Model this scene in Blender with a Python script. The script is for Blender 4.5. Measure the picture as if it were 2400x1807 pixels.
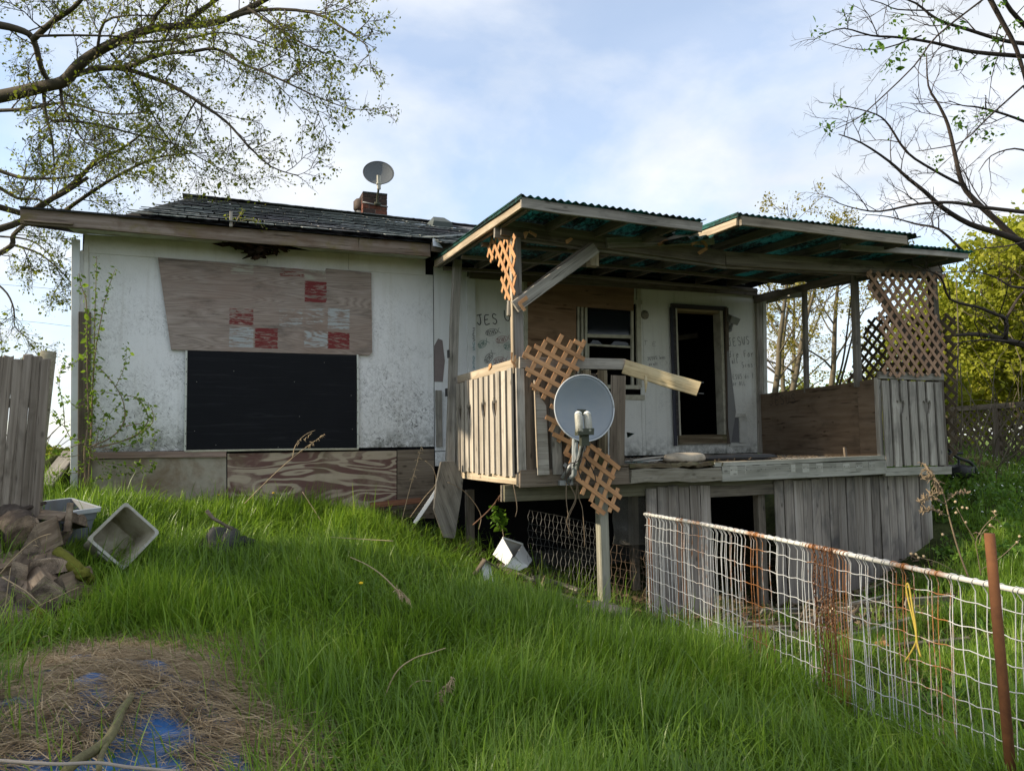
import bpy, math, random
import numpy as np
from mathutils import Vector, Matrix
random.seed(11); rng = np.random.default_rng(11)
for o in list(bpy.data.objects): bpy.data.objects.remove(o)
SC = bpy.context.scene; COL = SC.collection
R = math.radians

# ------------------------------------------------------------------ camera
CAM = Vector((0, 0, 1.6)); YAW, PITCH, ROLL = R(21.15), R(4.356), R(-.859); FPX = 1745.0
fw = Vector((math.sin(YAW)*math.cos(PITCH), math.cos(YAW)*math.cos(PITCH), math.sin(PITCH)))
rt = Vector((math.cos(YAW), -math.sin(YAW), 0)); up = rt.cross(fw)
rt, up = rt*math.cos(ROLL)+up*math.sin(ROLL), up*math.cos(ROLL)-rt*math.sin(ROLL)
cd = bpy.data.cameras.new('camera'); cam = bpy.data.objects.new('camera', cd); COL.objects.link(cam)
M = Matrix((rt, up, -fw)).transposed().to_4x4(); M.translation = CAM; cam.matrix_world = M
cd.sensor_width = 36; cd.lens = 36*FPX/2400; cd.clip_end = 3000; cd.clip_start = .05
SC.camera = cam
# ------------------------------------------------------------------ sky, sun, exposure
SUN_EL, SUN_AZ = R(26), R(9)          # the sun stands off the left end of the house, a little behind its front wall
to_sun = Vector((-math.cos(SUN_EL)*math.cos(SUN_AZ), math.cos(SUN_EL)*math.sin(SUN_AZ), math.sin(SUN_EL)))
w = bpy.data.worlds.new('World'); SC.world = w; w.use_nodes = True
nt = w.node_tree; nt.nodes.clear()
def wn(t, **k):
    n = nt.nodes.new(t)
    for a, b in k.items(): setattr(n, a, b)
    return n
out = wn('ShaderNodeOutputWorld'); mixs = wn('ShaderNodeMixShader')
sky = wn('ShaderNodeTexSky', sky_type='NISHITA', sun_disc=False, sun_elevation=SUN_EL, sun_rotation=math.atan2(to_sun.x, to_sun.y))
sky.air_density = 1.0; sky.dust_density = .6; sky.ozone_density = 2.0
b1 = wn('ShaderNodeBackground'); b1.inputs[1].default_value = .12
b2 = wn('ShaderNodeBackground'); b2.inputs[1].default_value = .48
tc = wn('ShaderNodeTexCoord'); sep = wn('ShaderNodeSeparateXYZ')
nt.links.new(tc.outputs['Generated'], sep.inputs[0])
ad = wn('ShaderNodeMath', operation='ADD'); ad.inputs[1].default_value = .22
mx = wn('ShaderNodeMath', operation='MAXIMUM'); mx.inputs[1].default_value = .08
nt.links.new(sep.outputs[2], ad.inputs[0]); nt.links.new(ad.outputs[0], mx.inputs[0])
dx = wn('ShaderNodeMath', operation='DIVIDE'); dy = wn('ShaderNodeMath', operation='DIVIDE')
nt.links.new(sep.outputs[0], dx.inputs[0]); nt.links.new(mx.outputs[0], dx.inputs[1])
nt.links.new(sep.outputs[1], dy.inputs[0]); nt.links.new(mx.outputs[0], dy.inputs[1])
cb = wn('ShaderNodeCombineXYZ'); nt.links.new(dx.outputs[0], cb.inputs[0]); nt.links.new(dy.outputs[0], cb.inputs[1])
def wnoise(scale, detail, rough, off):
    mp = wn('ShaderNodeMapping'); mp.inputs['Location'].default_value = off
    nt.links.new(cb.outputs[0], mp.inputs[0])
    n = wn('ShaderNodeTexNoise'); n.inputs['Scale'].default_value = scale; n.inputs['Detail'].default_value = detail
    n.inputs['Roughness'].default_value = rough; n.inputs['Distortion'].default_value = .35
    nt.links.new(mp.outputs[0], n.inputs['Vector']); return n
n1 = wnoise(1.25, 8, .55, (3.7, 1.2, 0)); n2 = wnoise(2.6, 6, .5, (9.1, 4.3, 2.0))
r1 = wn('ShaderNodeValToRGB'); r1.color_ramp.elements[0].position = .38; r1.color_ramp.elements[1].position = .60
r1.color_ramp.elements[0].color = (.36, .36, .36, 1)
nt.links.new(n1.outputs[0], r1.inputs[0])
r2 = wn('ShaderNodeValToRGB'); r2.color_ramp.elements[0].position = .3; r2.color_ramp.elements[1].position = .72
r2.color_ramp.elements[0].color = (.68, .74, .82, 1); r2.color_ramp.elements[1].color = (.97, .98, 1.0, 1)
nt.links.new(n2.outputs[0], r2.inputs[0]); nt.links.new(r2.outputs[0], b2.inputs[0])
nt.links.new(sky.outputs[0], b1.inputs[0]); nt.links.new(r1.outputs[0], mixs.inputs[0])
nt.links.new(b1.outputs[0], mixs.inputs[1]); nt.links.new(b2.outputs[0], mixs.inputs[2]); nt.links.new(mixs.outputs[0], out.inputs[0])
sd = bpy.data.lights.new('sun', 'SUN'); so = bpy.data.objects.new('sun', sd); COL.objects.link(so)
sd.energy = 2.9; sd.angle = R(1.2); sd.color = (1, .86, .66)
so.rotation_euler = (-to_sun).to_track_quat('-Z', 'Y').to_euler(); so.location = to_sun*60
SC.view_settings.view_transform = 'Standard'; SC.view_settings.look = 'None'; SC.view_settings.gamma = 1
SC.view_settings.exposure = 1.3
try: SC.view_settings.use_curve_mapping = False
except Exception: pass

# ------------------------------------------------------------------ survey: a sight line (photo pixels) met with a real plane of the place
def sight(x, y): return rt*((x-1200)/FPX) - up*((y-903.5)/FPX) + fw
def sY(x, y, Y): d = sight(x, y); return CAM + d*(Y/d.y)
def sX(x, y, X): d = sight(x, y); return CAM + d*(X/d.x)
def sZ(x, y, Z): d = sight(x, y); return CAM + d*((Z-1.6)/d.z)
def sD(x, y, D): return CAM + sight(x, y)*D

# ------------------------------------------------------------------ helpers
def prop(o, label=None, cat=None, group=None, kind=None):
    if label: o['label'] = label
    if cat: o['category'] = cat
    if group: o['group'] = group
    if kind: o['kind'] = kind
    return o
def link(o, parent=None):
    COL.objects.link(o)
    if parent is not None:
        o.parent = parent
        o.matrix_parent_inverse = PW[parent.name].inverted()
    return o
PW = {}
def thing(name, label, cat, loc=(0, 0, 0), group=None):
    o = bpy.data.objects.new(name, None); COL.objects.link(o); o.location = loc; o.empty_display_size = .1
    PW[o.name] = Matrix.Translation(Vector(loc)); return prop(o, label, cat, group)
def mesh(name, V, F, mat, parent=None, smooth=False, mw=None):
    m = bpy.data.meshes.new(name)
    m.from_pydata([tuple(v) for v in V], [], F); m.update()
    if smooth: m.polygons.foreach_set('use_smooth', [True]*len(m.polygons))
    if mat: m.materials.append(mat)
    o = bpy.data.objects.new(name, m); link(o, parent)
    if mw is not None: o.matrix_basis = mw
    PW[o.name] = mw.copy() if mw is not None else Matrix()
    return o
def inst(name, me, mw, parent=None):
    o = bpy.data.objects.new(name, me); link(o, parent); o.matrix_basis = mw; PW[o.name] = mw.copy(); return o
def npmesh(name, V, F, mat, parent=None, smooth=False, nper=4):
    """big meshes: V (n,3) array, F (m,nper) array"""
    m = bpy.data.meshes.new(name); V = np.asarray(V, np.float32); F = np.asarray(F, np.int32)
    m.vertices.add(len(V)); m.vertices.foreach_set('co', V.ravel())
    m.loops.add(F.size); m.loops.foreach_set('vertex_index', F.ravel())
    m.polygons.add(len(F)); m.polygons.foreach_set('loop_start', np.arange(0, F.size, nper, dtype=np.int32))
    m.polygons.foreach_set('loop_total', np.full(len(F), nper, np.int32))
    m.update(calc_edges=True); m.validate()
    if smooth: m.polygons.foreach_set('use_smooth', np.ones(len(m.polygons), bool))
    if mat: m.materials.append(mat)
    o = bpy.data.objects.new(name, m); link(o, parent); PW[o.name] = Matrix(); return o
def frame(a, b, wide):
    """matrix with local x from a to b, y near 'wide'"""
    a = Vector(a); b = Vector(b); x = (b-a).normalized(); wv = Vector(wide); z = x.cross(wv).normalized(); y = z.cross(x)
    m = Matrix((x, y, z)).transposed().to_4x4(); m.translation = (a+b)/2; return m, (b-a).length
def plank_mesh(L, w, t, ch=.004, n=2, warp=.004, rag=.0, seed=None):
    rr = random.Random(seed if seed is not None else random.random())
    V = []; F = []
    for i in range(n+1):
        x = -L/2+L*i/n; oy = rr.uniform(-1, 1)*warp; oz = rr.uniform(-1, 1)*warp
        for (y, z) in ((-w/2+ch, -t/2), (w/2-ch, -t/2), (w/2, -t/2+ch), (w/2, t/2-ch), (w/2-ch, t/2), (-w/2+ch, t/2), (-w/2, t/2-ch), (-w/2, -t/2+ch)):
            xx = x + (rr.uniform(-rag, rag) if i in (0, n) else 0)
            V.append((xx, y+oy, z+oz))
    for i in range(n):
        for k in range(8):
            a = i*8+k; b = i*8+(k+1) % 8; F.append((a, b, b+8, a+8))
    F.append(tuple(range(7, -1, -1))); F.append(tuple(range(n*8, n*8+8)))
    return V, F
def plank(name, a, b, w, t, mat, parent=None, wide=(0, 0, 1), ch=.004, n=2, warp=.004, rag=.004):
    mw, L = frame(a, b, wide)
    ch = min(ch, w*.3, t*.3)
    V, F = plank_mesh(L, w, t, ch, n, warp, rag)
    return mesh(name, V, F, mat, parent, False, mw)
def slab(name, poly, t, mat, parent=None, origin=None, ux=(1, 0, 0), uy=(0, 0, 1), jag=0):
    """flat piece: polygon (u,v) extruded by t along ux x uy; local x = ux"""
    ux = Vector(ux).normalized(); uy = Vector(uy).normalized(); uz = ux.cross(uy).normalized()
    mw = Matrix((ux, uy, uz)).transposed().to_4x4(); mw.translation = Vector(origin or (0, 0, 0))
    n = len(poly); V = [(p[0], p[1], -t/2) for p in poly]+[(p[0], p[1], t/2) for p in poly]
    F = [tuple(range(n-1, -1, -1)), tuple(range(n, 2*n))]+[(i, (i+1) % n, (i+1) % n+n, i+n) for i in range(n)]
    return mesh(name, V, F, mat, parent, False, mw)
def quadslab(name, pts, t, mat, parent=None):
    """board given by its 3-D corner points (planar), thickness t"""
    P = [Vector(p) for p in pts]; c = sum(P, Vector())/len(P)
    ux = (P[1]-P[0]).normalized(); nz = Vector()
    for i in range(len(P)): nz += (P[i]-c).cross(P[(i+1) % len(P)]-c)
    nz.normalize(); uy = nz.cross(ux)
    return slab(name, [((p-c).dot(ux), (p-c).dot(uy)) for p in P], t, mat, parent, c, ux, uy)
def tube_np(pts, rad, sides=6, V=None, F=None):
    """append a tube along pts to lists V,F"""
    P = [Vector(p) for p in pts]; n = len(P)
    if not hasattr(rad, '__len__'): rad = [rad]*n
    base = len(V); ref = Vector((.31, .47, .83))
    for i in range(n):
        t = (P[min(i+1, n-1)]-P[max(i-1, 0)])
        if t.length < 1e-7: t = Vector((0, 0, 1))
        t.normalize(); s = t.cross(ref)
        if s.length < .05: s = t.cross(Vector((1, 0, 0)))
        s.normalize(); q = t.cross(s)
        for k in range(sides):
            a = 2*math.pi*k/sides; V.append(tuple(P[i]+(s*math.cos(a)+q*math.sin(a))*rad[i]))
    for i in range(n-1):
        for k in range(sides):
            a = base+i*sides+k; b = base+i*sides+(k+1) % sides; F.append((a, b, b+sides, a+sides))
    F.append(tuple(base+k for k in range(sides-1, -1, -1))); F.append(tuple(base+(n-1)*sides+k for k in range(sides)))
def tube(name, pts, rad, mat, parent=None, sides=6, smooth=True):
    V = []; F = []; tube_np(pts, rad, sides, V, F); return mesh(name, V, F, mat, parent, smooth)
def boxvf(V, F, lo, hi):
    b = len(V); (x0, y0, z0), (x1, y1, z1) = lo, hi
    V += [(x0, y0, z0), (x1, y0, z0), (x1, y1, z0), (x0, y1, z0), (x0, y0, z1), (x1, y0, z1), (x1, y1, z1), (x0, y1, z1)]
    F += [tuple(b+i for i in f) for f in ((3, 2, 1, 0), (4, 5, 6, 7), (0, 1, 5, 4), (1, 2, 6, 5), (2, 3, 7, 6), (3, 0, 4, 7))]
def box(name, lo, hi, mat, parent=None):
    V = []; F = []; c = [(a+b)/2 for a, b in zip(lo, hi)]
    boxvf(V, F, [a-b for a, b in zip(lo, c)], [a-b for a, b in zip(hi, c)])
    return mesh(name, V, F, mat, parent, False, Matrix.Translation(c))
def smoothpath(pts, k=4):
    P = [Vector(p) for p in pts]; out = []
    for i in range(len(P)-1):
        p0 = P[max(i-1, 0)]; p1 = P[i]; p2 = P[i+1]; p3 = P[min(i+2, len(P)-1)]
        for j in range(k):
            t = j/k; out.append(.5*((2*p1)+(p2-p0)*t+(2*p0-5*p1+4*p2-p3)*t*t+(3*p1-p0-3*p2+p3)*t**3))
    out.append(P[-1]); return out

# ------------------------------------------------------------------ materials
def newmat(name):
    m = bpy.data.materials.new(name); m.use_nodes = True; t = m.node_tree
    return m, t, t.nodes['Principled BSDF']
class G:
    """tiny node graph helper"""
    def __init__(s, t): s.t = t
    def n(s, typ, ins=None, **k):
        x = s.t.nodes.new(typ)
        for a, b in k.items(): setattr(x, a, b)
        for a, b in (ins or {}).items():
            if isinstance(b, bpy.types.NodeSocket): s.t.links.new(b, x.inputs[a])
            else: x.inputs[a].default_value = b
        return x
    def coord(s, rnd=40.0, which='Object'):
        tc = s.n('ShaderNodeTexCoord'); v = tc.outputs[which]
        if rnd:
            oi = s.n('ShaderNodeObjectInfo'); mu = s.n('ShaderNodeMath', {0: oi.outputs['Random'], 1: rnd}, operation='MULTIPLY')
            v = s.n('ShaderNodeVectorMath', {0: v, 1: mu.outputs[0]}, operation='ADD').outputs[0]
        return v
    def noise(s, v, scale=1., stretch=(1, 1, 1), detail=4, rough=.55, dist=0., off=(0, 0, 0), rot=(0, 0, 0)):
        if any(rot): v = s.n('ShaderNodeMapping', {'Vector': v, 'Rotation': rot}).outputs[0]
        mp = s.n('ShaderNodeMapping', {'Vector': v, 'Scale': stretch, 'Location': off})
        return s.n('ShaderNodeTexNoise', {'Vector': mp.outputs[0], 'Scale': scale, 'Detail': detail, 'Roughness': rough, 'Distortion': dist}).outputs[0]
    def ramp(s, f, stops):
        r = s.n('ShaderNodeValToRGB', {0: f}); e = r.color_ramp.elements
        while len(e) < len(stops): e.new(.5)
        for x, (p, c) in zip(e, stops):
            x.position = p; x.color = (c, c, c, 1) if not hasattr(c, '__len__') else (*c[:3], 1)
        return r.outputs[0]
    def mix(s, f, a, b, mode='MIX'):
        m = s.n('ShaderNodeMix', data_type='RGBA', blend_type=mode, clamp_factor=True)
        for ix, val in ((0, f), (6, a), (7, b)):
            sock = m.inputs[ix]
            if isinstance(val, bpy.types.NodeSocket): s.t.links.new(val, sock)
            elif hasattr(val, '__len__'): sock.default_value = (*val[:3], 1)
            else: sock.default_value = val if ix == 0 else (val, val, val, 1)
        return m.outputs[2]
    def math(s, op, a, b=0.):
        return s.n('ShaderNodeMath', {0: a, 1: b}, operation=op).outputs[0]
    def bump(s, h, st=.3, d=.01):
        return s.n('ShaderNodeBump', {'Height': h, 'Strength': st, 'Distance': d}).outputs[0]
    def val(s, lo=.8, hi=1.15):
        oi = s.n('ShaderNodeObjectInfo'); return s.n('ShaderNodeMapRange', {0: oi.outputs['Random'], 3: lo, 4: hi}).outputs[0]
def wood(name, dark, mid, light, stain=(.05, .045, .04), amt=.6, grain=26., rough=.9, vlo=.82, vhi=1.15, moss=None, knots=True):
    m, t, b = newmat(name); g = G(t); v = g.coord(30)
    fine = g.noise(v, 1, (1.3, grain*2.2, grain*2.2), 6, .6, .4)
    broad = g.noise(v, 1, (.5, grain*.35, grain*.35), 4, .5, 1.2)
    f = g.mix(.5, fine, broad)
    col = g.ramp(f, [(.3, dark), (.5, mid), (.68, light)])
    blot = g.noise(v, 2.2, (.8, 1.6, 1.6), 5, .6, .8, (7, 3, 1))
    st = g.math('MULTIPLY', g.ramp(blot, [(.5, 0.), (.72, 1.)]), amt)
    col = g.mix(st, col, stain)
    crack = g.ramp(g.noise(v, 1, (2.2, grain*3.2, grain*3.2), 3, .5, .2, (3, 9, 2)), [(.63, 0.), (.68, 1.)])
    col = g.mix(g.math('MULTIPLY', crack, .7), col, [c*.35 for c in dark])
    if knots:
        vo = g.n('ShaderNodeTexVoronoi', {'Vector': g.n('ShaderNodeMapping', {'Vector': v, 'Scale': (3.2, 7, 7)}).outputs[0], 'Scale': 1.}, feature='F1')
        kn = g.ramp(vo.outputs['Distance'], [(.05, 1.), (.13, 0.)])
        col = g.mix(g.math('MULTIPLY', kn, .75), col, [c*.5 for c in dark])
    if moss:
        mo = g.ramp(g.noise(v, 3, (1, 1, 1), 6, .65, .3, (1, 5, 8)), [(.52, 0.), (.66, 1.)])
        col = g.mix(g.math('MULTIPLY', mo, .7), col, moss)
    col = g.mix(1., col, g.val(vlo, vhi), 'MULTIPLY')
    t.links.new(col, b.inputs['Base Color']); b.inputs['Roughness'].default_value = rough
    b.inputs['Specular IOR Level'].default_value = .2
    t.links.new(g.bump(g.mix(.5, fine, g.math('SUBTRACT', 1., crack)), .5, .006), b.inputs['Normal'])
    return m
def plain(name, col, rough=.6, metal=0., var=.12, nscale=8., dirt=None, damt=.5, dscale=3., bump=.05, spec=.3):
    m, t, b = newmat(name); g = G(t); v = g.coord(20)
    n = g.noise(v, nscale, (1, 1, 1), 5, .6)
    c = g.mix(n, [x*(1-var) for x in col], [min(1, x*(1+var)) for x in col])
    if dirt:
        d = g.ramp(g.noise(v, dscale, (1, 1, 1), 6, .65, .3, (4, 4, 4)), [(.45, 0.), (.7, 1.)])
        c = g.mix(g.math('MULTIPLY', d, damt), c, dirt)
    t.links.new(c, b.inputs['Base Color']); b.inputs['Roughness'].default_value = rough; b.inputs['Metallic'].default_value = metal
    b.inputs['Specular IOR Level'].default_value = spec
    if bump: t.links.new(g.bump(n, bump, .01), b.inputs['Normal'])
    return m
def leafmat(name, a, bcol, trans=.45, rough=.45, spec=.35, coordscale=2.2, c3=None):
    m = bpy.data.materials.new(name); m.use_nodes = True; t = m.node_tree; b = t.nodes['Principled BSDF']; g = G(t)
    geo = g.n('ShaderNodeNewGeometry'); v = g.coord(0)
    n = g.noise(v, coordscale, (1, 1, 1), 3, .5)
    f = g.math('ADD', g.math('MULTIPLY', n, .7), g.math('MULTIPLY', geo.outputs['Random Per Island'], .45))
    st = [(.35, a), (.75, bcol)]
    if c3: st.append((.92, c3))
    col = g.ramp(f, st)
    t.links.new(col, b.inputs['Base Color']); b.inputs['Roughness'].default_value = rough; b.inputs['Specular IOR Level'].default_value = spec
    tr = g.n('ShaderNodeBsdfTranslucent', {'Color': g.mix(.5, col, g.mix(1., col, (1.25, 1.25, .7), 'MULTIPLY'))})
    ms = g.n('ShaderNodeMixShader', {0: trans, 1: b.outputs[0], 2: tr.outputs[0]})
    t.links.new(ms.outputs[0], t.nodes['Material Output'].inputs[0]); return m

GREYWOOD = wood('grey_weathered_wood', (.15, .135, .115), (.315, .29, .25), (.46, .43, .375), amt=.55, vlo=.72, vhi=1.2)
WARMWOOD = wood('pale_lit_weathered_wood', (.24, .19, .13), (.44, .36, .26), (.58, .50, .38), stain=(.09, .07, .05), amt=.4)
DARKWOOD = wood('stained_porch_wood', (.08, .068, .055), (.175, .15, .12), (.27, .24, .195), stain=(.03, .027, .024), amt=.6)
BROWNWOOD = wood('brown_weathered_wood', (.075, .055, .04), (.15, .12, .09), (.24, .20, .155), stain=(.035, .028, .02), amt=.6)
FASCIA = wood('faded_fascia_paint', (.10, .075, .055), (.21, .165, .13), (.31, .26, .22), stain=(.10, .055, .025), amt=.85, grain=16, moss=(.16, .13, .04), knots=False)
ROTTEN = wood('rotten_deck_wood', (.03, .022, .015), (.13, .10, .06), (.33, .29, .21), stain=(.02, .015, .01), amt=.9, moss=(.10, .10, .04))
YELLOWWOOD = wood('pale_yellow_board', (.30, .22, .11), (.52, .42, .25), (.63, .54, .37), stain=(.10, .06, .03), amt=.5)
BEAMWOOD = wood('treated_beam_wood', (.11, .10, .06), (.20, .185, .125), (.30, .275, .20), amt=.4)
UNDERWOOD = wood('under_deck_boards', (.12, .10, .085), (.245, .215, .185), (.37, .335, .30), stain=(.06, .058, .06), amt=.7, vlo=.7, vhi=1.2)
PLYBROWN = wood('brown_plywood', (.16, .092, .052), (.25, .155, .093), (.32, .21, .13), stain=(.07, .045, .03), amt=.5, grain=7, vlo=.95, vhi=1.05)
LATTICE = wood('orange_brown_lattice', (.37, .19, .09), (.50, .27, .13), (.60, .35, .185), stain=(.22, .12, .065), amt=.5, grain=30, knots=False, vlo=.9, vhi=1.1)
LATTICE2 = wood('faded_brown_lattice', (.27, .155, .10), (.37, .23, .15), (.46, .30, .205), stain=(.14, .08, .05), amt=.4, grain=30, knots=False, vlo=.9, vhi=1.1)
LATTICE3 = wood('dark_old_lattice', (.08, .06, .04), (.13, .10, .065), (.19, .15, .10), stain=(.05, .04, .03), amt=.4, grain=30, knots=False)
LOGSIDE = wood('split_log_wood', (.05, .036, .026), (.20, .15, .105), (.44, .36, .27), stain=(.03, .023, .018), amt=.6, grain=11, vlo=.55, vhi=1.35)
BLACK = plain('eave_shade_black', (.012, .012, .013), .95, var=.3, spec=.05)
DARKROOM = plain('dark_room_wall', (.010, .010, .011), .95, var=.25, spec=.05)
RUST = plain('rusty_steel', (.17, .072, .03), .85, .25, .35, 14, (.07, .03, .018), .7, 9, .25)
METAL = plain('grey_galvanised_metal', (.30, .31, .31), .55, .5, .15, 10, (.14, .13, .11), .5, 6)
BLACKPL = plain('black_plastic', (.022, .023, .025), .45, 0, .2, 6, (.06, .055, .05), .5)
OFFWHITE = plain('dirty_white_paint', (.62, .62, .57), .7, 0, .08, 6, (.30, .27, .20), .6, 4)
CREAM = plain('cream_frame_paint', (.50, .48, .38), .75, 0, .12, 12, (.20, .17, .12), .6, 7)

# ================================================================== ground
CTRL = np.array([(-1.5, 9.5, 1.03), (.4, 9.5, .80), (2.0, 9.4, .60), (2.6, 8.9, .35), (2.6, 7.8, .18), (3.0, 7.4, .02), (3.7, 7.0, -.25), (5.5, 7, -.36), (7.5, 7, -.22),
 (4, 5, -.22), (5.5, 5, -.32), (3.6, 2.6, -.16), (1.3, 3.5, -.12), (0, 3.8, .02), (-.8, 3.6, .15), (-1.2, 5.5, .32), (-1.3, 7, .47), (-1.5, 6.3, .40), (-.5, 6, .34), (-.6, 7, .48), (1, 6, .25), (2.2, 6, .05), (1, 8, .52), (2, 7.5, .3),
 (0, 0, 0), (-3, 3, .45), (-4, 8, .95), (-2.2, 9.5, 1.06), (9.2, 7.3, .5), (10.5, 8.2, .95), (8.4, 6.5, .12), (7, 5, -.12), (9, 5, .1), (10, 6.5, .5), (12.3, 9.2, 1.05), (15, 12, 1.1), (12, 6, .45),
 (4, 9.6, -.15), (6, 9.6, -.15), (7.8, 9.4, .1), (8.8, 9.4, .75), (10, 12, 1.1), (5, 14, 1.05), (-1, 14, 1.15), (-5, 13, 1.15), (-8, 5, .9), (14, 3, .2), (5, 0, -.25), (9, 1, -.1), (-3, -3, .2), (6, -4, -.3), (20, 16, 1.0), (-10, 18, 1.0), (6, 20, .9)])
def tps_k(d2): return np.where(d2 > 1e-9, .5*d2*np.log(np.maximum(d2, 1e-12)), 0)
_n = len(CTRL); _d = ((CTRL[:, None, :2]-CTRL[None, :, :2])**2).sum(-1)
_A = np.zeros((_n+3, _n+3)); _A[:_n, :_n] = tps_k(_d)+np.eye(_n)*.15; _A[:_n, _n] = 1; _A[:_n, _n+1:] = CTRL[:, :2]; _A[_n, :_n] = 1; _A[_n+1:, :_n] = CTRL[:, :2].T
_w = np.linalg.solve(_A, np.r_[CTRL[:, 2], 0, 0, 0])
def height(x, y):
    x = np.atleast_1d(np.asarray(x, float)); y = np.atleast_1d(np.asarray(y, float))
    cx = np.clip(x, -10, 20); cy = np.clip(y, -4, 20); h = np.empty_like(cx)
    for i in range(0, len(cx), 20000):
        q = np.stack([cx[i:i+20000], cy[i:i+20000]], 1)
        h[i:i+20000] = tps_k(((q[:, None]-CTRL[None, :, :2])**2).sum(-1)) @ _w[:_n] + _w[_n] + q @ _w[_n+1:]
    far = np.clip((np.hypot(x-cx, y-cy))/40, 0, 1)
    h = h*(1-far)+.55*far
    h += .02*np.sin(x*3.1+1)*np.sin(y*2.7)+.012*np.sin(x*7.3)*np.sin(y*6.1+2)
    return h
def hz(x, y): return float(height(x, y)[0])
def soilmat():
    m, t, b = newmat('earth_and_thatch'); g = G(t); v = g.coord(0)
    a = g.noise(v, 3, (1, 1, 1), 8, .65); c = g.noise(v, 40, (1, 1, 1), 4, .7); big = g.noise(v, .35, (1, 1, 1), 3, .5)
    col = g.ramp(g.mix(.5, a, c), [(.35, (.022, .016, .010)), (.5, (.055, .040, .024)), (.66, (.12, .09, .055))])
    gr = g.ramp(a, [(.4, (.02, .04, .008)), (.62, (.06, .10, .02))])
    col = g.mix(g.ramp(big, [(.38, .35), (.6, .9)]), col, gr)
    ps = g.n('ShaderNodeSeparateXYZ', {0: v}); dd = g.ramp(g.math('DIVIDE', ps.outputs[1], 60.), [(.28, 0.), (.6, 1.)])
    col = g.mix(dd, col, (.12, .17, .035))
    t.links.new(col, b.inputs['Base Color']); b.inputs['Roughness'].default_value = 1; b.inputs['Specular IOR Level'].default_value = .1
    t.links.new(g.bump(g.mix(.5, a, c), .8, .04), b.inputs['Normal']); return m
SOIL = soilmat()
def axis(lo, hi, st): 
    mid = np.arange(lo, hi+st/2, st); outw = np.cumsum(np.geomspace(st*2, 180, 16)); return np.r_[(lo-outw)[::-1], mid, hi+outw]
gx = axis(-6, 16, .16); gy = axis(-3, 18, .16); GX, GY = np.meshgrid(gx, gy)
GZ = height(GX.ravel(), GY.ravel()); nx, ny = len(gx), len(gy)
ii = np.arange((ny-1)*nx).reshape(ny-1, nx)[:, :-1].ravel()
ground = npmesh('ground', np.stack([GX.ravel(), GY.ravel(), GZ], 1), np.stack([ii, ii+1, ii+nx+1, ii+nx], 1), SOIL, None, True)
prop(ground, kind='structure')

# ================================================================== house
YF = 9.6
house = thing('abandoned_house', 'abandoned white single-storey house with boarded window and sagging eave', 'house', (3.2, 9.6, 1.0))
def whitewall(name, base, flake=.8, dirtlow=1.56, dark=(.06, .06, .06), yellow=0.):
    m, t, b = newmat(name); g = G(t); v = g.coord(0, 'Object'); geo = g.n('ShaderNodeNewGeometry')
    P = g.n('ShaderNodeSeparateXYZ', {0: geo.outputs['Position']}).outputs; pv = geo.outputs['Position']
    big = g.noise(pv, 1.6, (1, 1, 1), 5, .6, .5); mask = g.ramp(big, [(.40, .05), (.60, 1.)])
    hgt = g.n('ShaderNodeMapRange', {0: P[2], 1: dirtlow, 2: dirtlow+2.3, 3: 1.25, 4: .15}).outputs[0]
    fl = None
    for k, (rot, off) in enumerate((((0, .5, 0), (1, 2, 3)), ((0, -.7, 0), (5, 1, 2)), ((0, 1.4, 0), (8, 8, 1)), ((0, 2.3, 0), (3, 4, 9)))):
        n = g.ramp(g.noise(pv, 1, (15, 15, 66), 3, .6, .8, off, rot), [(.61, 0.), (.68, 1.)])
        fl = n if fl is None else g.math('MAXIMUM', fl, n)
    mot = g.ramp(g.noise(pv, 26, (1, 1, 1), 5, .7), [(.42, 0.), (.66, 1.)])
    s = g.math('MULTIPLY', g.math('MULTIPLY', fl, g.math('ADD', g.math('MULTIPLY', mask, .85), .12)), g.math('MULTIPLY', hgt, flake))
    s2 = g.math('MULTIPLY', g.math('MULTIPLY', mot, mask), g.math('MULTIPLY', hgt, .62*flake))
    col = g.mix(g.noise(pv, 5, (1, 1, .4), 4, .6), [c*.86 for c in base], base)
    drip = g.ramp(g.noise(pv, 1, (14, 14, .9), 4, .6, .2), [(.52, 0.), (.8, 1.)])
    col = g.mix(g.math('MULTIPLY', drip, .25), col, (.33, .30, .23))
    col = g.mix(s2, col, (.24, .24, .24)); col = g.mix(s, col, dark)
    low = g.n('ShaderNodeMapRange', {0: P[2], 1: dirtlow+.02, 2: dirtlow+.32, 3: 1., 4: 0.}).outputs[0]
    lo = g.math('MULTIPLY', g.math('MULTIPLY', low, g.ramp(g.noise(pv, 9, (1, 1, 1), 6, .7), [(.38, 0.), (.62, 1.)])), .8)
    col = g.mix(lo, col, (.075, .078, .06))
    if yellow:
        top = g.n('ShaderNodeMapRange', {0: P[2], 1: 3.4, 2: 4.0, 3: 0., 4: yellow}).outputs[0]
        col = g.mix(g.math('MULTIPLY', top, g.ramp(big, [(.3, .5), (.6, 1.)])), col, (.42, .40, .28))
    t.links.new(col, b.inputs['Base Color']); b.inputs['Roughness'].default_value = .75; b.inputs['Specular IOR Level'].default_value = .25
    t.links.new(g.bump(g.mix(.5, fl, g.noise(pv, 60, (1, 1, 1), 4, .6)), .28, .006), b.inputs['Normal']); return m
OSB = whitewall('white_painted_chipboard', (.83, .84, .85), 1.0, yellow=.55)
STUCCO = whitewall('white_rough_panel', (.78, .79, .79), .45, 1.2)
PORCHWALL = whitewall('porch_wall_paint', (.77, .77, .71), .35, 1.36, yellow=.3)
SOFFIT = plain('pale_green_soffit', (.45, .46, .36), .8, 0, .1, 5, (.14, .12, .07), .75, 3.5)
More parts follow.
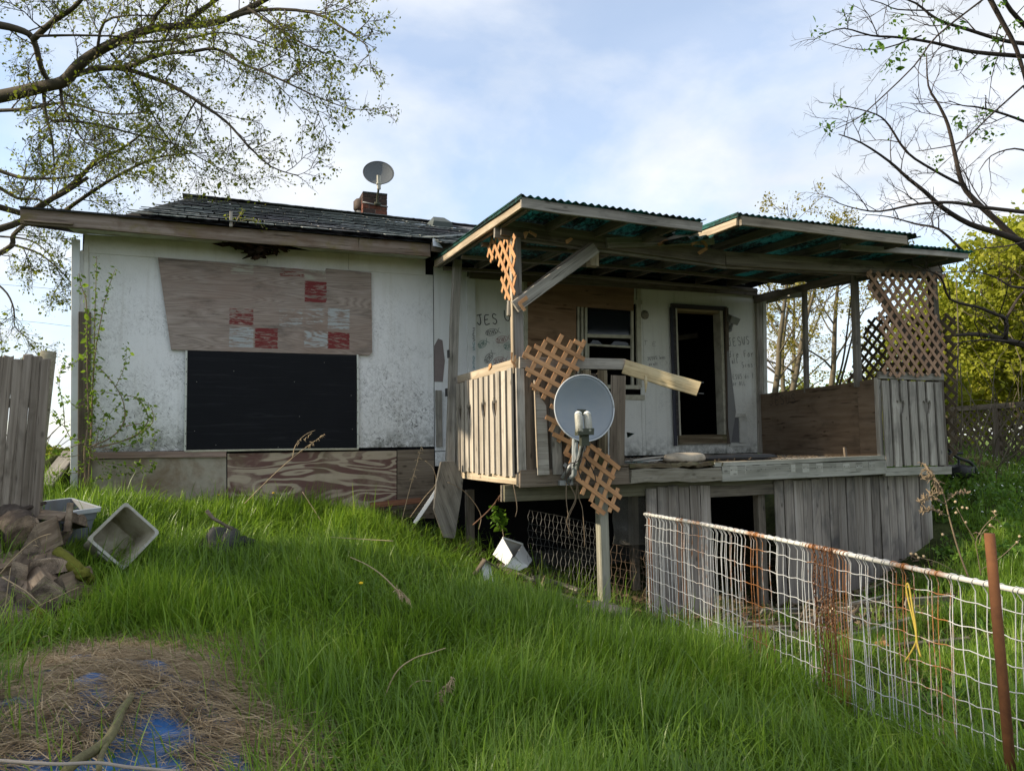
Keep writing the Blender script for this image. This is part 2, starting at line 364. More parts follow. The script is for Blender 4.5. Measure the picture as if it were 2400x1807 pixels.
def wallpanel(name, x0, x1, z0, z1, mat, t=.02, y=YF, parent=house, gap=.002):
    return slab(name, [(x0+gap, z0), (x1-gap, z0), (x1-gap, z1), (x0+gap, z1)], t, mat, parent, (0, y+t/2, 0))
# shell of the house (walls behind the panels, rooms, floor)
WX0, WX1 = sY(1234, 800, YF).x, sY(1499, 800, YF).x; WZ0, WZ1 = 2.27, 3.63
DX0, DX1 = sY(1583, 800, YF).x, sY(1694, 800, YF).x; DZ0, DZ1 = 1.66, 3.60
def wallrect(x0, x1, z0, z1, mat, name='wall', y0=9.625, y1=9.75): return box(name, (x0, y0, z0), (x1, y1, z1), mat, house)
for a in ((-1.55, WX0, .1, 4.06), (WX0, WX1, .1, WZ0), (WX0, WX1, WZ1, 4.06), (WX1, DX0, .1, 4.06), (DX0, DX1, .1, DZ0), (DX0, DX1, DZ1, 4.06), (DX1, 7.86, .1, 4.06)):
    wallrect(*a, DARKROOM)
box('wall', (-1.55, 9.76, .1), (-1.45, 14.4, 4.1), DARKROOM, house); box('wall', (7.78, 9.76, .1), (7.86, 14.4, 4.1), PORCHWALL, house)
box('dark_liner', (7.70, 9.77, .2), (7.77, 14.28, 3.97), DARKROOM, house)  # near-black liner added to stop bounce light and keep the doorway dark
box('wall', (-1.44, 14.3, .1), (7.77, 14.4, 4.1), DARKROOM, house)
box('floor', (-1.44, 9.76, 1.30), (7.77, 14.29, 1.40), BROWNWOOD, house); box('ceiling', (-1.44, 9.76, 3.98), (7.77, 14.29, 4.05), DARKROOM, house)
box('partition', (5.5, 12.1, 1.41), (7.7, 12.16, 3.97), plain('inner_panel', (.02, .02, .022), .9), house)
plank('brace', (6.3, 10.6, 3.2), (7.75, 10.9, 3.42), .09, .04, DARKWOOD, house)
# outer sheets of the front
wallpanel('siding_panel', -1.58, 2.598, 1.56, 3.86, OSB)
for x0, x1, z0 in ((-1.53, .47, 3.84), (.47, 1.47, 3.80), (1.47, 2.49, 3.845)): wallpanel('frieze_panel', x0, x1, z0, 4.058, OSB, .012, YF-.014)
wallpanel('siding_panel', 2.606, 3.085, 1.50, 3.98, STUCCO)
wallpanel('siding_panel', 2.606, 3.10, 1.30, 1.49, STUCCO, .015)
xb0, xb1 = sY(1097, 800, YF-.05).x, sY(1116, 800, YF-.05).x
box('corner_batten', (xb0, YF-.04, 1.35), (xb1, YF-.001, 3.86), plain('white_batten', (.72, .73, .72), .6, 0, .06, 5, (.4, .4, .36), .4), house)
# peeled strip and grey board right of the sheet
plank('trim_board', sY(1027, 915, YF-.03), sY(1030, 1047, YF-.03), .085, .03, GREYWOOD, house, (1, 0, 0))
slab('peeled_strip', [(2.605, 2.42), (2.72, 2.42), (2.75, 2.7), (2.72, 2.98), (2.66, 3.0), (2.605, 2.9)], .004, plain('purple_grey_stain', (.20, .165, .16), .9, 0, .2, 20), house, (0, YF-.004, 0))
pw = PORCHWALL
for (x0, x1, z0, z1) in ((3.10, WX0, 1.38, 4.0), (WX0, WX1, 1.38, WZ0), (WX0, WX1, WZ1, 4.0), (WX1, 5.83, 1.38, 4.0), (5.83, DX0, 1.38, 4.0), (DX0, DX1, 1.38, DZ0-.09), (DX0, DX1, DZ1, 4.0), (DX1, 7.905, 1.38, 4.0)):
    wallpanel('siding_panel', x0, x1, z0, z1, pw)
box('foundation_wall', (-1.5, 9.78, -.4), (7.8, 9.9, 1.29), plain('dark_concrete_block', (.055, .055, .05), .95, 0, .3, 6), house)
# skirting below the sheet
def ply_wave(name):
    m, t, b = newmat(name); g = G(t); v = g.coord(0)
    wv = g.noise(v, 1, (.8, 2.9, 1), 2.6, .4, 1.3, (2, 5, 0))
    rings = g.math('FRACT', g.math('MULTIPLY', wv, 8.5)); tri = g.math('ABSOLUTE', g.math('SUBTRACT', rings, .5))
    band = g.ramp(tri, [(.14, 0.), (.26, 1.)]); fine = g.noise(v, 1, (3, 70, 1), 4, .6)
    paint = g.ramp(g.noise(v, 1.3, (1, 1.3, 1), 5, .65, .4, (3, 1, 4)), [(.48, 1.), (.66, 0.)])
    tan = g.mix(fine, (.30, .245, .175), (.50, .425, .325)); mar = g.mix(fine, (.095, .045, .038), (.165, .088, .075))
    col = g.mix(g.math('MULTIPLY', band, g.math('ADD', g.math('MULTIPLY', paint, .75), .22)), tan, mar)
    gn = g.ramp(g.noise(v, 2.6, (1, 1, 1), 5, .6, 0, (9, 9, 1)), [(.55, 0.), (.75, .6)]); col = g.mix(gn, col, (.15, .14, .07))
    t.links.new(col, b.inputs['Base Color']); b.inputs['Roughness'].default_value = .9
    t.links.new(g.bump(tri, .35, .006), b.inputs['Normal']); return m
PLYWAVE = ply_wave('wavy_grain_plywood')
def pslab(name, px, mat, t=.018, y=YF, parent=house, zfix=None):
    P = [sY(x, yy, y) for x, yy in px]; c = sum(P, Vector())/len(P)
    return slab(name, [(p.x-c.x, p.z-c.z) for p in P], t, mat, parent, c)
o = pslab('skirting_sheet', [(533, 1063), (929, 1056), (929, 1210), (533, 1210)], PLYWAVE); prop(o, 'skirting plywood with bold wavy maroon grain')
o = pslab('skirting_sheet', [(205, 1078), (530, 1066), (531, 1220), (205, 1220)], plain('rusty_stained_sheet', (.34, .31, .25), .95, 0, .3, 14, (.15, .085, .04), .95, 2.2, .4)); prop(o, 'rust-stained fibrous skirting sheet')
plank('skirting_rail', sY(212, 1068, YF-.03), sY(530, 1064, YF-.03), .075, .03, wood('pinkish_board', (.20, .13, .11), (.33, .24, .20), (.42, .32, .27)), house)
o = pslab('skirting_sheet', [(931, 1055), (1017, 1052), (1018, 1215), (931, 1212)], BROWNWOOD, .02)
plank('loose_batten', sY(868, 1184, 9.4), sY(985, 1172, 9.5), .07, .03, wood('red_brown_board', (.16, .07, .04), (.25, .115, .07), (.32, .16, .10)), house)
plank('skirting_rail', sY(905, 1192, 9.45), sY(968, 1188, 9.45), .06, .03, BROWNWOOD, house)
# left corner: white angle and dark grey upright
plank('corner_angle', sY(178, 562, YF-.02), sY(174, 1150, YF-.02), .085, .03, plain('white_corner_metal', (.66, .69, .70), .45, 0, .05, 4, (.4, .38, .33), .4), house, (1, 0, 0))
plank('corner_angle', sY(201, 572, YF-.02), sY(202, 740, YF-.02), .05, .02, OFFWHITE, house, (1, 0, 0))
plank('corner_board', sY(200, 732, YF-.05), sY(197, 1180, YF-.05), .125, .04, BROWNWOOD, house, (1, 0, 0))

# boarded window : weathered plywood above, black panel below
def ply_board():
    m, t, b = newmat('weathered_red_white_plywood'); g = G(t); v = g.coord(0); S = g.n('ShaderNodeSeparateXYZ', {0: v}).outputs
    wv = g.noise(v, 1, (.42, 4.6, 1), 2.2, .4, .5, (1, 8, 0)); rings = g.math('ABSOLUTE', g.math('SUBTRACT', g.math('FRACT', g.math('MULTIPLY', wv, 26.)), .5))
    fine = g.noise(v, 1, (5, 90, 1), 5, .65); grain = g.mix(.45, rings, fine)
    col = g.ramp(grain, [(.10, (.07, .056, .047)), (.25, (.255, .21, .18)), (.55, (.37, .315, .28))])
    big = g.noise(v, 1.3, (.7, 1, 1), 4, .6, .4)
    col = g.mix(g.ramp(big, [(.4, 0.), (.65, .5)]), col, (.25, .175, .14))
    col = g.mix(g.ramp(g.noise(v, 3.2, (.5, 1.6, 1), 6, .7, .5, (6, 6, 0)), [(.52, 0.), (.72, .75)]), col, (.11, .095, .085))
    blk = g.math('MULTIPLY', g.ramp(g.noise(v, 1, (1.5, 16, 1), 5, .7, .5, (5, 2, 0)), [(.48, 0.), (.56, 1.)]), g.n('ShaderNodeMapRange', {0: S[1], 1: .38, 2: .54, 3: 0., 4: 1.}).outputs[0])
    col = g.mix(blk, col, (.035, .03, .027))
    def sq(x0, y0, x1, y1):
        A = sY(500+x0/3.687, 400+y0/3.687, 9.57)-BC; Bq = sY(500+x1/3.687, 400+y1/3.687, 9.57)-BC
        cx, cz, hx, hz_ = (A.x+Bq.x)/2, (A.z+Bq.z)/2, abs(A.x-Bq.x)/2, abs(A.z-Bq.z)/2
        wob = g.math('MULTIPLY', g.math('SUBTRACT', fine, .5), .07)
        a = g.n('ShaderNodeMath', {0: g.math('ADD', S[0], wob), 1: cx, 2: hx}, operation='COMPARE').outputs[0]
        c = g.n('ShaderNodeMath', {0: S[1], 1: cz, 2: hz_}, operation='COMPARE').outputs[0]
        return g.math('MULTIPLY', a, c)
    def paintsq(col, colour, sqs, keep):
        mk = None
        for q in sqs: k = sq(*q); mk = k if mk is None else g.math('MAXIMUM', mk, k)
        wear = g.ramp(g.mix(.75, rings, g.noise(v, 1, (7, 30, 1), 6, .7, .5, (2, 2, 2))), [(keep, 0.), (keep+.08, 1.)])
        return g.mix(g.math('MULTIPLY', mk, wear), col, colour)
    col = paintsq(col, (.17, .036, .036), [(790, 955, 975, 1145), (360, 1360, 555, 1540), (990, 1395, 1175, 1545)], .345)
    col = paintsq(col, (.17, .038, .036), [(140, 1190, 345, 1340)], .39)
    col = paintsq(col, (.17, .045, .038), [(575, 815, 780, 925)], .44)
    col = paintsq(col, (.37, .40, .41), [(140, 1350, 345, 1530), (990, 1190, 1175, 1375), (785, 1385, 985, 1530)], .385)
    col = paintsq(col, (.36, .385, .39), [(570, 1195, 770, 1355), (800, 1180, 960, 1340)], .46)
    col = paintsq(col, (.36, .35, .29), [(150, 805, 345, 905), (790, 850, 970, 950)], .42)
    t.links.new(col, b.inputs['Base Color']); b.inputs['Roughness'].default_value = .9; b.inputs['Specular IOR Level'].default_value = .2
    t.links.new(g.bump(grain, .6, .006), b.inputs['Normal']); return m
PB = [sY(x, y, 9.57) for x, y in ((401, 820), (866, 833), (872, 826), (870, 640), (764, 630), (762, 636), (370, 604))]
BC = sum(PB, Vector())/len(PB)
o = slab('window_board', [(p.x-BC.x, p.z-BC.z) for p in PB], .022, ply_board(), house, BC); prop(o, 'weathered plywood with faded red and white painted squares')
def blackmat():
    m, t, b = newmat('black_painted_board'); g = G(t); v = g.coord(0)
    n = g.noise(v, 1, (2, 40, 1), 5, .6); big = g.noise(v, 2, (1, 1, 1), 4, .5)
    col = g.mix(g.mix(.5, n, big), (.004, .005, .0065), (.012, .013, .017)); col = g.mix(g.ramp(g.noise(v, 1, (1.2, 24, 1), 6, .7, .6, (4, 1, 0)), [(.56, 0.), (.75, .6)]), col, (.035, .037, .042))
    t.links.new(col, b.inputs['Base Color']); b.inputs['Roughness'].default_value = .75; b.inputs['Specular IOR Level'].default_value = .15; t.links.new(g.bump(n, .15, .004), b.inputs['Normal']); return m
o = pslab('window_board', [(440, 818), (836, 830), (836, 1049), (437, 1054)], blackmat(), .018, 9.572); prop(o, 'smooth black painted board')
TRIMW = plain('greenish_white_trim', (.60, .63, .58), .55, 0, .06, 6, (.3, .3, .24), .4)
plank('window_trim', sY(437.5, 822, 9.565), sY(434, 1057, 9.565), .022, .022, TRIMW, house, (1, 0, 0)); plank('window_trim', sY(838.5, 832, 9.565), sY(838.5, 1051, 9.565), .022, .022, TRIMW, house, (1, 0, 0))
plank('window_trim', sY(434, 1057.5, 9.564), sY(840, 1051.5, 9.564), .022, .022, CREAM, house)
NAIL = plain('nail_head', (.03, .03, .03), .5, .5); nm = None
def nail(p, r=.006, mat=NAIL, ax=(0, -1, 0), parent=house):
    global nm
    if nm is None:
        V = [(0, 0, 1)]; V += [(math.cos(a)*1, math.sin(a)*1, .6) for a in np.linspace(0, 2*math.pi, 7)[:-1]]+[(math.cos(a), math.sin(a), -1) for a in np.linspace(0, 2*math.pi, 7)[:-1]]
        F = [(0, i+1, (i+1) % 6+1) for i in range(6)]+[(i+1, i+7, (i+1) % 6+7, (i+1) % 6+1) for i in range(6)]
        nm = mesh('nail', V, F, None, parent); nm.data.materials.append(mat); me = nm.data
        nm.matrix_basis = Matrix.Translation(p) @ Vector(ax).to_track_quat('Z', 'Y').to_matrix().to_4x4() @ Matrix.Diagonal((r, r, r*.5, 1)); return
    inst('nail', nm.data, Matrix.Translation(p) @ Vector(ax).to_track_quat('Z', 'Y').to_matrix().to_4x4() @ Matrix.Diagonal((r, r, r*.5, 1)), parent)
for k in range(8):
    nail(sY(437.2-.35*k, 842+k*29, 9.552)); nail(sY(838.5, 862+k*26, 9.552))

PALEN = plain('pale_nail_head', (.3, .3, .27), .5)
for x_, y_ in ((461, 895), (456, 1010), (506, 1043), (690, 895), (823, 927), (826, 1006), (652, 1048), (702, 976), (548, 870), (760, 850)):
    q_ = sY(x_, y_, 9.562); tube('screw_head', [q_, q_+Vector((0, -.004, 0))], .0045, PALEN, house, 6)
# eave : fascia, soffit, rake on the left
FY = 9.15
fz = lambda x: 4.085 + (x+2.05)*(-.0035)
fl = [(-2.06, 1.52, 'f'), (1.525, 2.43, 'f')]
for i, (x0, x1, _) in enumerate(fl):
    plank('fascia_board', (x0, FY, fz(x0)+.002*i), (x1, FY, fz(x1)+.006*i), .17, .035, FASCIA, house, (0, 0, 1), n=6, warp=.006, rag=.01)
RK = wood('brown_eave_boards', (.11, .08, .055), (.20, .155, .115), (.28, .225, .17), stain=(.13, .06, .035), amt=.6)
plank('rake_board', (-2.04, 9.18, 4.075), (-2.04, 12.9, 4.97), .15, .03, RK, house, (0, 0, 1), n=4)
for k in range(9):
    y = 9.24+k*.3; z = 4.05+(y-9.18)*.238
    plank('soffit_board', (-2.02, y, z), (-1.56, y, z+.0), .285, .016, RK, house, (0, 1, .238))
# soffit along the front with a rotten hole
def soffit(x0, x1, jl=0, jr=0):
    P = [(x0, FY+.02, 4.005), (x1, FY+.02, 4.0), (x1+jr, YF-.002, 4.063), (x0+jl, YF-.002, 4.068)]
    quadslab('soffit_panel', P, .01, SOFFIT, house)
soffit(-1.62, .05, 0, -.25); soffit(.68, 2.45, .32, 0)
DARKROT = plain('black_rot', (.02, .015, .011), 1, 0, .5, 25, (.07, .035, .02), .7, 12, 1.0, .05)
V = []; F = []; rr = random.Random(5)
for k in range(60):
    u = rr.random()**.8; cx = -.1+rr.gauss(.42, .19); cz = 4.03-abs(rr.gauss(0, .035))-.09*math.exp(-((cx-.36)/.10)**2)*rr.random(); cy = FY+.1+rr.random()*.3
    p = Vector((cx, cy, cz)); d = Vector((rr.gauss(0, .09), rr.gauss(0, .06), rr.gauss(-.01, .018)))
    tube_np([p-d, p+Vector((rr.gauss(0, .012),)*3), p+d], [.004, rr.uniform(.018, .04), .004], 5, V, F)
o = mesh('rotten_soffit', V, F, DARKROT, house); prop(o, 'black rotten hole with hanging debris in the soffit')
box('eave_dark_sheet', (-.2, FY+.03, 4.09), (.85, YF-.01, 4.12), BLACK, house)  # black sheet puts the darkness of the open eave into colour

# roof
RY = 12.0; RZ = sY(429, 463, RY).z; EY, EZ = 9.08, 4.185
rx0 = sY(429, 463, RY).x; slope = (RZ-EZ)/(RY-EY)
hipx = sY(277, 500, EY).x
RDROP = (RZ-sY(1096, 534, RY).z)/(sY(1096, 534, RY).x-rx0)
def rp(x, s, lift=0.): return Vector((x, EY+(RY-EY)*s, EZ+(RZ-RDROP*max(0, x-rx0)-EZ)*s+lift))   # the ridge sags towards the porch
ROOFD = plain('roof_deck', (.03, .03, .032), .95)
V = [rp(hipx, 0, -.03), rp(8.35, 0, -.03), rp(8.35, 1, -.03), rp(rx0, 1, -.03), (8.35, RY*2-EY+.0, EZ-.03), (hipx, RY*2-EY, EZ-.03), (-2.06, 9.1, 4.175), (-2.06, 14.9, 4.175)]
mesh('roof', V, [(0, 1, 2, 3), (3, 2, 4, 5), (0, 3, 5), (1, 4, 2)], ROOFD, house)
RF = bpy.data.objects['roof']
quadslab('eave_sheet', [(-2.07, 9.10, 4.172), (hipx+.3, 9.10, 4.172), (hipx+.9, 12.2, 4.9), (-2.07, 12.9, 5.06)], .02, ROOFD, house)
def shinglemat():
    m, t, b = newmat('grey_green_asphalt_shingle'); g = G(t); v = g.coord(30)
    n = g.noise(v, 160, (1, 1, 1), 3, .7); geo = g.n('ShaderNodeNewGeometry')
    big = g.noise(geo.outputs['Position'], .9, (1, 1, 1), 4, .6)
    col = g.mix(n, (.11, .125, .12), (.27, .295, .285))
    col = g.mix(g.ramp(big, [(.45, 0.), (.62, 1.)]), col, g.mix(n, (.065, .062, .068), (.22, .215, .23)))
    col = g.mix(1., col, g.val(.55, 1.5), 'MULTIPLY')
    t.links.new(col, b.inputs['Base Color']); b.inputs['Roughness'].default_value = .95
    t.links.new(g.bump(n, .5, .004), b.inputs['Normal']); return m
SHING = shinglemat()
shm = []
for k in range(6):
    rr = random.Random(k); V = []; F = []; nu = 6
    for j, (yy, zz) in enumerate(((-.5, .022), (.5, .001))):
        for i in range(nu+1): V.append((-.5+i/nu, yy+(rr.uniform(-.035, .035) if j == 0 else 0), zz+(rr.uniform(0, .006) if j == 0 else 0)))
    for j in range(2):
        for i in range(nu+1): x, y, z = V[j*(nu+1)+i]; V.append((x, y, z-.01))
    n1_ = nu+1
    for i in range(nu): F += [(i, i+1, n1_+i+1, n1_+i), (2*n1_+i+1, 2*n1_+i, i, i+1)]
    F += [(0, n1_, 3*n1_, 2*n1_), (nu, 2*n1_+nu, 3*n1_+nu, n1_+nu)]
    me = bpy.data.meshes.new('shingle'); me.from_pydata(V, [], F); me.materials.append(SHING); shm.append(me)
sl = Vector((0, RY-EY, RZ-EZ)); SL = sl.length; sl.normalize(); snorm = Vector((1, 0, 0)).cross(sl)
nc = 13; ex = SL/nc; rr = random.Random(3)
def shingle(x, s, w, h, rotz=0., lift=.006, ux=Vector((1, 0, 0)), base=None):
    m = Matrix((ux, snorm.cross(ux), snorm)).transposed().to_4x4()
    m.translation = (base if base is not None else rp(x, s))+snorm*lift
    m = m @ Matrix.Rotation(rotz, 4, 'Z') @ Matrix.Diagonal((w, h, 1, 1))
    inst('shingle', rr.choice(shm), m, RF)
for c in range(nc):
    s = (c+.5)/nc; xl = hipx+(rx0-hipx)*min(1, (c+1.05)/nc); x = xl+rr.uniform(.0, .15) + (.16 if c % 2 else 0)
    if x > xl+.14: shingle((xl+x)/2, s, x-xl-.006, ex*1.12, 0, .01)
    while x < 3.55:
        wd = rr.choice((.30, .32, .33, .34)); worn = 1 if .6 < x < 2.6 and s < .8 else .35
        shingle(x+wd/2, s, wd-rr.uniform(.012, .03), ex*1.13, rr.uniform(-.02, .02)*worn, .008+.004*(c % 2)+rr.uniform(0, .007)*worn); x += wd
V, F = plank_mesh(8.35-3.5, SL, .012, .002, 1, 0, 0)
q = Matrix((Vector((1, 0, 0)), sl, snorm)).transposed().to_4x4(); q.translation = rp((8.35+3.58)/2, .5)+snorm*.004; mesh('shingle_field', V, F, SHING, RF, False, q)
for k in range(22):   # ridge caps
    x = rx0+.13+k*.27; inst('ridge_cap', shm[k % 6], Matrix.Translation((x, RY-.01, RZ+.004-RDROP*(x-rx0))) @ Matrix.Rotation(RDROP, 4, 'Y') @ Matrix.Diagonal((.27, .22, 1, 1)), RF)
ca, cb_ = rp(2.46, .015), rp(3.35, .33); ux = (cb_-ca).normalized()
for k in range(7):    # cap strip beside the porch roof
    shingle(0, 0, .15, .21, 0, .035+.002*k, ux, ca.lerp(cb_, k/6.5))
slab('flashing_scrap', [(0, 0), (.13, -.02), (.08, .05), (.01, .13)], .004, plain('white_flashing', (.7, .74, .8), .5), RF, (2.44, 9.02, 4.10), (1, 0, 0), (0, .25, 1))
plank('fascia_board', (2.44, 9.07, 4.10), (3.4, 9.07, 4.07), .12, .03, BROWNWOOD, house)
for k in range(3):
    for j in range(2): shingle(2.62+k*.31, -.03-.05*j, .295, ex*1.1, 0, .012-.006*j)
# chimney
chx0 = sY(851, 500, 12.35).x; chx1 = sY(907, 500, 12.35).x; cht = sY(880, 452, 12.35).z; chb = RZ-.75; cdp = .42
chim = mesh('chimney', *(lambda V, F: (boxvf(V, F, (chx0+.012, 12.362, chb), (chx1-.012, 12.35+cdp-.012, cht-.02)), (V, F))[1])([], []), plain('pale_mortar', (.36, .33, .29), .95, 0, .2, 20), house)
BRICK = plain('red_brown_brick', (.19, .075, .05), .95, 0, .35, 9, (.06, .045, .04), .7, 3, .3)
BRICK2 = plain('sooty_brick', (.06, .045, .04), .95, 0, .3, 9, (.15, .065, .045), .5, 4, .3)
bV, bF = plank_mesh(1, 1, 1, .06, 1, 0, .02, 4)
bms = []
for mt in (BRICK, BRICK, BRICK2):
    me = bpy.data.meshes.new('brick'); me.from_pydata(bV, [], bF); me.materials.append(mt); bms.append(me)
nb = 13; bh = (cht-chb)/nb; rr = random.Random(8); cw = chx1-chx0
for r_ in range(nb):
    z = chb+(r_+.5)*bh; soot = r_ >= nb-2
    for side in range(4):
        Ls = cw if side % 2 == 0 else cdp; nbr = 2; offs = 0 if (r_+side) % 2 else .5
        cuts = [0]+[((k+offs) / nbr) for k in range(nbr+1) if 0 < (k+offs)/nbr < 1]+[1]
        for a, c in zip(cuts[:-1], cuts[1:]):
            mid = (a+c)/2; ln = (c-a)*Ls-.012; me = bms[2] if soot and rr.random() < .7 or rr.random() < .15 else rr.choice(bms[:2])
            if side == 0: p = (chx0+mid*Ls, 12.36, z); m = Matrix.Translation(p) @ Matrix.Diagonal((ln, .03, bh-.011, 1))
            elif side == 2: p = (chx0+mid*Ls, 12.34+cdp, z); m = Matrix.Translation(p) @ Matrix.Diagonal((ln, .03, bh-.011, 1))
            else: p = (chx0+.01 if side == 3 else chx1-.01, 12.35+mid*Ls, z); m = Matrix.Translation(p) @ Matrix.Rotation(math.pi/2, 4, 'Z') @ Matrix.Diagonal((ln, .03, bh-.011, 1))
            inst('brick', me, m, chim)
box('chimney_cap', (chx0-.005, 12.34, cht-.03), (chx1+.005, 12.36+cdp, cht), plain('sooty_cap', (.05, .055, .05), .95), house)
fx = sY(846, 480, 12.6).x; fzt = sY(846, 468, 12.6).z
tube('flue_pipe', [(fx, 12.62, RZ-.4), (fx, 12.62, fzt-.16)], .085, METAL, house, 12)
tube('flue_cap', [(fx, 12.62, fzt-.20), (fx, 12.62, fzt-.18), (fx, 12.62, fzt-.04), (fx, 12.62, fzt)], [.1, .125, .125, .09], plain('rusty_flue_cap', (.11, .085, .07), .7, .4), house, 12)
vp = sY(1030, 540, 11.4); sv = (vp.y-EY)/(RY-EY); vp = rp(vp.x, sv)
V = [(-.17, -.2, 0), (.17, -.2, 0), (.17, .17, 0), (-.17, .17, 0), (-.15, -.18, .09), (.15, -.18, .09), (.09, .1, .13), (-.09, .1, .13)]
mw = Matrix((Vector((1, 0, 0)), sl, snorm)).transposed().to_4x4(); mw.translation = vp+snorm*.02
mesh('roof_vent', V, [(3, 2, 1, 0), (0, 1, 5, 4), (1, 2, 6, 5), (2, 3, 7, 6), (3, 0, 4, 7), (4, 5, 6, 7)], plain('grey_green_vent', (.075, .09, .085), .7), house, False, mw)
# white eave board and dark soffit at the far right corner
plank('rake_board', sX(1826, 692, 8.0)+Vector((0, 0, 0)), sX(1890, 684, 8.05), .15, .03, OFFWHITE, house)
plank('corner_post', sY(1776, 690, YF-.02), sY(1783, 1062, YF-.02), .1, .06, GREYWOOD, house, (1, 0, 0)); plank('corner_post', sY(1790, 700, YF+.03), sY(1795, 1062, YF+.03), .07, .05, OFFWHITE, house, (1, 0, 0))
box('side_soffit', (7.87, 9.0, 3.83), (8.4, 12.5, 3.87), DARKWOOD, house)

# porch window: frame, boards, sashes, panes
PLYP = PLYBROWN
GLASS, gt, gb = newmat('dirty_window_glass'); gb.inputs['Base Color'].default_value = (.02, .025, .03, 1); gb.inputs['Roughness'].default_value = .08; gb.inputs['Alpha'].default_value = .55
win = mesh('window', *(lambda V, F: (boxvf(V, F, (WX0-.05, 9.575, WZ1), (WX1+.05, 9.598, WZ1+.06)), (V, F))[1])([], []), CREAM, house)
box('window_sill', (WX0-.05, 9.575, WZ0-.07), (WX1+.05, 9.598, WZ0), CREAM, win)
def wbar(name, px0, py0, px1, py1, w_, t_=.04, y=9.62, mat=CREAM, wide=(1, 0, 0)): return plank(name, sY(px0, py0, y), sY(px1, py1, y), w_, t_, mat, win, wide, .003, 1, 0, 0)
wbar('window_frame', 1232, 662, 1232, 905, .05, .05, 9.60); wbar('window_frame', 1495, 675, 1498, 908, .07, .05, 9.60); wbar('window_frame', 1240, 904, 1500, 908, .06, .06, 9.60, wide=(0, 0, 1))
for px in (1354, 1363.5, 1372.5): wbar('mullion', px, 718, px, 906, .035, .05, 9.615)
wbar('sash_rail', 1375, 787, 1483, 790, .05, .04, 9.63, wide=(0, 0, 1)); wbar('sash_rail', 1375, 808, 1483, 814, .03, .03, 9.645, wide=(0, 0, 1)); wbar('sash_rail', 1378, 806, 1378, 905, .03, .03, 9.645); wbar('sash_stile', 1481, 725, 1482, 905, .04, .04, 9.63)
quadslab('pane', [sY(1376, 722, 9.655), sY(1481, 727, 9.655), sY(1482, 787, 9.655), sY(1376, 785, 9.655)], .003, GLASS, win)
rr = random.Random(2); sh = [(1376, 812)]+[(1376+k*13, 811-rr.random()*14) for k in range(1, 8)]+[(1480, 812)]
quadslab('broken_pane', [sY(x, y, 9.66) for x, y in sh[::-1]], .003, GLASS, win)
quadslab('window_board', [sY(1236, 700, 9.585), sY(1350, 718, 9.585), sY(1350, 905, 9.585), sY(1236, 905, 9.585)], .014, PLYP, win)
quadslab('window_board', [sY(1236, 662, 9.567), sY(1486, 676, 9.567), sY(1484, 729, 9.567), sY(1236, 710, 9.567)], .014, PLYP, win)
# door opening
door = mesh('door_frame', *(lambda V, F: (boxvf(V, F, (DX0-.07, 9.57, DZ0), (DX0, 9.60, DZ1)), boxvf(V, F, (DX1, 9.56, DZ0-.05), (DX1+.08, 9.60, DZ1)), boxvf(V, F, (DX0-.07, 9.565, DZ1), (DX1+.08, 9.60, DZ1+.07)), (V, F))[3])([], []), wood('charred_trim', (.02, .018, .02), (.05, .045, .045), (.10, .09, .085)), house)
for x0, x1, y0, y1 in ((DX0-.002, DX0+.035, 9.58, 9.76), (DX1-.05, DX1+.002, 9.575, 9.76)): box('jamb', (x0, y0, DZ0), (x1, y1, DZ1), CREAM, door)
box('jamb', (DX0+.04, 9.58, DZ1-.035), (DX1-.055, 9.76, DZ1+.002), wood('ochre_head', (.2, .15, .07), (.3, .23, .12), (.38, .3, .17)), door)
plank('sill_board', (DX0-.02, 9.56, DZ0-.06), (DX1+.03, 9.56, DZ0-.06), .14, .04, ROTTEN, door)
plank('trim_board', sY(1574, 720, 9.555), sY(1583, 1045, 9.555), .05, .025, wood('blue_black_strip', (.03, .03, .04), (.06, .06, .075), (.1, .1, .12)), door, (1, 0, 0))
plank('trim_board', sY(1703, 722, 9.54), sY(1708, 1040, 9.54), .06, .03, BROWNWOOD, door, (1, 0, 0))
# torn screen strip hanging beside the door
quadslab('torn_screen', [sY(1704, 790, 9.53), sY(1725, 965, 9.5), sY(1712, 1045, 9.5), sY(1707, 1000, 9.5)], .003, plain('torn_grey_screen', (.22, .22, .21), .9), door)
# low niche with a small frame
nch = mesh('wall_niche', *(lambda V, F: (boxvf(V, F, tuple(sY(1711, 1046, 9.57)), tuple(sY(1753, 1039, 9.598)+Vector((0, .04, 0)))), boxvf(V, F, tuple(sY(1711, 977, 9.57)), tuple(sY(1745, 969, 9.598)+Vector((0, .04, 0)))), boxvf(V, F, tuple(sY(1735, 1038, 9.57)), tuple(sY(1748, 978, 9.598)+Vector((0, .04, 0)))), (V, F))[3])([], []), OFFWHITE, house)
quadslab('niche_door', [sY(1713, 979, 9.594), sY(1734, 979, 9.594), sY(1734, 1037, 9.594), sY(1713, 1037, 9.594)], .006, plain('niche_grey', (.16, .16, .165), .8), nch)
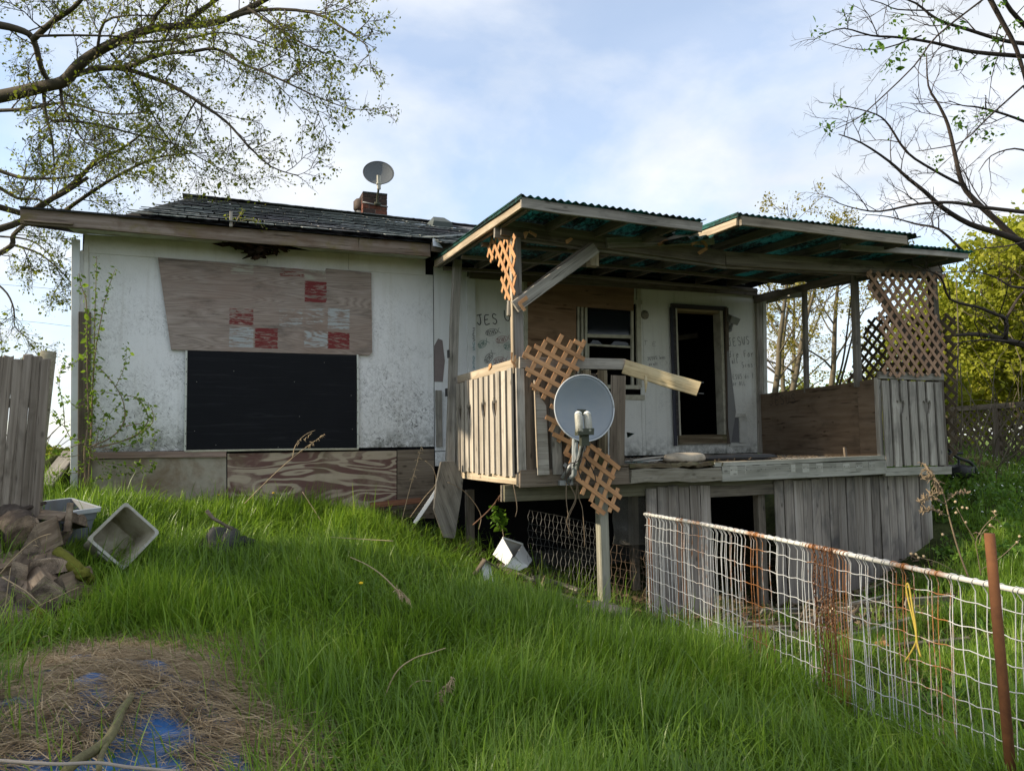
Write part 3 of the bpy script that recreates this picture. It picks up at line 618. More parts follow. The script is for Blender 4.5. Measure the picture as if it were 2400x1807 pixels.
# flood lamp on the wall
lp = sY(1718, 755, 9.5); lamp = thing('flood_lamp', 'small broken grey flood lamp on the wall beside the doorway', 'lamp', lp)
V = []; F = []; boxvf(V, F, (-.085, -.05, -.05), (.085, .05, .06))
lm_ = Matrix.Translation(lp+Vector((0, 0, .03))) @ Matrix.Rotation(.45, 4, 'X') @ Matrix.Rotation(.25, 4, 'Y')
mesh('lamp_housing', V, F, METAL, lamp, False, lm_)
V = []; F = []; boxvf(V, F, (-.07, -.056, -.035), (.07, -.0505, .045)); mesh('lamp_glass', V, F, plain('dull_lamp_glass', (.25, .26, .24), .25), lamp, False, lm_)
tube('bracket', [lp+Vector((0, .02, -.02)), lp+Vector((.0, .06, -.09)), lp+Vector((0, .11, -.09))], .022, METAL, lamp, 8)
tube('backplate', [lp+Vector((0, .09, -.09)), lp+Vector((0, .105, -.09))], .055, METAL, lamp, 10)
hp = sY(1511, 738, 9.594); tube('fixture_hole', [hp, hp+Vector((0, -.006, 0))], .07, plain('torn_fixture_patch', (.26, .24, .19), .95, 0, .5, 40, (.05, .05, .04), .9, 20), house, 14)

# ================================================================== porch
YP = 7.05
porch = thing('porch', 'collapsing timber porch with broken railings and green corrugated roof', 'porch', (5.0, 7.3, -.2))
rr = random.Random(21)
# deck
yy = 7.02; k = 0
while yy < 9.55:
    cut = rr.uniform(4.6, 6.0)
    for x0, x1 in ((2.82, cut), (cut+.006, 7.66)):
        plank('deck_board', (x0, yy+.07, 1.325+rr.uniform(-.006, .006)), (x1, yy+.07, 1.325+rr.uniform(-.006, .006)), .138, .035, ROTTEN if k < 3 and x0 < 4 else GREYWOOD, porch, (0, 1, 0), n=3, rag=.01)
    yy += .146; k += 1
# rim boards
a = sY(1213, 1110, 7.0); b = sY(1455, 1108, 7.0)
plank('rim_board', (2.77, 7.0, 1.235), (4.02, 7.0, 1.225), .175, .04, BROWNWOOD, porch, n=3, rag=.006)
o = plank('rim_board', (4.025, 6.985, 1.225), (5.19, 6.985, 1.205), .145, .045, wood('rotting_rim', (.15, .13, .09), (.30, .275, .22), (.42, .40, .33), stain=(.05, .04, .02), amt=.7), porch, n=6, warp=.01, rag=.02)
for x0, x1, z in ((4.02, 4.55, 1.318), (4.53, 4.9, 1.326), (4.88, 5.2, 1.315)): plank('rotten_edge', (x0, 6.99, z), (x1, 6.99, z+rr.uniform(-.01, .01)), .045, .05, ROTTEN, porch, n=5, warp=.014, rag=.03)
GREYRIM = wood('grey_green_rim', (.20, .195, .155), (.33, .32, .27), (.45, .44, .39), stain=(.15, .15, .12), amt=.55)
plank('rim_board', (5.195, 6.985, 1.205), (7.60, 6.985, 1.225), .165, .045, GREYRIM, porch, n=4, rag=.004)
plank('rim_cap', (5.10, 6.99, 1.318), (7.61, 6.99, 1.345), .05, .06, GREYRIM, porch, n=4)
plank('rim_end', (7.625, 6.97, 1.225), (7.66, 7.06, 1.225), .17, .035, GREYRIM, porch, n=1)
for k in range(11):   # paler ghosts of lost pickets, each with its nails
    x = 5.35+k*.205; nail((x-.03, 6.96, 1.25), .006, NAIL, (0, -1, 0), porch); nail((x+.03, 6.96, 1.247), .005, NAIL, (0, -1, 0), porch)
    slab('picket_ghost', [(-.05, -.05), (.05, -.05), (.05, .055), (-.05, .055)], .002, GREYRIM, porch, (x, 6.9605, 1.245))
# carrier beam and piers below
plank('beam', (2.70, 7.25, 1.075), (8.6, 7.25, 1.06), .17, .05, BEAMWOOD, porch, n=4)
plank('beam', (2.69, 7.305, 1.075), (8.6, 7.305, 1.06), .17, .045, DARKWOOD, porch, n=2)
pa, pb_ = sY(1408, 1165, 6.98), sY(1424, 1470, 6.98)
plank('pier_post', (3.70, 7.0, -.5), (3.69, 7.0, 1.12), .105, .105, wood('grey_green_post', (.17, .165, .12), (.30, .29, .23), (.40, .385, .32), amt=.35), porch, (1, 0, 0), .008)
for x, y in ((2.95, 9.2), (6.0, 7.35), (7.55, 7.3), (8.5, 8.9), (5.0, 8.6)): plank('pier_post', (x, y, -.6), (x, y, 1.0), .1, .1, DARKWOOD, porch, (1, 0, 0))
for k in range(9): plank('joist', (3.0+k*.58, 7.33, 1.22), (3.0+k*.58, 9.55, 1.22), .14, .04, DARKWOOD, porch)
# left side : bottom beam, rail, pickets with heart cut-outs
XL = 2.775
plank('rim_board', (XL, 9.12, 1.215), (XL, 7.03, 1.225), .105, .045, WARMWOOD, porch, n=3)
plank('rail', (XL, 9.17, 2.40), (XL, 7.03, 2.405), .10, .04, WARMWOOD, porch, n=3)
def picket_poly(w_, z0, z1, heart=None, hz_=0., skew=0., notch=0.):
    """outline of one board; heart = 'r'/'l' cuts half a heart out of that edge"""
    h = w_/2
    half = [(0., -.11), (.022, -.065), (.042, -.015), (.050, .035), (.044, .065), (.030, .078), (.016, .068), (.008, .045), (.006, .10), (0., .105)]
    L = [(-h, z0)]; Rr = [(h, z0)]
    if heart == 'r': Rr += [(h-d, hz_+v) for d, v in half]
    if heart == 'l': L += [(-h+d, hz_+v) for d, v in half]
    Rr.append((h, z1-notch)); L.append((-h, z1)); 
    if notch: Rr.append((h-.03, z1))
    return Rr+L[::-1]
def picket(name, base, ux, w_, z0, z1, mat, heart=None, hzz=0., t=.02, lean=0., notch=0.):
    P = [(u+lean*(v-z0), v) for u, v in picket_poly(w_, z0, z1, heart, hzz, 0, notch)]
    return slab(name, [(v, -u) for u, v in P], t, mat, porch, base, (0, 0, 1), [-c for c in ux])
npk = 12; hearts = {1: 'r', 2: 'l', 3: 'r', 4: 'l', 6: 'r', 7: 'l', 8: 'r', 9: 'l'}
PALEPK = wood('pale_picket_wood', (.21, .185, .15), (.40, .36, .30), (.55, .51, .44), stain=(.13, .10, .07), amt=.4)
for k in range(npk):
    y = 9.10-k*.181-(.006 if k else 0); z1 = 2.345+rr.uniform(-.01, .012)
    picket('picket', (XL-.048, y, 0), (0, -1, 0), .118, 1.255+rr.uniform(-.012, .012), z1, PALEPK, hearts.get(k), 1.98+.0*k, .022)
    if k < npk-1: picket('backing_board', (XL-.018, y-.09, 0), (0, -1, 0), .16, 1.27, 2.34, BROWNWOOD, None, 0, .016)
# leaning rear post on its stump
plank('post', sY(1054, 1083, 9.02), sY(1072, 610, 9.16), .105, .09, GREYWOOD, porch, (1, 0, 0), n=3, warp=.008)
for py in (828, 918): 
    p = sY(1046 if py > 900 else 1051, py, 9.0); box('hinge', (p.x-.012, p.y-.03, p.z-.06), (p.x+.008, p.y+.02, p.z+.04), BLACKPL, porch)
# corner post
plank('post', (2.825, 7.09, 1.16), (2.80, 7.09, 3.76), .10, .10, wood('corner_post_wood', (.14, .125, .11), (.27, .25, .225), (.40, .37, .33), amt=.35), porch, (1, 0, 0), .006, 4, .004)
plank('post_lit_strip', (2.745, 7.06, 2.30), (2.742, 7.06, 3.72), .06, .018, WARMWOOD, porch, (0, 1, 0), n=3)  # pale strip added to the post's sunlit face, the light put into colour
plank('scrap_block', sY(1194, 705, 7.1), sY(1192, 740, 7.1), .03, .05, GREYWOOD, porch, (1, 0, 0))
# front-left railing
plank('rail', (2.79, 7.0, 2.41), (4.01, 7.0, 2.415), .115, .045, GREYWOOD, porch, n=4, rag=.012)
plank('post_board', (2.80, 7.005, 1.30), (2.80, 7.005, 2.35), .09, .03, GREYWOOD, porch, (1, 0, 0))
plank('post_board', (2.895, 7.02, 1.30), (2.885, 7.02, 2.35), .10, .02, BROWNWOOD, porch, (1, 0, 0))
def fpk(name, x0, y0, x1, y1, wpx, mat, y=6.965, **k):   # picket between two photo points on the railing plane
    a_, b_ = sY(x0, y0, y), sY(x1, y1, y); return plank(name, a_, b_, wpx, .022, mat, porch, (1, 0, 0), **k)
for i, px in enumerate((1246, 1274, 1301, 1330, 1358, 1386, 1412)): fpk('backing_board', px, 1100 if px > 1240 else 1080, px-1, 876, .128, BROWNWOOD if i % 2 else DARKWOOD, 7.03)
LP_ = [sY(x, y, 6.955) for x, y in ((1260, 1113), (1287, 1112), (1279, 951), (1264, 927), (1261, 892), (1251, 891))]
quadslab('picket', LP_, .022, GREYWOOD, porch)
plank('batten', sY(1252, 893, 6.94), sY(1259, 1095, 6.94), .012, .02, WARMWOOD, porch, (1, 0, 0))
fpk('picket', 1308, 1111, 1304, 995, .11, GREYWOOD); fpk('picket', 1336, 1045, 1336, 868, .105, ROTTEN); fpk('picket', 1374, 1045, 1374, 868, .105, ROTTEN); fpk('picket', 1412, 1090, 1412, 868, .11, ROTTEN)
fpk('board', 1446, 1089, 1449, 880, .175, BROWNWOOD, 6.95, n=3)
# loose board torn off the rail, swung out to the front
la = sY(1463, 860, 6.98); lb = sY(1636, 912, 6.62)
o = plank('loose_board', la, lb, .155, .045, YELLOWWOOD, porch, n=5, warp=.004, rag=.012); prop(o, 'pale broken rail board hanging loose with bare nails')
for dy in (-12, 14): 
    q = sY(1637, 908+dy, 6.62); tube('nail_spike', [q, q+Vector((.06, -.01, -.002))], .003, METAL, porch, 5)
tube('splinter', [sY(1512, 880, 6.86), sY(1514, 900, 6.86), sY(1513, 921, 6.86)], [.022, .017, .002], YELLOWWOOD, porch, 4, False)
# right end : plywood side, front pickets with hearts, rails
SIDEPLY = wood('porch_side_plywood', (.115, .078, .05), (.185, .135, .092), (.25, .19, .14), stain=(.07, .055, .04), amt=.6, grain=8, vlo=.97, vhi=1.03)
quadslab('side_sheet', [(7.915, 9.58, 1.345), (7.705, 7.42, 1.345), (7.705, 7.42, 2.315), (7.915, 9.58, 2.295)], .014, SIDEPLY, porch)
quadslab('side_sheet', [(7.704, 7.415, 1.345), (7.675, 7.10, 1.345), (7.675, 7.10, 2.335), (7.704, 7.415, 2.32)], .014, SIDEPLY, porch)
hearts = {1: 'r', 2: 'l', 4: 'r', 5: 'l'}
for k in range(7):
    x = 7.745+k*.1525; picket('picket', (x, 7.02, 0), (1, 0, 0), .108, 1.225+rr.uniform(-.008, .008), 2.315+rr.uniform(-.012, .008)-.004*k, GREYWOOD, hearts.get(k), 1.98, .022, .0)
    if k < 6: picket('backing_board', (x+.076, 7.052, 0), (1, 0, 0), .148, 1.24, 2.30, GREYWOOD, None, 0, .018)
plank('post', (7.69, 7.085, 1.2), (7.69, 7.085, 2.34), .06, .06, GREYWOOD, porch, (1, 0, 0))
plank('rail', (7.66, 7.04, 2.37), (8.78, 7.04, 2.365), .09, .04, GREYWOOD, porch, n=3)
plank('rim_board', (7.665, 7.03, 1.165), (8.80, 7.03, 1.155), .10, .045, GREYRIM, porch, n=2)
for k in range(7): plank('deck_board', (7.70+k*.15, 7.1, 1.32), (7.70+k*.15, 9.2, 1.32), .142, .035, GREYWOOD, porch, (1, 0, 0))
plank('post', (8.74, 7.08, 1.1), (8.74, 7.08, 3.74), .09, .09, DARKWOOD, porch, (1, 0, 0)); plank('post', (7.70, 7.4, 2.25), (7.70, 7.38, 3.72), .085, .07, GREYWOOD, porch, (1, 0, 0)); plank('post', (7.83, 8.46, 2.25), (7.83, 8.42, 3.78), .06, .06, GREYWOOD, porch, (1, 0, 0))
plank('brace', (7.72, 7.12, 3.62), (8.70, 7.14, 2.45), .12, .035, DARKWOOD, porch, (0, 0, 1))
# --- roof frame
def rz(x, y):   # top of the rafters
    f_ = 3.865 if x < 4.6 else 3.885 if x < 7.36 else 3.875
    sag = -.035*max(0., min(1., (x-2.6)/1.9)) if x < 4.6 else 0.
    yf = 6.3 if x < 4.6 else 6.15 if x < 7.36 else 6.5
    return f_+sag+(y-yf)*.05
def raft(x, y0, y1, mat=DARKWOOD, h=.095, name='rafter'): return plank(name, (x, y0, rz(x, y0)-h/2), (x, y1, rz(x, y1)-h/2), h, .04, mat, porch, (0, 0, 1), n=3)
plank('rake_board', (2.575, 6.28, 3.825), (2.575, 9.4, 3.965), .095, .035, WARMWOOD, porch, n=4, warp=.003)  # paler warm wood chosen for its lit look: sunlight put into the colour
for x in (2.64, 3.15, 3.72, 4.28): raft(x, 6.33, 9.45)
for x in (4.95, 5.5, 6.1, 6.7, 7.28): raft(x, 6.19, 9.45)
for x in (7.85, 8.35, 8.62): raft(x, 6.54, 8.9)
plank('fascia_board', (2.55, 6.285, 3.818), (4.56, 6.315, 3.775), .10, .035, GREYWOOD, porch, n=5, warp=.006, rag=.012)
plank('fascia_board', (4.93, 6.155, 3.842), (7.22, 6.155, 3.826), .10, .035, wood('warm_fascia', (.15, .125, .09), (.28, .24, .185), (.38, .335, .27), amt=.4), porch, n=4)
plank('rake_board', (4.915, 6.18, 3.842), (4.915, 7.0, 3.88), .10, .03, WARMWOOD, porch)
plank('fascia_board', (6.6, 6.505, 3.795), (8.66, 6.505, 3.84), .068, .035, GREYWOOD, porch, n=4)
for y in (7.75, 8.5, 9.3):
    for x0, x1 in ((2.66, 4.6), (4.6, 7.7)): plank('purlin', (x0, y, rz(x0, y)-.125), (x1, y, rz(x1, y)-.125), .07, .04, DARKWOOD, porch, (0, 1, 0))
# main beam in lapped pieces
plank('beam', (2.63, 7.045, 3.81), (5.40, 7.045, 3.69), .17, .04, DARKWOOD, porch, n=4, rag=.004); plank('beam', (2.58, 7.095, 3.79), (5.45, 7.095, 3.67), .17, .04, GREYWOOD, porch, n=4)
plank('beam', (5.405, 7.05, 3.688), (8.88, 7.05, 3.782), .165, .04, DARKWOOD, porch, n=4); plank('beam', (5.45, 7.10, 3.67), (8.86, 7.10, 3.765), .165, .04, DARKWOOD, porch, n=4)
plank('splice_board', sY(1422, 569, 7.0), sY(1671, 562, 7.0), .115, .035, GREYWOOD, porch, n=3, rag=.004)
plank('brace', sY(1207, 719, 6.96), sY(1396, 582, 6.96), .125, .04, GREYWOOD, porch, n=3); plank('brace', sY(1212, 712, 7.03), sY(1385, 580, 7.03), .125, .03, DARKWOOD, porch)
plank('hanger_block', sY(1388, 588, 7.2), sY(1388, 625, 7.2), .11, .10, WARMWOOD, porch, (1, 0, 0), n=1)
plank('plate', (7.88, 9.55, 3.80), (7.70, 7.15, 3.72), .10, .05, DARKWOOD, porch)
plank('plate', (3.1, 9.54, 3.90), (7.9, 9.54, 3.93), .12, .04, DARKWOOD, porch)
# --- corrugated sheets
def corrmat():
    m = bpy.data.materials.new('green_corrugated_sheet'); m.use_nodes = True; t = m.node_tree; b = t.nodes['Principled BSDF']; g = G(t)
    geo = g.n('ShaderNodeNewGeometry'); pv = geo.outputs['Position']
    n = g.noise(pv, 30, (1, .45, 1), 6, .75, .5); n2 = g.noise(pv, 1.8, (1, .7, 1), 4, .6)
    grime = g.ramp(g.math('ADD', g.math('MULTIPLY', n, .62), g.math('MULTIPLY', n2, .42)), [(.45, 0.), (.555, 1.)])
    col = g.mix(grime, g.mix(n, (.02, .125, .105), (.055, .235, .195)), (.012, .02, .014))
    t.links.new(col, b.inputs['Base Color']); b.inputs['Roughness'].default_value = .5
    tr = g.n('ShaderNodeBsdfTranslucent', {'Color': g.mix(grime, (.15, .42, .37), (.025, .038, .032))})
    ms = g.n('ShaderNodeMixShader', {0: .45, 1: b.outputs[0], 2: tr.outputs[0]}); t.links.new(ms.outputs[0], t.nodes['Material Output'].inputs[0]); return m
CORR = corrmat()
plank('edge_sheet', (2.545, 6.25, 3.878), (2.545, 9.45, 4.026), .05, .006, CORR, porch, n=6, warp=.006)
plank('edge_sheet', (4.888, 6.13, 3.895), (4.888, 7.6, 3.965), .05, .006, CORR, porch, n=3)
def corr(x0, x1, y0, y1, lift=.018, pitch=.078, amp=.011, name='corrugated_sheet', ylean=0.):
    n = int((x1-x0)/pitch*8); ys = np.linspace(y0, y1, 7); V = []; F = []
    for j, y in enumerate(ys):
        for i in range(n+1):
            x = x0+(x1-x0)*i/n; V.append((x, y+ylean*(x-x0), rz(x, y)+lift+amp*math.sin((x-x0)/pitch*2*math.pi)))
    for j in range(6):
        for i in range(n): a = j*(n+1)+i; F.append((a, a+1, a+n+2, a+n+1))
    o = mesh(name, V, F, CORR, porch, True); md = o.modifiers.new('thickness', 'SOLIDIFY'); md.thickness = .0035; return o
corr(2.53, 3.20, 6.24, 9.5, .016); corr(3.17, 3.88, 6.25, 9.5, .019); corr(3.86, 4.59, 6.26, 9.5, .016)
corr(4.53, 4.93, 6.85, 9.5, .0)
for i in range(4): corr(4.88+i*.63, 4.88+i*.63+.66, 6.11+.004*i, 9.5, .016+.003*(i % 2))
corr(7.36, 8.06, 6.46, 9.0, .018); corr(8.04, 8.74, 6.46, 9.0, .021)
# broken sheet end hanging over the splice
V = []; F = []
pa_, pb2 = sY(1597, 557, 6.55), sY(1671, 552, 6.55); n = 34
for j in range(4):
    for i in range(n+1):
        p = pa_.lerp(pb2, i/n); edge = .012*math.sin(i*1.3) if j == 3 else 0
        V.append((p.x, 6.5+j*.16+edge, p.z+.015*j+.020*math.sin(i/n*2*math.pi*3.3)-.02*(1-j/3)))
for j in range(3):
    for i in range(n): a = j*(n+1)+i; F.append((a, a+1, a+n+2, a+n+1))
o = mesh('broken_sheet', V, F, CORR, porch, True); o.modifiers.new('thickness', 'SOLIDIFY').thickness = .004
# --- lattice scraps left on the frame
def scrap(pts, y=6.97, mat=LATTICE):
    quadslab('lattice_scrap', [sY(1000+x/3.687, 430+y_/3.687, y) for x, y_ in pts][::-1], .008, mat, porch)
for i, q in enumerate(([(835, 425), (860, 415), (880, 425), (850, 485)], [(878, 422), (890, 408), (952, 440), (945, 468)], [(1197, 492), (1240, 470), (1265, 480), (1240, 505), (1212, 525)], [(1993, 520), (2060, 485), (2090, 492), (2010, 543)],
          [(785, 1030), (860, 970), (878, 1000), (812, 1045)], [(790, 1040), (815, 1035), (862, 1095), (840, 1105)], [(2440-1000*0+843-1500+0, 0), ] )):
    if len(q) > 2: scrap(q, 6.965-.009*(i % 2)-(.05 if i in (4, 5) else 0)-(.03 if i == 3 else 0))
def scrap4(pts, y=6.97): quadslab('lattice_scrap', [sY(1500+x/3.687, 450+y_/3.687, y) for x, y_ in pts][::-1], .008, LATTICE, porch)
scrap4([(440, 445), (510, 402), (530, 415), (450, 468)], 6.95); scrap4([(512, 405), (535, 402), (585, 455), (580, 490), (560, 470)], 6.94); scrap4([(580, 470), (583, 500), (515, 543), (495, 520)], 6.95)
def scrap7(pts, y, mat=LATTICE): quadslab('lattice_scrap', [sY(1000+x/3.687, 780+y_/3.687, y) for x, y_ in pts][::-1], .008, mat, porch)
scrap7([(728, 170), (745, 170), (740, 240), (770, 280), (768, 308), (730, 250)], 6.93); scrap7([(755, 200), (772, 190), (772, 250), (752, 262)], 6.925)
for (x, y, Y) in ((545, 300, 7.62), (248, 385, 9.0)):
    c = Vector(sX(1000+x/3.687, 780+y/3.687, XL-.03)); 
    slab('lattice_scrap', [(-.05, .02), (-.03, .05), (0, 0), (.035, .05), (.05, .03), (.0, -.05)] if x < 300 else [(-.04, -.03), (.05, .0), (.06, .04), (-.02, .035)], .008, LATTICE, porch, c, (0, -1, 0), (0, 0, 1))
# --- boards closing the space under the deck
def under(x0, x1, n, y=7.21, ztop=1.085, zj=.012):
    w_ = (x1-x0)/n
    for k in range(n):
        x = x0+(k+.5)*w_+rr.uniform(-.006, .006); gz = min(hz(x, y), hz(x, y+.3))-.15
        plank('under_board', (x+rr.uniform(-.004, .004), y+rr.uniform(-.004, .004), gz), (x, y, ztop+rr.uniform(-zj, zj)), w_-.008, .02, UNDERWOOD, porch, (1, 0, 0), n=2, warp=.003)
under(4.35, 5.2, 6, 7.20, 1.075); under(6.1, 8.56, 18, 7.19, 1.10)
plank('header', (5.2, 7.215, 1.0), (6.12, 7.215, 1.0), .12, .03, DARKWOOD, porch)
plank('under_board', (8.60, 7.25, -.1), (8.60, 7.25, 1.1), .09, .09, GREYWOOD, porch, (1, 0, 0))
for k in range(12): plank('under_board', (8.58, 7.35+k*.19, -.1), (8.58, 7.35+k*.19, 1.1), .17, .02, UNDERWOOD, porch, (0, 1, 0))

# ================================================================== lattice pieces
def clip_seg(p, d, poly):
    ts = []
    for i in range(len(poly)):
        a = poly[i]; b = poly[(i+1) % len(poly)]; ex, ey = b[0]-a[0], b[1]-a[1]; den = d[0]*ey-d[1]*ex
        if abs(den) < 1e-9: continue
        t = ((a[0]-p[0])*ey-(a[1]-p[1])*ex)/den; u = ((a[0]-p[0])*d[1]-(a[1]-p[1])*d[0])/den
        if 0 <= u < 1: ts.append(t)
    ts.sort(); return list(zip(ts[::2], ts[1::2]))
def lattice(root, O, ux, uy, poly, pitch, sw, mat, ang=(45, 135), t=.008, minlen=.05, part=None, joined=False, name='slat', jit=0.):
    """crossed slats in the plane (ux,uy) through O, cut to poly"""
    ux = Vector(ux).normalized(); uy = Vector(uy).normalized(); uz = ux.cross(uy); O = Vector(O)
    cx = sum(p[0] for p in poly)/len(poly); cy = sum(p[1] for p in poly)/len(poly); n = 0; VV = []; FF = []
    for li, an in enumerate(ang):
        d = (math.cos(R(an)), math.sin(R(an))); q = (-d[1], d[0])
        for k in range(-40, 41):
            p = (cx+q[0]*pitch*(k+.5), cy+q[1]*pitch*(k+.5))
            for t0, t1 in clip_seg(p, d, poly):
                if t1-t0 < minlen: continue
                t0 += rr.uniform(-jit, jit); t1 += rr.uniform(-jit, jit)
                a = O+ux*(p[0]+d[0]*t0)+uy*(p[1]+d[1]*t0)+uz*(t*(li-.5)); b = O+ux*(p[0]+d[0]*t1)+uy*(p[1]+d[1]*t1)+uz*(t*(li-.5))
                wd = ux*q[0]+uy*q[1]
                if joined:
                    mw, L = frame(a, b, wd); V, F = plank_mesh(L, sw, t*.96, .001, 1, 0, 0); k0 = len(VV)
                    VV += [tuple(mw @ Vector(v)) for v in V]; FF += [tuple(i+k0 for i in f) for f in F]
                else: plank(name, a, b, sw, t*.96, mat, root, wd, .001, 1, 0, .004)
                n += 1
    if joined: return mesh(name, VV, FF, mat, root)
    return n
def lat_px(label, polypx, Y, pitch, sw, mat, ang, jit=.01, group=None):
    P = [sY(x, y, Y) for x, y in polypx]; c = sum(P, Vector())/len(P)
    root = thing('trellis', label, 'lattice', c, group)
    lattice(root, c, (1, 0, 0), (0, 0, 1), [(p.x-c.x, p.z-c.z) for p in P], pitch, sw, mat, ang, jit=jit); return root
c7 = lambda L: [(1000+x/3.687, 780+y/3.687) for x, y in L]
lat_px('orange-brown broken lattice piece nailed over the front railing above the dish', c7([(830, 128), (925, 112), (1000, 78), (1060, 55), (1100, 35), (1170, 20), (1235, 75), (1370, 70), (1352, 180), (1385, 275), (1260, 335), (1205, 395), (1225, 440), (1120, 575), (1080, 615), (1000, 575), (915, 500), (865, 360), (835, 220)]), 6.90, .125, .046, LATTICE, (60.5, 155), .014)
lat_px('orange-brown lattice strip showing below the left edge of the round dish', c7([(1110, 560), (1200, 700), (1290, 900), (1420, 930), (1430, 960), (1330, 1010), (1290, 1100), (1230, 1090), (1180, 1030), (1090, 880), (1030, 760), (1060, 650)]), 6.91, .125, .046, LATTICE, (60.5, 155), .014)
lat_px('orange-brown torn lattice tail hanging below the deck edge', c7([(1240, 1110), (1330, 950), (1490, 990), (1670, 1160), (1615, 1290), (1705, 1390), (1655, 1480), (1672, 1590), (1630, 1600), (1580, 1550), (1490, 1580), (1410, 1490), (1430, 1410), (1355, 1425), (1305, 1300)]), 6.87, .12, .046, LATTICE, (65, 144), .014)
c3 = lambda L: [(1000+x/3.687, 430+y/3.687) for x, y in L]
# fragment on the left face of the corner post hangs in the side opening, plane X = const
P3 = [sX(1000+x/3.687, 430+y/3.687, 2.735) for x, y in ((768, 445), (640, 470), (575, 425), (545, 500), (515, 600), (545, 690), (600, 640), (625, 775), (665, 740), (622, 905), (660, 965), (690, 1020), (735, 1010), (768, 960))]
cc = sum(P3, Vector())/len(P3); fr = thing('trellis', 'orange-brown lattice remnant nailed high on the porch corner post', 'lattice', cc)
lattice(fr, cc, (0, -1, 0), (0, 0, 1), [(-(p.y-cc.y), p.z-cc.z) for p in P3], .13, .048, LATTICE, (50, 132), jit=.012)
fr2 = [(2033, 632), (2060, 640), (2090, 634), (2130, 641), (2170, 636), (2222, 642), (2192, 672), (2196, 700), (2186, 715), (2202, 752), (2213, 790), (2220, 832), (2222, 868), (2200, 884), (2180, 876), (2150, 884), (2125, 874), (2100, 886), (2074, 876), (2066, 862), (2082, 838), (2078, 800), (2062, 772), (2056, 740), (2066, 712), (2048, 700), (2033, 676)]
lat_px('large faded brown lattice screen above the heart-cut railing', fr2, 6.99, .116, .044, LATTICE2, (48, 132), .008)
P5 = [sX(x, y, 8.86) for x, y in ((2030, 752), (2060, 742), (2240, 735), (2244, 1085), (2212, 1085), (2190, 1000), (2120, 905), (1985, 905), (2000, 850), (2022, 800))]
cc = sum(P5, Vector())/len(P5); fr = thing('trellis', 'dark brown lattice screen on the far side of the porch landing', 'lattice', cc)
lattice(fr, cc, (0, -1, 0), (0, 0, 1), [(-(p.y-cc.y), p.z-cc.z) for p in P5], .115, .045, LATTICE3, (45, 135), jit=.01)

# ================================================================== satellite dishes
DISHF = plain('grey_dish_face', (.235, .265, .295), .4, 0, .06, 3, (.30, .31, .31), .4, 5, 0)
DISHB = plain('dark_dish', (.115, .125, .13), .6, 0, .1, 3)
LNBM = plain('dirty_beige_plastic', (.40, .39, .33), .5, 0, .1, 12, (.14, .14, .10), .75, 9, .1)
LNBT = plain('pale_lens_cap', (.66, .67, .63), .35, 0, .05)
DKMET = plain('olive_dark_bracket', (.06, .065, .045), .6, .2)
GREYARM = plain('grey_dish_arm', (.34, .37, .38), .45, .2, .1, 8, (.10, .11, .10), .6, 7)
def dish_mesh(name, rad, depth, mat, root, mw, n=56, rings=10, rim=None):
    V = []; F = []
    for s_, off in ((1, 0), (-1, -.006)):
        for j in range(rings+1):
            r_ = rad*j/rings
            for i in range(n): a = 2*math.pi*i/n; V.append((r_*math.cos(a)*.96, r_*math.sin(a), depth*(j/rings)**2+off))
    N = (rings+1)*n
    for j in range(rings):
        for i in range(n):
            a = j*n+i; b = j*n+(i+1) % n; F += [(a, b, b+n, a+n), (N+a+n, N+b+n, N+b, N+a)]
    for i in range(n): a = rings*n+i; b = rings*n+(i+1) % n; F.append((a, b, N+b, N+a))
    o = mesh(name, V, F, mat, root, True, mw)
    V = []; F = []; tube_np([Vector((rad*math.cos(a)*.96, rad*math.sin(a), depth)) for a in np.linspace(0, 2*math.pi, n+1)], .007, 6, V, F)
    rm = mesh('rim', V, F, rim or mat, None, True, mw); COL.objects.unlink(rm); link(rm, o); rm.matrix_basis = mw; return o
dc = sY(1367, 957, 6.55); root = thing('satellite_dish', 'large round grey satellite dish mounted on the porch edge', 'satellite dish', sY(1330, 1128, 6.95))
dn = Vector((-.07, -1, .07)).normalized(); q = dn.to_track_quat('Z', 'Y').to_matrix().to_4x4(); mw = Matrix.Translation(dc-dn*.05) @ q
dish_mesh('reflector', .325, .085, DISHF, root, mw, rim=plain('dish_rim', (.55, .57, .58), .4))
foot = sY(1332, 1125, 6.94); hub = sY(1368, 1040, 6.16)
elb = dc-dn*.10+Vector((0, .06, -.18))
tube('mast', [foot, foot+Vector((.02, -.10, .06)), elb+Vector((-.03, .0, -.12)), elb], .027, GREYARM, root, 10)
tube('back_bracket', [elb, dc-dn*.055], .05, DKMET, root, 8)
tube('feed_arm', smoothpath([elb+Vector((-.02, .0, -.14)), sY(1352, 1095, 6.72), sY(1366, 1035, 6.15), sY(1369, 1008, 6.02)], 3), [.024]*9+[.02], GREYARM, root, 8)
box('feed_bracket', tuple(sY(1362, 1045, 6.02)-Vector((.004, .02, 0))), tuple(sY(1377, 1008, 6.02)+Vector((.004, .03, 0))), DKMET, root)
plank('feed_head', sY(1352, 1012, 6.0), sY(1388, 1012, 6.0), .06, .07, DKMET, root, n=1)
for px in (1359, 1380):
    base = sY(px, 1014, 5.99); tdir = Vector((.03, .10, .30)).normalized()
    pts = [base+tdir*s for s in (0, .012, .15, .175)]; 
    b_ = tube('lnb', pts, [.030, .036, .036, .033], LNBM, root, 12)
    tube('lens_cap', [base+tdir*s for s in (.172, .185, .2, .208)], [.034, .033, .022, .004], LNBT, root, 12)
box('mount_foot', (foot.x-.10, 6.93, foot.z-.05), (foot.x+.05, 6.975, foot.z+.0), METAL, root)
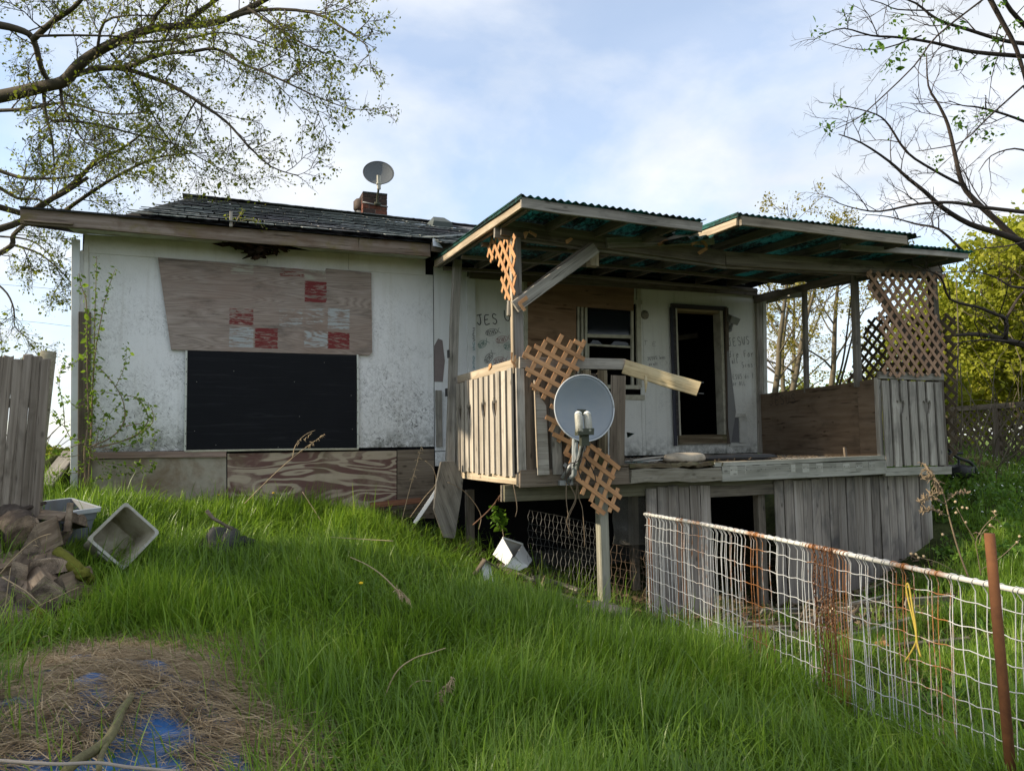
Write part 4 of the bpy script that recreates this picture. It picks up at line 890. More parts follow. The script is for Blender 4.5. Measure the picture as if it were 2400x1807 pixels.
tube('mount_clamp', [foot+Vector((-.08, -.02, .02)), foot+Vector((-.02, -.05, .12)), foot+Vector((.0, -.09, .17))], .02, METAL, root, 6)
plank('strut', sY(1322, 1088, 6.95), sY(1336, 1100, 6.92), .04, .012, METAL, root)
CABLE = plain('black_cable', (.025, .025, .028), .6)
for i, L in enumerate(([(1368, 1045, 6.1), (1355, 1080, 6.4), (1330, 1090, 6.8), (1325, 1120, 6.88), (1335, 1135, 6.88), (1340, 1100, 6.85), (1360, 1060, 6.5)], [(1364, 1048, 6.1), (1362, 1075, 6.35), (1356, 1100, 6.55), (1364, 1125, 6.6)], [(1370, 1070, 6.3), (1383, 1090, 6.5), (1393, 1110, 6.55), (1397, 1130, 6.6)])):
    tube('cable', smoothpath([sY(*p) for p in L], 4), .0055, CABLE, root, 5)
# dish on the chimney
d2 = sY(887, 410, 12.25); root = thing('satellite_dish', 'dark oval satellite dish clamped to the brick chimney', 'satellite dish', sY(884, 478, 12.3))
dn = Vector((-.18, -1, .42)).normalized(); q = dn.to_track_quat('Z', 'Y').to_matrix().to_4x4()
dish_mesh('reflector', .25, .05, DISHB, root, Matrix.Translation(d2) @ q @ Matrix.Diagonal((1.06, 1, 1, 1)))
a0 = sY(884, 479, 12.3); tube('arm', smoothpath([a0, sY(885, 460, 12.25), sY(888, 438, 12.1), d2+Vector((.01, .03, -.12))], 3), .018, DKMET, root, 8)
tube('feed_arm', [sY(888, 442, 12.12), sY(888, 436, 11.95)], .018, DKMET, root, 8)
plank('lnb', sY(888, 444, 11.93), sY(887.5, 412, 11.93), .062, .05, LNBM, root, (1, 0, 0), .012, 2, .0, 0)
tube('knob', [sY(882, 431, 11.92), sY(894, 431, 11.92)], .02, LNBM, root, 8)
for zz in (0,): 
    tube('clamp_band', [(chx0-.01, 12.33, a0.z+.02), (chx0+cw*.45, 12.325, a0.z), (chx1+.01, 12.33, a0.z-.02)], .013, METAL, root, 6); tube('clamp_foot', [a0+Vector((-.05, -.02, .0)), a0+Vector((.05, -.02, 0))], .03, DKMET, root, 6)

# ================================================================== marker writing on the porch walls
INK = plain('black_marker', (.025, .025, .03), .7, var=.0, bump=0); INKG = plain('green_marker', (.03, .16, .12), .7, var=0, bump=0); INKR = plain('red_marker', (.28, .09, .09), .7, var=0, bump=0); INKB = plain('blue_green_marker', (.06, .22, .26), .7, var=0, bump=0); INKF = plain('faint_marker', (.13, .13, .125), .8, var=0, bump=0)
GL = {'J': [[(.05, .98), (.95, 1.02)], [(.6, 1), (.62, .3), (.45, .02), (.2, .05), (.02, .25)]], 'E': [[(.85, .95), (.15, .9), (.12, .02), (.85, .06)], [(.13, .5), (.7, .52)]], 'S': [[(.85, .85), (.5, 1.), (.15, .85), (.2, .62), (.7, .45), (.85, .2), (.5, -.02), (.1, .1)]],
      'U': [[(.1, 1), (.12, .3), (.4, .0), (.75, .15), (.85, 1)]], 'd': [[(.7, 1), (.72, .05)], [(.7, .45), (.35, .55), (.1, .28), (.35, .0), (.7, .12)]], 'i': [[(.4, .6), (.42, .05)], [(.4, .85), (.43, .88)]], 'l': [[(.4, 1.05), (.42, .0)]], 'e': [[(.15, .32), (.75, .35), (.6, .58), (.3, .55), (.12, .25), (.4, .0), (.75, .1)]],
      'F': [[(.85, 1), (.15, .95), (.15, 0)], [(.15, .55), (.65, .57)]], 'o': [[(.45, .6), (.12, .3), (.4, .0), (.75, .25), (.45, .6)]], 'r': [[(.2, .55), (.22, 0)], [(.22, .38), (.5, .58), (.75, .5)]], 'a': [[(.7, .55), (.25, .55), (.1, .2), (.4, .0), (.68, .3), (.7, .55), (.75, .02)]], 's': [[(.7, .52), (.3, .58), (.25, .38), (.65, .22), (.55, .0), (.15, .06)]],
      'n': [[(.15, .55), (.18, 0)], [(.18, .35), (.5, .58), (.7, .4), (.72, 0)]], 'v': [[(.1, .58), (.4, 0), (.75, .58)]], 'y': [[(.12, .58), (.42, .1)], [(.78, .58), (.3, -.4)]], 'u': [[(.12, .58), (.2, .08), (.6, .05), (.7, .58)], [(.7, .58), (.74, .0)]], 'A': [[(.05, 0), (.45, 1), (.85, 0)], [(.2, .4), (.7, .42)]], 'L': [[(.15, 1), (.15, .03), (.8, .05)]], 'T': [[(.05, 1), (.95, .98)], [(.5, .98), (.48, 0)]], 'H': [[(.1, 1), (.12, 0)], [(.8, 1), (.82, 0)], [(.1, .5), (.82, .52)]], 'D': [[(.12, 1), (.14, 0), (.6, .1), (.8, .5), (.55, .92), (.12, 1)]], 'f': [[(.75, .95), (.45, 1.), (.38, .6), (.38, 0)], [(.1, .55), (.7, .57)]], ' ': []}
wr = random.Random(77)
def ribbon(V, F, pts, hw, O, ux, uy, uz):
    pts = [Vector((p[0], p[1], 0)) for p in pts]; b0 = len(V)
    for i, p in enumerate(pts):
        t = (pts[min(i+1, len(pts)-1)]-pts[max(i-1, 0)]); t.normalize(); n_ = Vector((-t.y, t.x, 0))
        for s_ in (1, -1):
            q_ = p+n_*hw*s_; V.append(tuple(O+ux*q_.x+uy*q_.y+uz*(.003+.0002*(len(V) % 5))))
    for i in range(len(pts)-1): a = b0+i*2; F.append((a, a+2, a+3, a+1))
def write(text, O, ux, uy, hgt, mat, hw=.004, wid=.75, fish=False, parent=house, slant=0.):
    ux = Vector(ux).normalized(); uy = Vector(uy).normalized(); uz = ux.cross(uy); V = []; F = []; O = Vector(O); x = 0
    for ch in text:
        for st in GL.get(ch, []):
            P = [((x+p[0]*wid+wr.uniform(-.03, .03)+slant*p[1])*hgt, (p[1]+wr.uniform(-.03, .03))*hgt) for p in st]
            ribbon(V, F, [(v.x, v.y) for v in smoothpath([(a, b, 0) for a, b in P], 4)] if len(P) > 2 else P, hw, O, ux, uy, uz)
        x += wid+.2+wr.uniform(-.05, .05)
    if fish:
        L = x*hgt; c_ = [(L*.5+math.cos(a)*L*.62, hgt*.5+math.sin(a)*hgt*.95) for a in np.linspace(.25, 2*math.pi-.25, 22)]
        c_ = [(L*1.35, hgt*1.0)]+[(L*1.0, hgt*.55)]+c_[::-1][:0]+c_ if False else [(L*1.4, -hgt*.35)]+c_+[(L*1.4, hgt*1.3)]
        ribbon(V, F, c_, hw*.8, O, ux, uy, uz)
    return mesh('marker_writing', V, F, mat, parent)
def wpx(text, x, y, x2, y2, hpx, mat, hw=.004, Y=9.597, **k):
    a = sY(x, y, Y); b = sY(x2, y2, Y); sc = (sY(x, y-10, Y)-sY(x, y, Y)).length/10
    d = (b-a).normalized(); wid = (b-a).length/(hpx*sc)/len(text)-.2
    u = Vector((0, 0, 1)); u = (u-d*u.dot(d)).normalized(); return write(text, a, d, u, hpx*sc, mat, hw, wid, **k)
wpx('JES', 1119, 762, 1172, 758, 23, INK, .006); wpx('U', 1182, 752, 1202, 752, 24, INK, .006)
wpx('JESUS', 1142, 785, 1164, 780, 8, INK, .003, fish=True); wpx('JESUS', 1166, 803, 1188, 797, 8, INKR, .003, fish=True); wpx('JESUS', 1125, 815, 1140, 805, 8, INKG, .003, fish=True); wpx('JESUS', 1184, 817, 1204, 814, 9, INKG, .003, fish=True)
wpx('JESUS', 1142, 850, 1154, 834, 8, INK, .003, fish=True); wpx('JESUS', 1160, 852, 1184, 848, 9, INKR, .003, fish=True)
# column of letters on the batten
for i, (ch, mt) in enumerate(zip('JESUS DEAD', (INK, INK, INK, INKB, INKB, INKB, INKB, INKB, INKB, INKB))):
    if ch != ' ': wpx(ch, 1108, 777+i*11, 1115, 777+i*11, 8, mt, .003, 9.556)
wpx('T E', 1508, 808, 1540, 812, 10, INKF, .002); wpx('JESUS', 1518, 845, 1541, 841, 7, INK, .0025); wpx('loves', 1545, 842, 1560, 841, 8, INK, .0025); wpx('yu all', 1521, 856, 1541, 856, 6, INK, .0025)
wpx('JESUS', 1708, 812, 1760, 806, 19, INKF, .004); wpx('die For', 1708, 838, 1768, 836, 15, INKF, .0035); wpx('all', 1716, 853, 1732, 851, 13, INKF, .003); wpx('Sins', 1739, 862, 1766, 860, 13, INKF, .003); wpx('JESUS di F', 1712, 889, 1768, 886, 11, INKF, .003); wpx('For ALL', 1713, 904, 1748, 903, 10, INKF, .003)
# on the plywood side of the porch
sp = lambda x, y: (lambda d: CAM+d*((7.915-0)*1.0/(d.x-(.0972)*d.y+0) if False else 1))(sight(x, y))
def on_side(x, y):
    d = sight(x, y); n_ = Vector((7.705-7.915, 7.42-9.58, 0)).cross(Vector((0, 0, 1))).normalized(); p0 = Vector((7.915, 9.58, 0)); return CAM+d*((p0-CAM).dot(n_)/d.dot(n_))
a, b = on_side(1806, 950), on_side(1868, 944)
d_ = (b-a).normalized(); write('JESUS', a+Vector((-.009, 0, 0)), d_, (0, 0, 1), .14, INK, .004, (b-a).length/.14/5-.2, parent=porch)

# ================================================================== rubbish on the deck
CUSH = plain('dirty_cream_fabric', (.48, .42, .33), .95, 0, .15, 12, (.2, .16, .11), .6, 6, .3)
def blob(name, c, sx, sy, sz, mat, parent=None, n=20, m_=10, noise=.15, seed=0, power=1., rot=0.):
    r_ = random.Random(seed); V = []; F = []; ph = [r_.uniform(0, 6.28) for _ in range(8)]
    for j in range(m_+1):
        th = math.pi*j/m_
        for i in range(n):
            a = 2*math.pi*i/n; k_ = 1+noise*(math.sin(3*a+ph[0]+2*th)+math.sin(5*a+ph[1]-3*th)*.6+math.sin(2*th*3+ph[2])*.5+.5*math.sin(9*a+ph[3]+5*th))*.5
            s_ = math.copysign(abs(math.sin(th))**power, 1)
            V.append((sx*math.cos(a)*s_*k_, sy*math.sin(a)*s_*k_, sz*math.copysign(abs(math.cos(th))**power, math.cos(th))*k_))
    for j in range(m_):
        for i in range(n): a = j*n+i; b = j*n+(i+1) % n; F.append((a, a+n, b+n, b))
    mw = Matrix.Translation(c) @ Matrix.Rotation(rot, 4, 'Z'); return mesh(name, V, F, mat, parent, True, mw)
DZ = 1.345
p = sZ(1568, 1066, DZ+.04); p = Vector((4.9, 7.25, DZ+.05)); o = blob('cushion', p, .26, .16, .055, CUSH, None, 24, 10, .08, 3, .6); prop(o, 'dirty cream cushion lying on the rotten deck edge', 'cushion')
o = tube('plastic_roll', smoothpath([(5.2, 7.32, DZ+.035), (5.6, 7.30, DZ+.04), (6.0, 7.33, DZ+.035), (6.3, 7.36, DZ+.03)], 4), [.03, .035, .04, .042, .045, .042, .045, .042, .04, .04, .035, .03, .02], BLACKPL, None, 8); prop(o, 'long roll of black plastic sheet lying along the deck', 'plastic')
o = blob('plastic_sheet', Vector((5.25, 7.6, DZ+.02)), .4, .2, .05, BLACKPL, None, 26, 8, .35, 8); prop(o, 'crumpled black plastic heap behind the cushion', 'plastic')
o = plank('broken_board', (4.15, 7.15, DZ+.04), (4.95, 7.40, DZ+.085), .06, .018, GREYWOOD, None, (0, 1, 0), n=3); prop(o, 'thin grey broken board lying over the deck cushion', 'board')
o = slab('paper_sheet', [(-.2, -.1), (.22, -.12), (.25, .1), (-.18, .09)], .004, plain('pale_paper', (.5, .5, .47), .9), None, (4.35, 7.28, DZ+.03), (1, .2, .05), (-.2, 1, .05)); prop(o, 'pale flat sheet lying on the deck beside the cushion', 'sheet')
o = quadslab('roof_scrap', [sY(1469, 1013, 7.3), sY(1487, 1016, 7.2), sY(1471, 1026, 7.3)], .006, CORR); prop(o, 'small dark green sheet scrap poking past the brown railing board', 'scrap')
o = quadslab('roof_scrap', [(4.05, 7.1, DZ+.015), (4.32, 7.08, DZ+.02), (4.1, 7.3, DZ+.02)], .006, CORR); prop(o, 'dark green sheet scrap lying flat on the deck edge', 'scrap')
o = plank('wood_stake', (7.28, 7.25, DZ-.0), (7.27, 7.25, DZ+.13), .035, .03, BROWNWOOD, None, (1, 0, 0)); prop(o, 'short upright wooden stake on the deck by the side sheet', 'stake')
V = []; F = []
for k in range(420):
    x = rr.uniform(4.1, 7.6); y = rr.uniform(7.05, 9.3); L = rr.uniform(.03, .14); a = rr.uniform(0, 6.28); z = DZ+rr.uniform(.0, .02)
    tube_np([(x, y, z), (x+math.cos(a)*L/2, y+math.sin(a)*L/2, z+rr.uniform(0, .02)), (x+math.cos(a)*L, y+math.sin(a)*L, z)], .003, 3, V, F)
prop(mesh('deck_litter', V, F, plain('dead_leaf_litter', (.13, .095, .06), .95, 0, .4, 20)), 'brown twigs and dead leaf litter over the deck boards', 'litter', kind='stuff')

# ================================================================== wire fence on the right
def wiremat(name, rust0, rust1, white=(.60, .61, .60)):
    m, t, b = newmat(name); g = G(t); geo = g.n('ShaderNodeNewGeometry'); pv = geo.outputs['Position']
    n = g.noise(pv, 60, (1, 1, .25), 4, .7); big = g.noise(pv, 2.3, (1, 1, .12), 3, .6, 0, (5.3, 1.7, 0))
    f = g.ramp(g.math('ADD', g.math('MULTIPLY', big, .75), g.math('MULTIPLY', n, .3)), [(rust0, 0.), (rust1, 1.)])
    col = g.mix(f, g.mix(n, [c*.6 for c in white], white), g.mix(n, (.11, .04, .014), (.42, .17, .04)))
    t.links.new(col, b.inputs['Base Color']); b.inputs['Roughness'].default_value = .65; t.links.new(g.bump(n, .3, .002), b.inputs['Normal']); return m
WIRE = wiremat('white_wire_with_rust', .56, .63); WIRER = wiremat('rusted_wire', .32, .42); RAILM = wiremat('painted_pipe_with_rust', .56, .66, (.66, .65, .60))
FA = sD(1513, 1205, 7.3); FB = sZ(2400, 1381, FA.z); FB = FA+(FB-FA)*1.18; FB.z = FA.z+.005
FL = (FB-FA).length; fd = (FB-FA).normalized()
fence = thing('wire_fence', 'rusty white welded wire fence hanging from a pipe rail', 'fence', (FA.x, FA.y, hz(FA.x, FA.y)))
fr_ = random.Random(4)
def fp(s, z): p = FA+fd*s; return Vector((p.x, p.y, z))
tube('top_rail', [fp(s, FA.z+.012*math.sin(s*1.1)) for s in np.linspace(-.02, FL, 14)], .014, RAILM, fence, 10)
rusty = lambda s: .14 < s < .2 or .6 < s < .8 or 2.5 < s < 2.8
s = .0; pos = []
while s < FL:
    pos.append(s)
    if fr_.random() < .55: pos.append(s+fr_.uniform(.015, .03))
    s += fr_.uniform(.055, .085) if not rusty(s) else fr_.uniform(.03, .05)
for s in pos:
    zt = FA.z+.012*math.sin(s*1.1); p = FA+fd*s; gz = hz(p.x, p.y)-.03+fr_.uniform(0, .12); lean = fr_.gauss(0, .02); off = fr_.uniform(-.006, .006)
    side = Vector((fd.y, -fd.x, 0))*(1 if fd.y*0+1 else 1)
    pts = [fp(s+lean*0, zt)+side*(.017*math.cos(a))+Vector((0, 0, .017*math.sin(a)))+fd*(.004*k) for k, a in enumerate(np.linspace(-.5*math.pi+.3, 1.5*math.pi-.4, 9))]
    dn_ = [fp(s+lean*(zt-z)/.9+fr_.gauss(0, .003), z)+side*(off-.012*(k == 0)) for k, z in enumerate(np.linspace(zt-.05, gz, 7))]
    tube('vertical_wire', pts[::-1]+dn_, .0028, WIRER if rusty(s) and fr_.random() < .8 else WIRE, fence, 5)
for k in range(7):
    z = FA.z-.105-.125*k; pts = []
    for s in np.arange(-.02, FL, .035):
        p = FA+fd*s; pts.append(Vector((p.x, p.y, z+.004*math.sin(s*41+k)+.004*math.sin(s*13+k*2)+.012*math.sin(s*1.1)-.01*k*math.sin(s*.8)))+side*(.006+.004*math.sin(s*60)))
    tube('horizontal_wire', pts, .0028, WIRE, fence, 5)
a = sD(2319, 1250, 3.42); b = sD(2372, 1840, 3.36); b = b+(b-a)*.12
tube('post', [a, a.lerp(b, .5), b], [.0225, .0225, .0225], RUST, fence, 14)
tube('end_post', [fp(.03, FA.z+.02)+side*-.03, fp(.03, -.4)+side*-.03], .016, RUST, fence, 10)
# chain bunch
ch = thing('rusty_chain', 'bunch of rusty chain hanging over the fence rail', 'chain', fp(2.62, FA.z))
V = []; F = []
link_me = None
for c in range(4):
    s0 = 2.52+c*.055; n_ = 34 if c in (1, 2) else 26
    for k in range(n_):
        p = fp(s0+.012*math.sin(k*.5+c), FA.z+.012-.026*k)+side*.028; rot = Matrix.Rotation((k % 2)*math.pi/2+c, 4, 'Z')
        if link_me is None:
            V = []; F = []; tube_np([Vector((.008*math.cos(t), 0, .017*math.sin(t))) for t in np.linspace(0, 2*math.pi, 10)], .003, 4, V, F)
            link_me = mesh('chain_link', V, F, RUST, ch, True, Matrix.Translation(p) @ rot).data
        else: inst('chain_link', link_me, Matrix.Translation(p) @ rot, ch)
YC = plain('yellow_cord', (.45, .34, .06), .7); 
cl = lambda L: [(1700+x/3.16, 1300+y/3.16) for x, y in L]
def fdep(x, y):   # depth of the fence plane along a sight line
    d = sight(x, y); n_ = Vector((fd.y, -fd.x, 0)); return CAM+d*((FA-CAM).dot(n_)/d.dot(n_))+Vector((-.03, 0, 0))
o = tube('yellow_cord', smoothpath([fdep(*q) for q in cl([(1360, 785), (1420, 690), (1445, 610), (1420, 470), (1385, 330), (1370, 240), (1380, 208), (1395, 250), (1415, 380), (1440, 520), (1450, 640), (1478, 750)])], 4), .005, YC, None, 6); prop(o, 'yellow plastic cord looped over the fence wires', 'cord')

# ================================================================== things under and beside the porch
WGREY = plain('grey_old_wire', (.12, .12, .115), .6, .3)
def wiregrid(name, label, P00, P10, P01, nu, nv, rad, mat, wav=.012, hexa=True, cat='wire mesh'):
    P00, P10, P01 = map(Vector, (P00, P10, P01)); V = []; F = []; U = P10-P00; W_ = P01-P00; r_ = random.Random(nu)
    nn = U.cross(W_).normalized()
    f_ = lambda u, v: P00+U*u+W_*v+nn*(.03*math.sin(u*5+v*3)+.02*math.sin(v*9))
    for i in range(nu+1): tube_np([f_(i/nu+(wav*(1 if (j+i) % 2 else -1) if hexa else 0)+r_.gauss(0, .001), j/nv) for j in range(nv+1)], rad, 3, V, F)
    for j in range(nv+1): tube_np([f_(i/nu, j/nv+r_.gauss(0, .0015)) for i in range(nu+1)], rad, 3, V, F)
    o = mesh(name, V, F, mat); prop(o, label, cat); return o
wiregrid('wire_mesh', 'bent grey wire panel standing in the dark under the deck', sY(1238, 1365, 7.9), sY(1402, 1400, 7.5), sY(1240, 1195, 7.9), 17, 11, .0022, WGREY, .012)
wiregrid('wire_mesh', 'sagging wire panel between pier post and fence end', sY(1432, 1400, 7.25), sY(1520, 1425, 6.8), sY(1438, 1275, 7.25), 9, 7, .0024, plain('rusty_dark_wire', (.14, .10, .07), .7, .3), .02)
wiregrid('hardware_cloth', 'fine hardware mesh sheet hung below the deck beam', sY(1436, 1275, 7.32), sY(1519, 1277, 7.32), sY(1434, 1160, 7.32), 44, 52, .0011, plain('pale_mesh_wire', (.22, .21, .19), .6, .2), 0, False)
def tote(name, label, mw, w_, d_, h_, mat, rimmat=None, taper=.82, cat='tote'):
    root = thing(name, label, cat, mw.translation); V = []; F = []; t_ = .008
    def ring(sx, sy, z, r_=.03, n=4):
        o_ = []
        for cx, cy, a0 in ((1, 1, 0), (-1, 1, 90), (-1, -1, 180), (1, -1, 270)):
            for k in range(n+1):
                a = R(a0+90*k/n); o_.append((cx*(sx/2-r_)+r_*math.cos(a), cy*(sy/2-r_)+r_*math.sin(a), z))
        return o_
    prof = [(taper, 0, 0), (taper+.02, .02, 0), (.93, h_*.7, 0), (.94, h_*.72, .012), (1, h_, .0)]
    rings = [ring(w_*s_+e, d_*s_+e, z) for s_, z, e in prof]+[ring(w_-2*t_, d_-2*t_, h_)]+[ring(w_*.92-2*t_, d_*.92-2*t_, h_*.7), ring(w_*taper-2*t_, d_*taper-2*t_, t_)]
    n = len(rings[0]); 
    for r_ in rings: V += r_
    for j in range(len(rings)-1):
        for i in range(n): a = j*n+i; b = j*n+(i+1) % n; F.append((a, b, b+n, a+n))
    F.append(tuple(range(n-1, -1, -1))); F.append(tuple((len(rings)-1)*n+i for i in range(n)))
    mesh('body', V, F, mat, root, False, mw)
    V = []; F = []; ro = [ring(w_+.03, d_+.03, h_-.035), ring(w_+.035, d_+.035, h_+.004), ring(w_-.01, d_-.01, h_+.006), ring(w_+.004, d_+.004, h_-.035)]
    for r_ in ro: V += r_
    for j in range(3):
        for i in range(n): a = j*n+i; b = j*n+(i+1) % n; F.append((a, b, b+n, a+n))
    mesh('rim', V, F, rimmat or mat, root, False, mw)
    for sx in (-1, 1):
        V = []; F = []; boxvf(V, F, (sx*(w_/2+.016)-.012, -.06, h_-.06), (sx*(w_/2+.016)+.012, .06, h_-.036)); mesh('handle', V, F, rimmat or mat, root, False, mw)
    return root
BEIGE = plain('dirty_beige_plastic_tote', (.40, .37, .28), .6, 0, .12, 5, (.15, .12, .07), .85, 4, .1); GREYPL = plain('slate_grey_plastic', (.17, .19, .215), .5, 0, .1, 5, (.11, .10, .08), .6, 5, .05); PALEPL = plain('pale_grey_plastic', (.45, .49, .53), .5, 0, .08, 4, (.25, .23, .18), .5, 4, .05)
def aim(c, n, roll):   # local z along n
    q = Vector(n).to_track_quat('Z', 'Y').to_matrix().to_4x4(); return Matrix.Translation(c) @ q @ Matrix.Rotation(roll, 4, 'Z')
n_ = Vector((.42, -.86, .26)).normalized(); c_ = sD(290, 1256, 6.35)-n_*.34
tote('plastic_tote', 'dirty beige plastic tote lying tipped over in the grass', aim(c_, n_, R(42)), .40, .36, .36, BEIGE, plain('stained_tote_rim', (.40, .40, .36), .6, 0, .12, 8, (.22, .19, .13), .7, 6))
c_ = sD(118, 1290, 6.75); tote('plastic_tote', 'slate grey plastic tote full of split firewood', aim(Vector((c_.x, c_.y, hz(c_.x, c_.y)+.03)), (.10, -.16, 1), R(12)), .58, .42, .37, GREYPL, PALEPL)
# crumpled dark cloth / bag
c_ = sD(527, 1262, 6.9); gz = hz(c_.x, c_.y); bag = thing('dark_bag', 'crumpled dark grey bag with a stick lying in the grass', 'bag', (c_.x, c_.y, gz))
blob('cloth', Vector((c_.x, c_.y, gz+.12)), .19, .15, .16, plain('dark_grey_cloth', (.06, .06, .057), .95, 0, .25, 8, (.12, .11, .09), .4), bag, 28, 14, .35, 12)
blob('fold', Vector((c_.x+.13, c_.y-.08, gz+.17)), .13, .06, .05, plain('black_cloth_fold', (.03, .03, .032), .95), bag, 16, 8, .3, 5)
tube('stick', [sD(484, 1196, 6.8), sD(500, 1215, 6.8), sD(545, 1240, 6.8)], [.018, .016, .012], BROWNWOOD, bag, 6)
# white open box, gabled scrap, boards
WHITE = plain('white_painted_wood', (.70, .71, .71), .6, 0, .05, 5, (.40, .38, .33), .4)
c_ = sD(1202, 1300, 7.9); bx_ = thing('white_box', 'open white box lying on its corner at the deck edge', 'box', (c_.x, c_.y, hz(c_.x, c_.y)))
cb3 = lambda x, y, Y: sY(1100+x/3.687, 1050+y/3.687, Y)
quadslab('side', [cb3(290, 775, 7.9), cb3(205, 920, 7.95), cb3(310, 1012, 7.7), cb3(395, 935, 7.72)], .012, WHITE, bx_)
quadslab('side', [cb3(455, 835, 8.02), cb3(540, 970, 7.97), cb3(500, 1030, 7.75), cb3(390, 940, 7.72)], .012, WHITE, bx_)
quadslab('bottom', [cb3(300, 1020, 7.72), cb3(390, 938, 7.75), cb3(500, 1020, 7.77), cb3(430, 1060, 7.72)], .012, WHITE, bx_)
quadslab('back', [cb3(288, 772, 7.93), cb3(462, 826, 8.08), cb3(530, 975, 8.05), cb3(215, 925, 8.0)], .012, plain('grey_box_inside', (.30, .30, .29), .8), bx_)
plank('lip', cb3(290, 776, 7.88), cb3(460, 826, 8.02), .02, .014, WHITE, bx_)
c_ = sD(1142, 1352, 7.35); bh_ = thing('birdhouse', 'small white gabled birdhouse front with brown roof edges in the grass', 'birdhouse', (c_.x, c_.y, hz(c_.x, c_.y)))
slab('front', [(-.055, -.12), (.055, -.12), (.055, .10), (0, .17), (-.055, .10)], .03, WHITE, bh_, Vector((c_.x, c_.y, c_.z)), (.93, .3, .15), (-.2, 0, 1))
plank('roof_edge', Vector((c_.x-.035, c_.y-.02, c_.z+.175)), Vector((c_.x-.15, c_.y-.06, c_.z+.04)), .10, .014, BROWNWOOD, bh_, (0, 1, 0)); plank('roof_edge', Vector((c_.x-.03, c_.y-.02, c_.z+.175)), Vector((c_.x+.11, c_.y+.02, c_.z+.08)), .10, .014, BROWNWOOD, bh_, (0, 1, 0))
c6 = lambda L: [(500+x/3.687, 800+y/3.687) for x, y in L]
P = [sY(x, y, 8.75) for x, y in c6([(1900, 1450), (1990, 1690), (2080, 1700), (2140, 1320), (2152, 1190), (2075, 1035), (1965, 1040), (1925, 1220)])]
o = quadslab('wide_board', P, .06, GREYWOOD); prop(o, 'broad grey split board standing below the leaning porch post', 'board')
o = plank('white_strip', sY(972, 1226, 8.75), sY(1047, 1112, 8.85), .045, .02, WHITE, None, (1, 0, .6)); prop(o, 'thin white wooden strip leaning against the grey board', 'strip')
c_ = sD(1385, 1412, 6.95); o = blob('canvas_sheet', Vector((c_.x, c_.y, hz(c_.x, c_.y)+.06)), .32, .2, .13, plain('beige_canvas', (.30, .26, .20), .95, 0, .15, 10, (.14, .11, .08), .6, 5, .3), None, 30, 12, .4, 31); prop(o, 'beige canvas sheet crumpled round the pier post foot', 'canvas')
c_ = sZ(1828, 1640, -.1); o = blob('white_stone', Vector((c_.x, c_.y, hz(c_.x, c_.y)+.06)), .075, .06, .07, plain('pale_stone', (.55, .54, .5), .9, 0, .2, 20), None, 16, 10, .2, 2); prop(o, 'rounded white stone in the grass under the fence', 'stone')
# boards and vine coil in front of the under-deck boarding
cg = lambda x, y: (1700+x/3.16, 1300+y/3.16)
def gplank(label, q0, q1, z0, z1, w_, mat=GREYWOOD, t_=.03, name='fallen_board', wide=None):
    a = sZ(*cg(*q0), z0); b = sZ(*cg(*q1), z1); a.z = max(a.z, hz(a.x, a.y)+.02); b.z = max(b.z, hz(b.x, b.y)+.02)
    o = plank(name, a, b, w_, t_, mat, None, wide or (0, -.5, 1), n=3); prop(o, label, 'board')
gplank('long grey board lying flat under the vine coil', (210, 540), (1180, 745), -.26, -.26, .1)
gplank('grey board end resting across the long fallen board', (820, 640), (1360, 490), -.22, -.2, .09)
o = plank('leaning_board', sY(*cg(470, 560), 6.85), sY(*cg(850, 265), 7.12), .10, .03, GREYWOOD, None, (1, 0, 1), n=3); prop(o, 'grey board leaning against the under-deck boarding', 'board')
gplank('short brown board lying beside the vine coil', (620, 620), (900, 560), -.2, -.18, .07, BROWNWOOD)
gplank('dark rotten plank lying by the bank foot', (1250, 690), (1800, 640), -.2, -.14, .09, DARKWOOD)
for i in range(14):
    x_ = fr_.uniform(2.95, 4.25); y_ = fr_.uniform(6.75, 8.3); a_ = fr_.uniform(0, 3.14); L_ = fr_.uniform(.25, .7); q0 = Vector((x_, y_, hz(x_, y_)+.04+fr_.uniform(0, .05))); x1_, y1_ = x_+math.cos(a_)*L_, y_+math.sin(a_)*L_
    prop(plank('scrap_board', q0, Vector((x1_, y1_, hz(x1_, y1_)+.04)), fr_.uniform(.05, .11), .02, (GREYWOOD, WARMWOOD, BROWNWOOD)[i % 3], None, (0, 0, 1) if i % 4 == 0 else (-math.sin(a_), math.cos(a_), 0)), 'scrap board lying on bare soil under the deck corner', 'board', 'scrap boards on the soil under the deck')
for i in range(12):
    x_ = fr_.uniform(4.3, 6.8); y_ = fr_.uniform(5.6, 6.95); a_ = fr_.uniform(-.4, .5); L_ = fr_.uniform(.3, .9); x1_, y1_ = x_+math.cos(a_)*L_, y_+math.sin(a_)*L_
    prop(plank('scrap_board', (x_, y_, hz(x_, y_)+.05+fr_.uniform(0, .1)), (x1_, y1_, hz(x1_, y1_)+.05), fr_.uniform(.05, .1), .022, (GREYWOOD, WARMWOOD, BROWNWOOD)[i % 3], None, (0, -.6, 1)), 'scrap board in the debris heap behind the wire fence', 'board', 'scrap boards in the debris heap')
VINE = plain('dry_vine', (.20, .15, .10), .9, 0, .25, 30)
vc = sZ(*cg(800, 470), -.1); vc.z = hz(vc.x, vc.y); coil = thing('vine_coil', 'tangled coil of dry vines heaped on fallen boards', 'vines', vc)
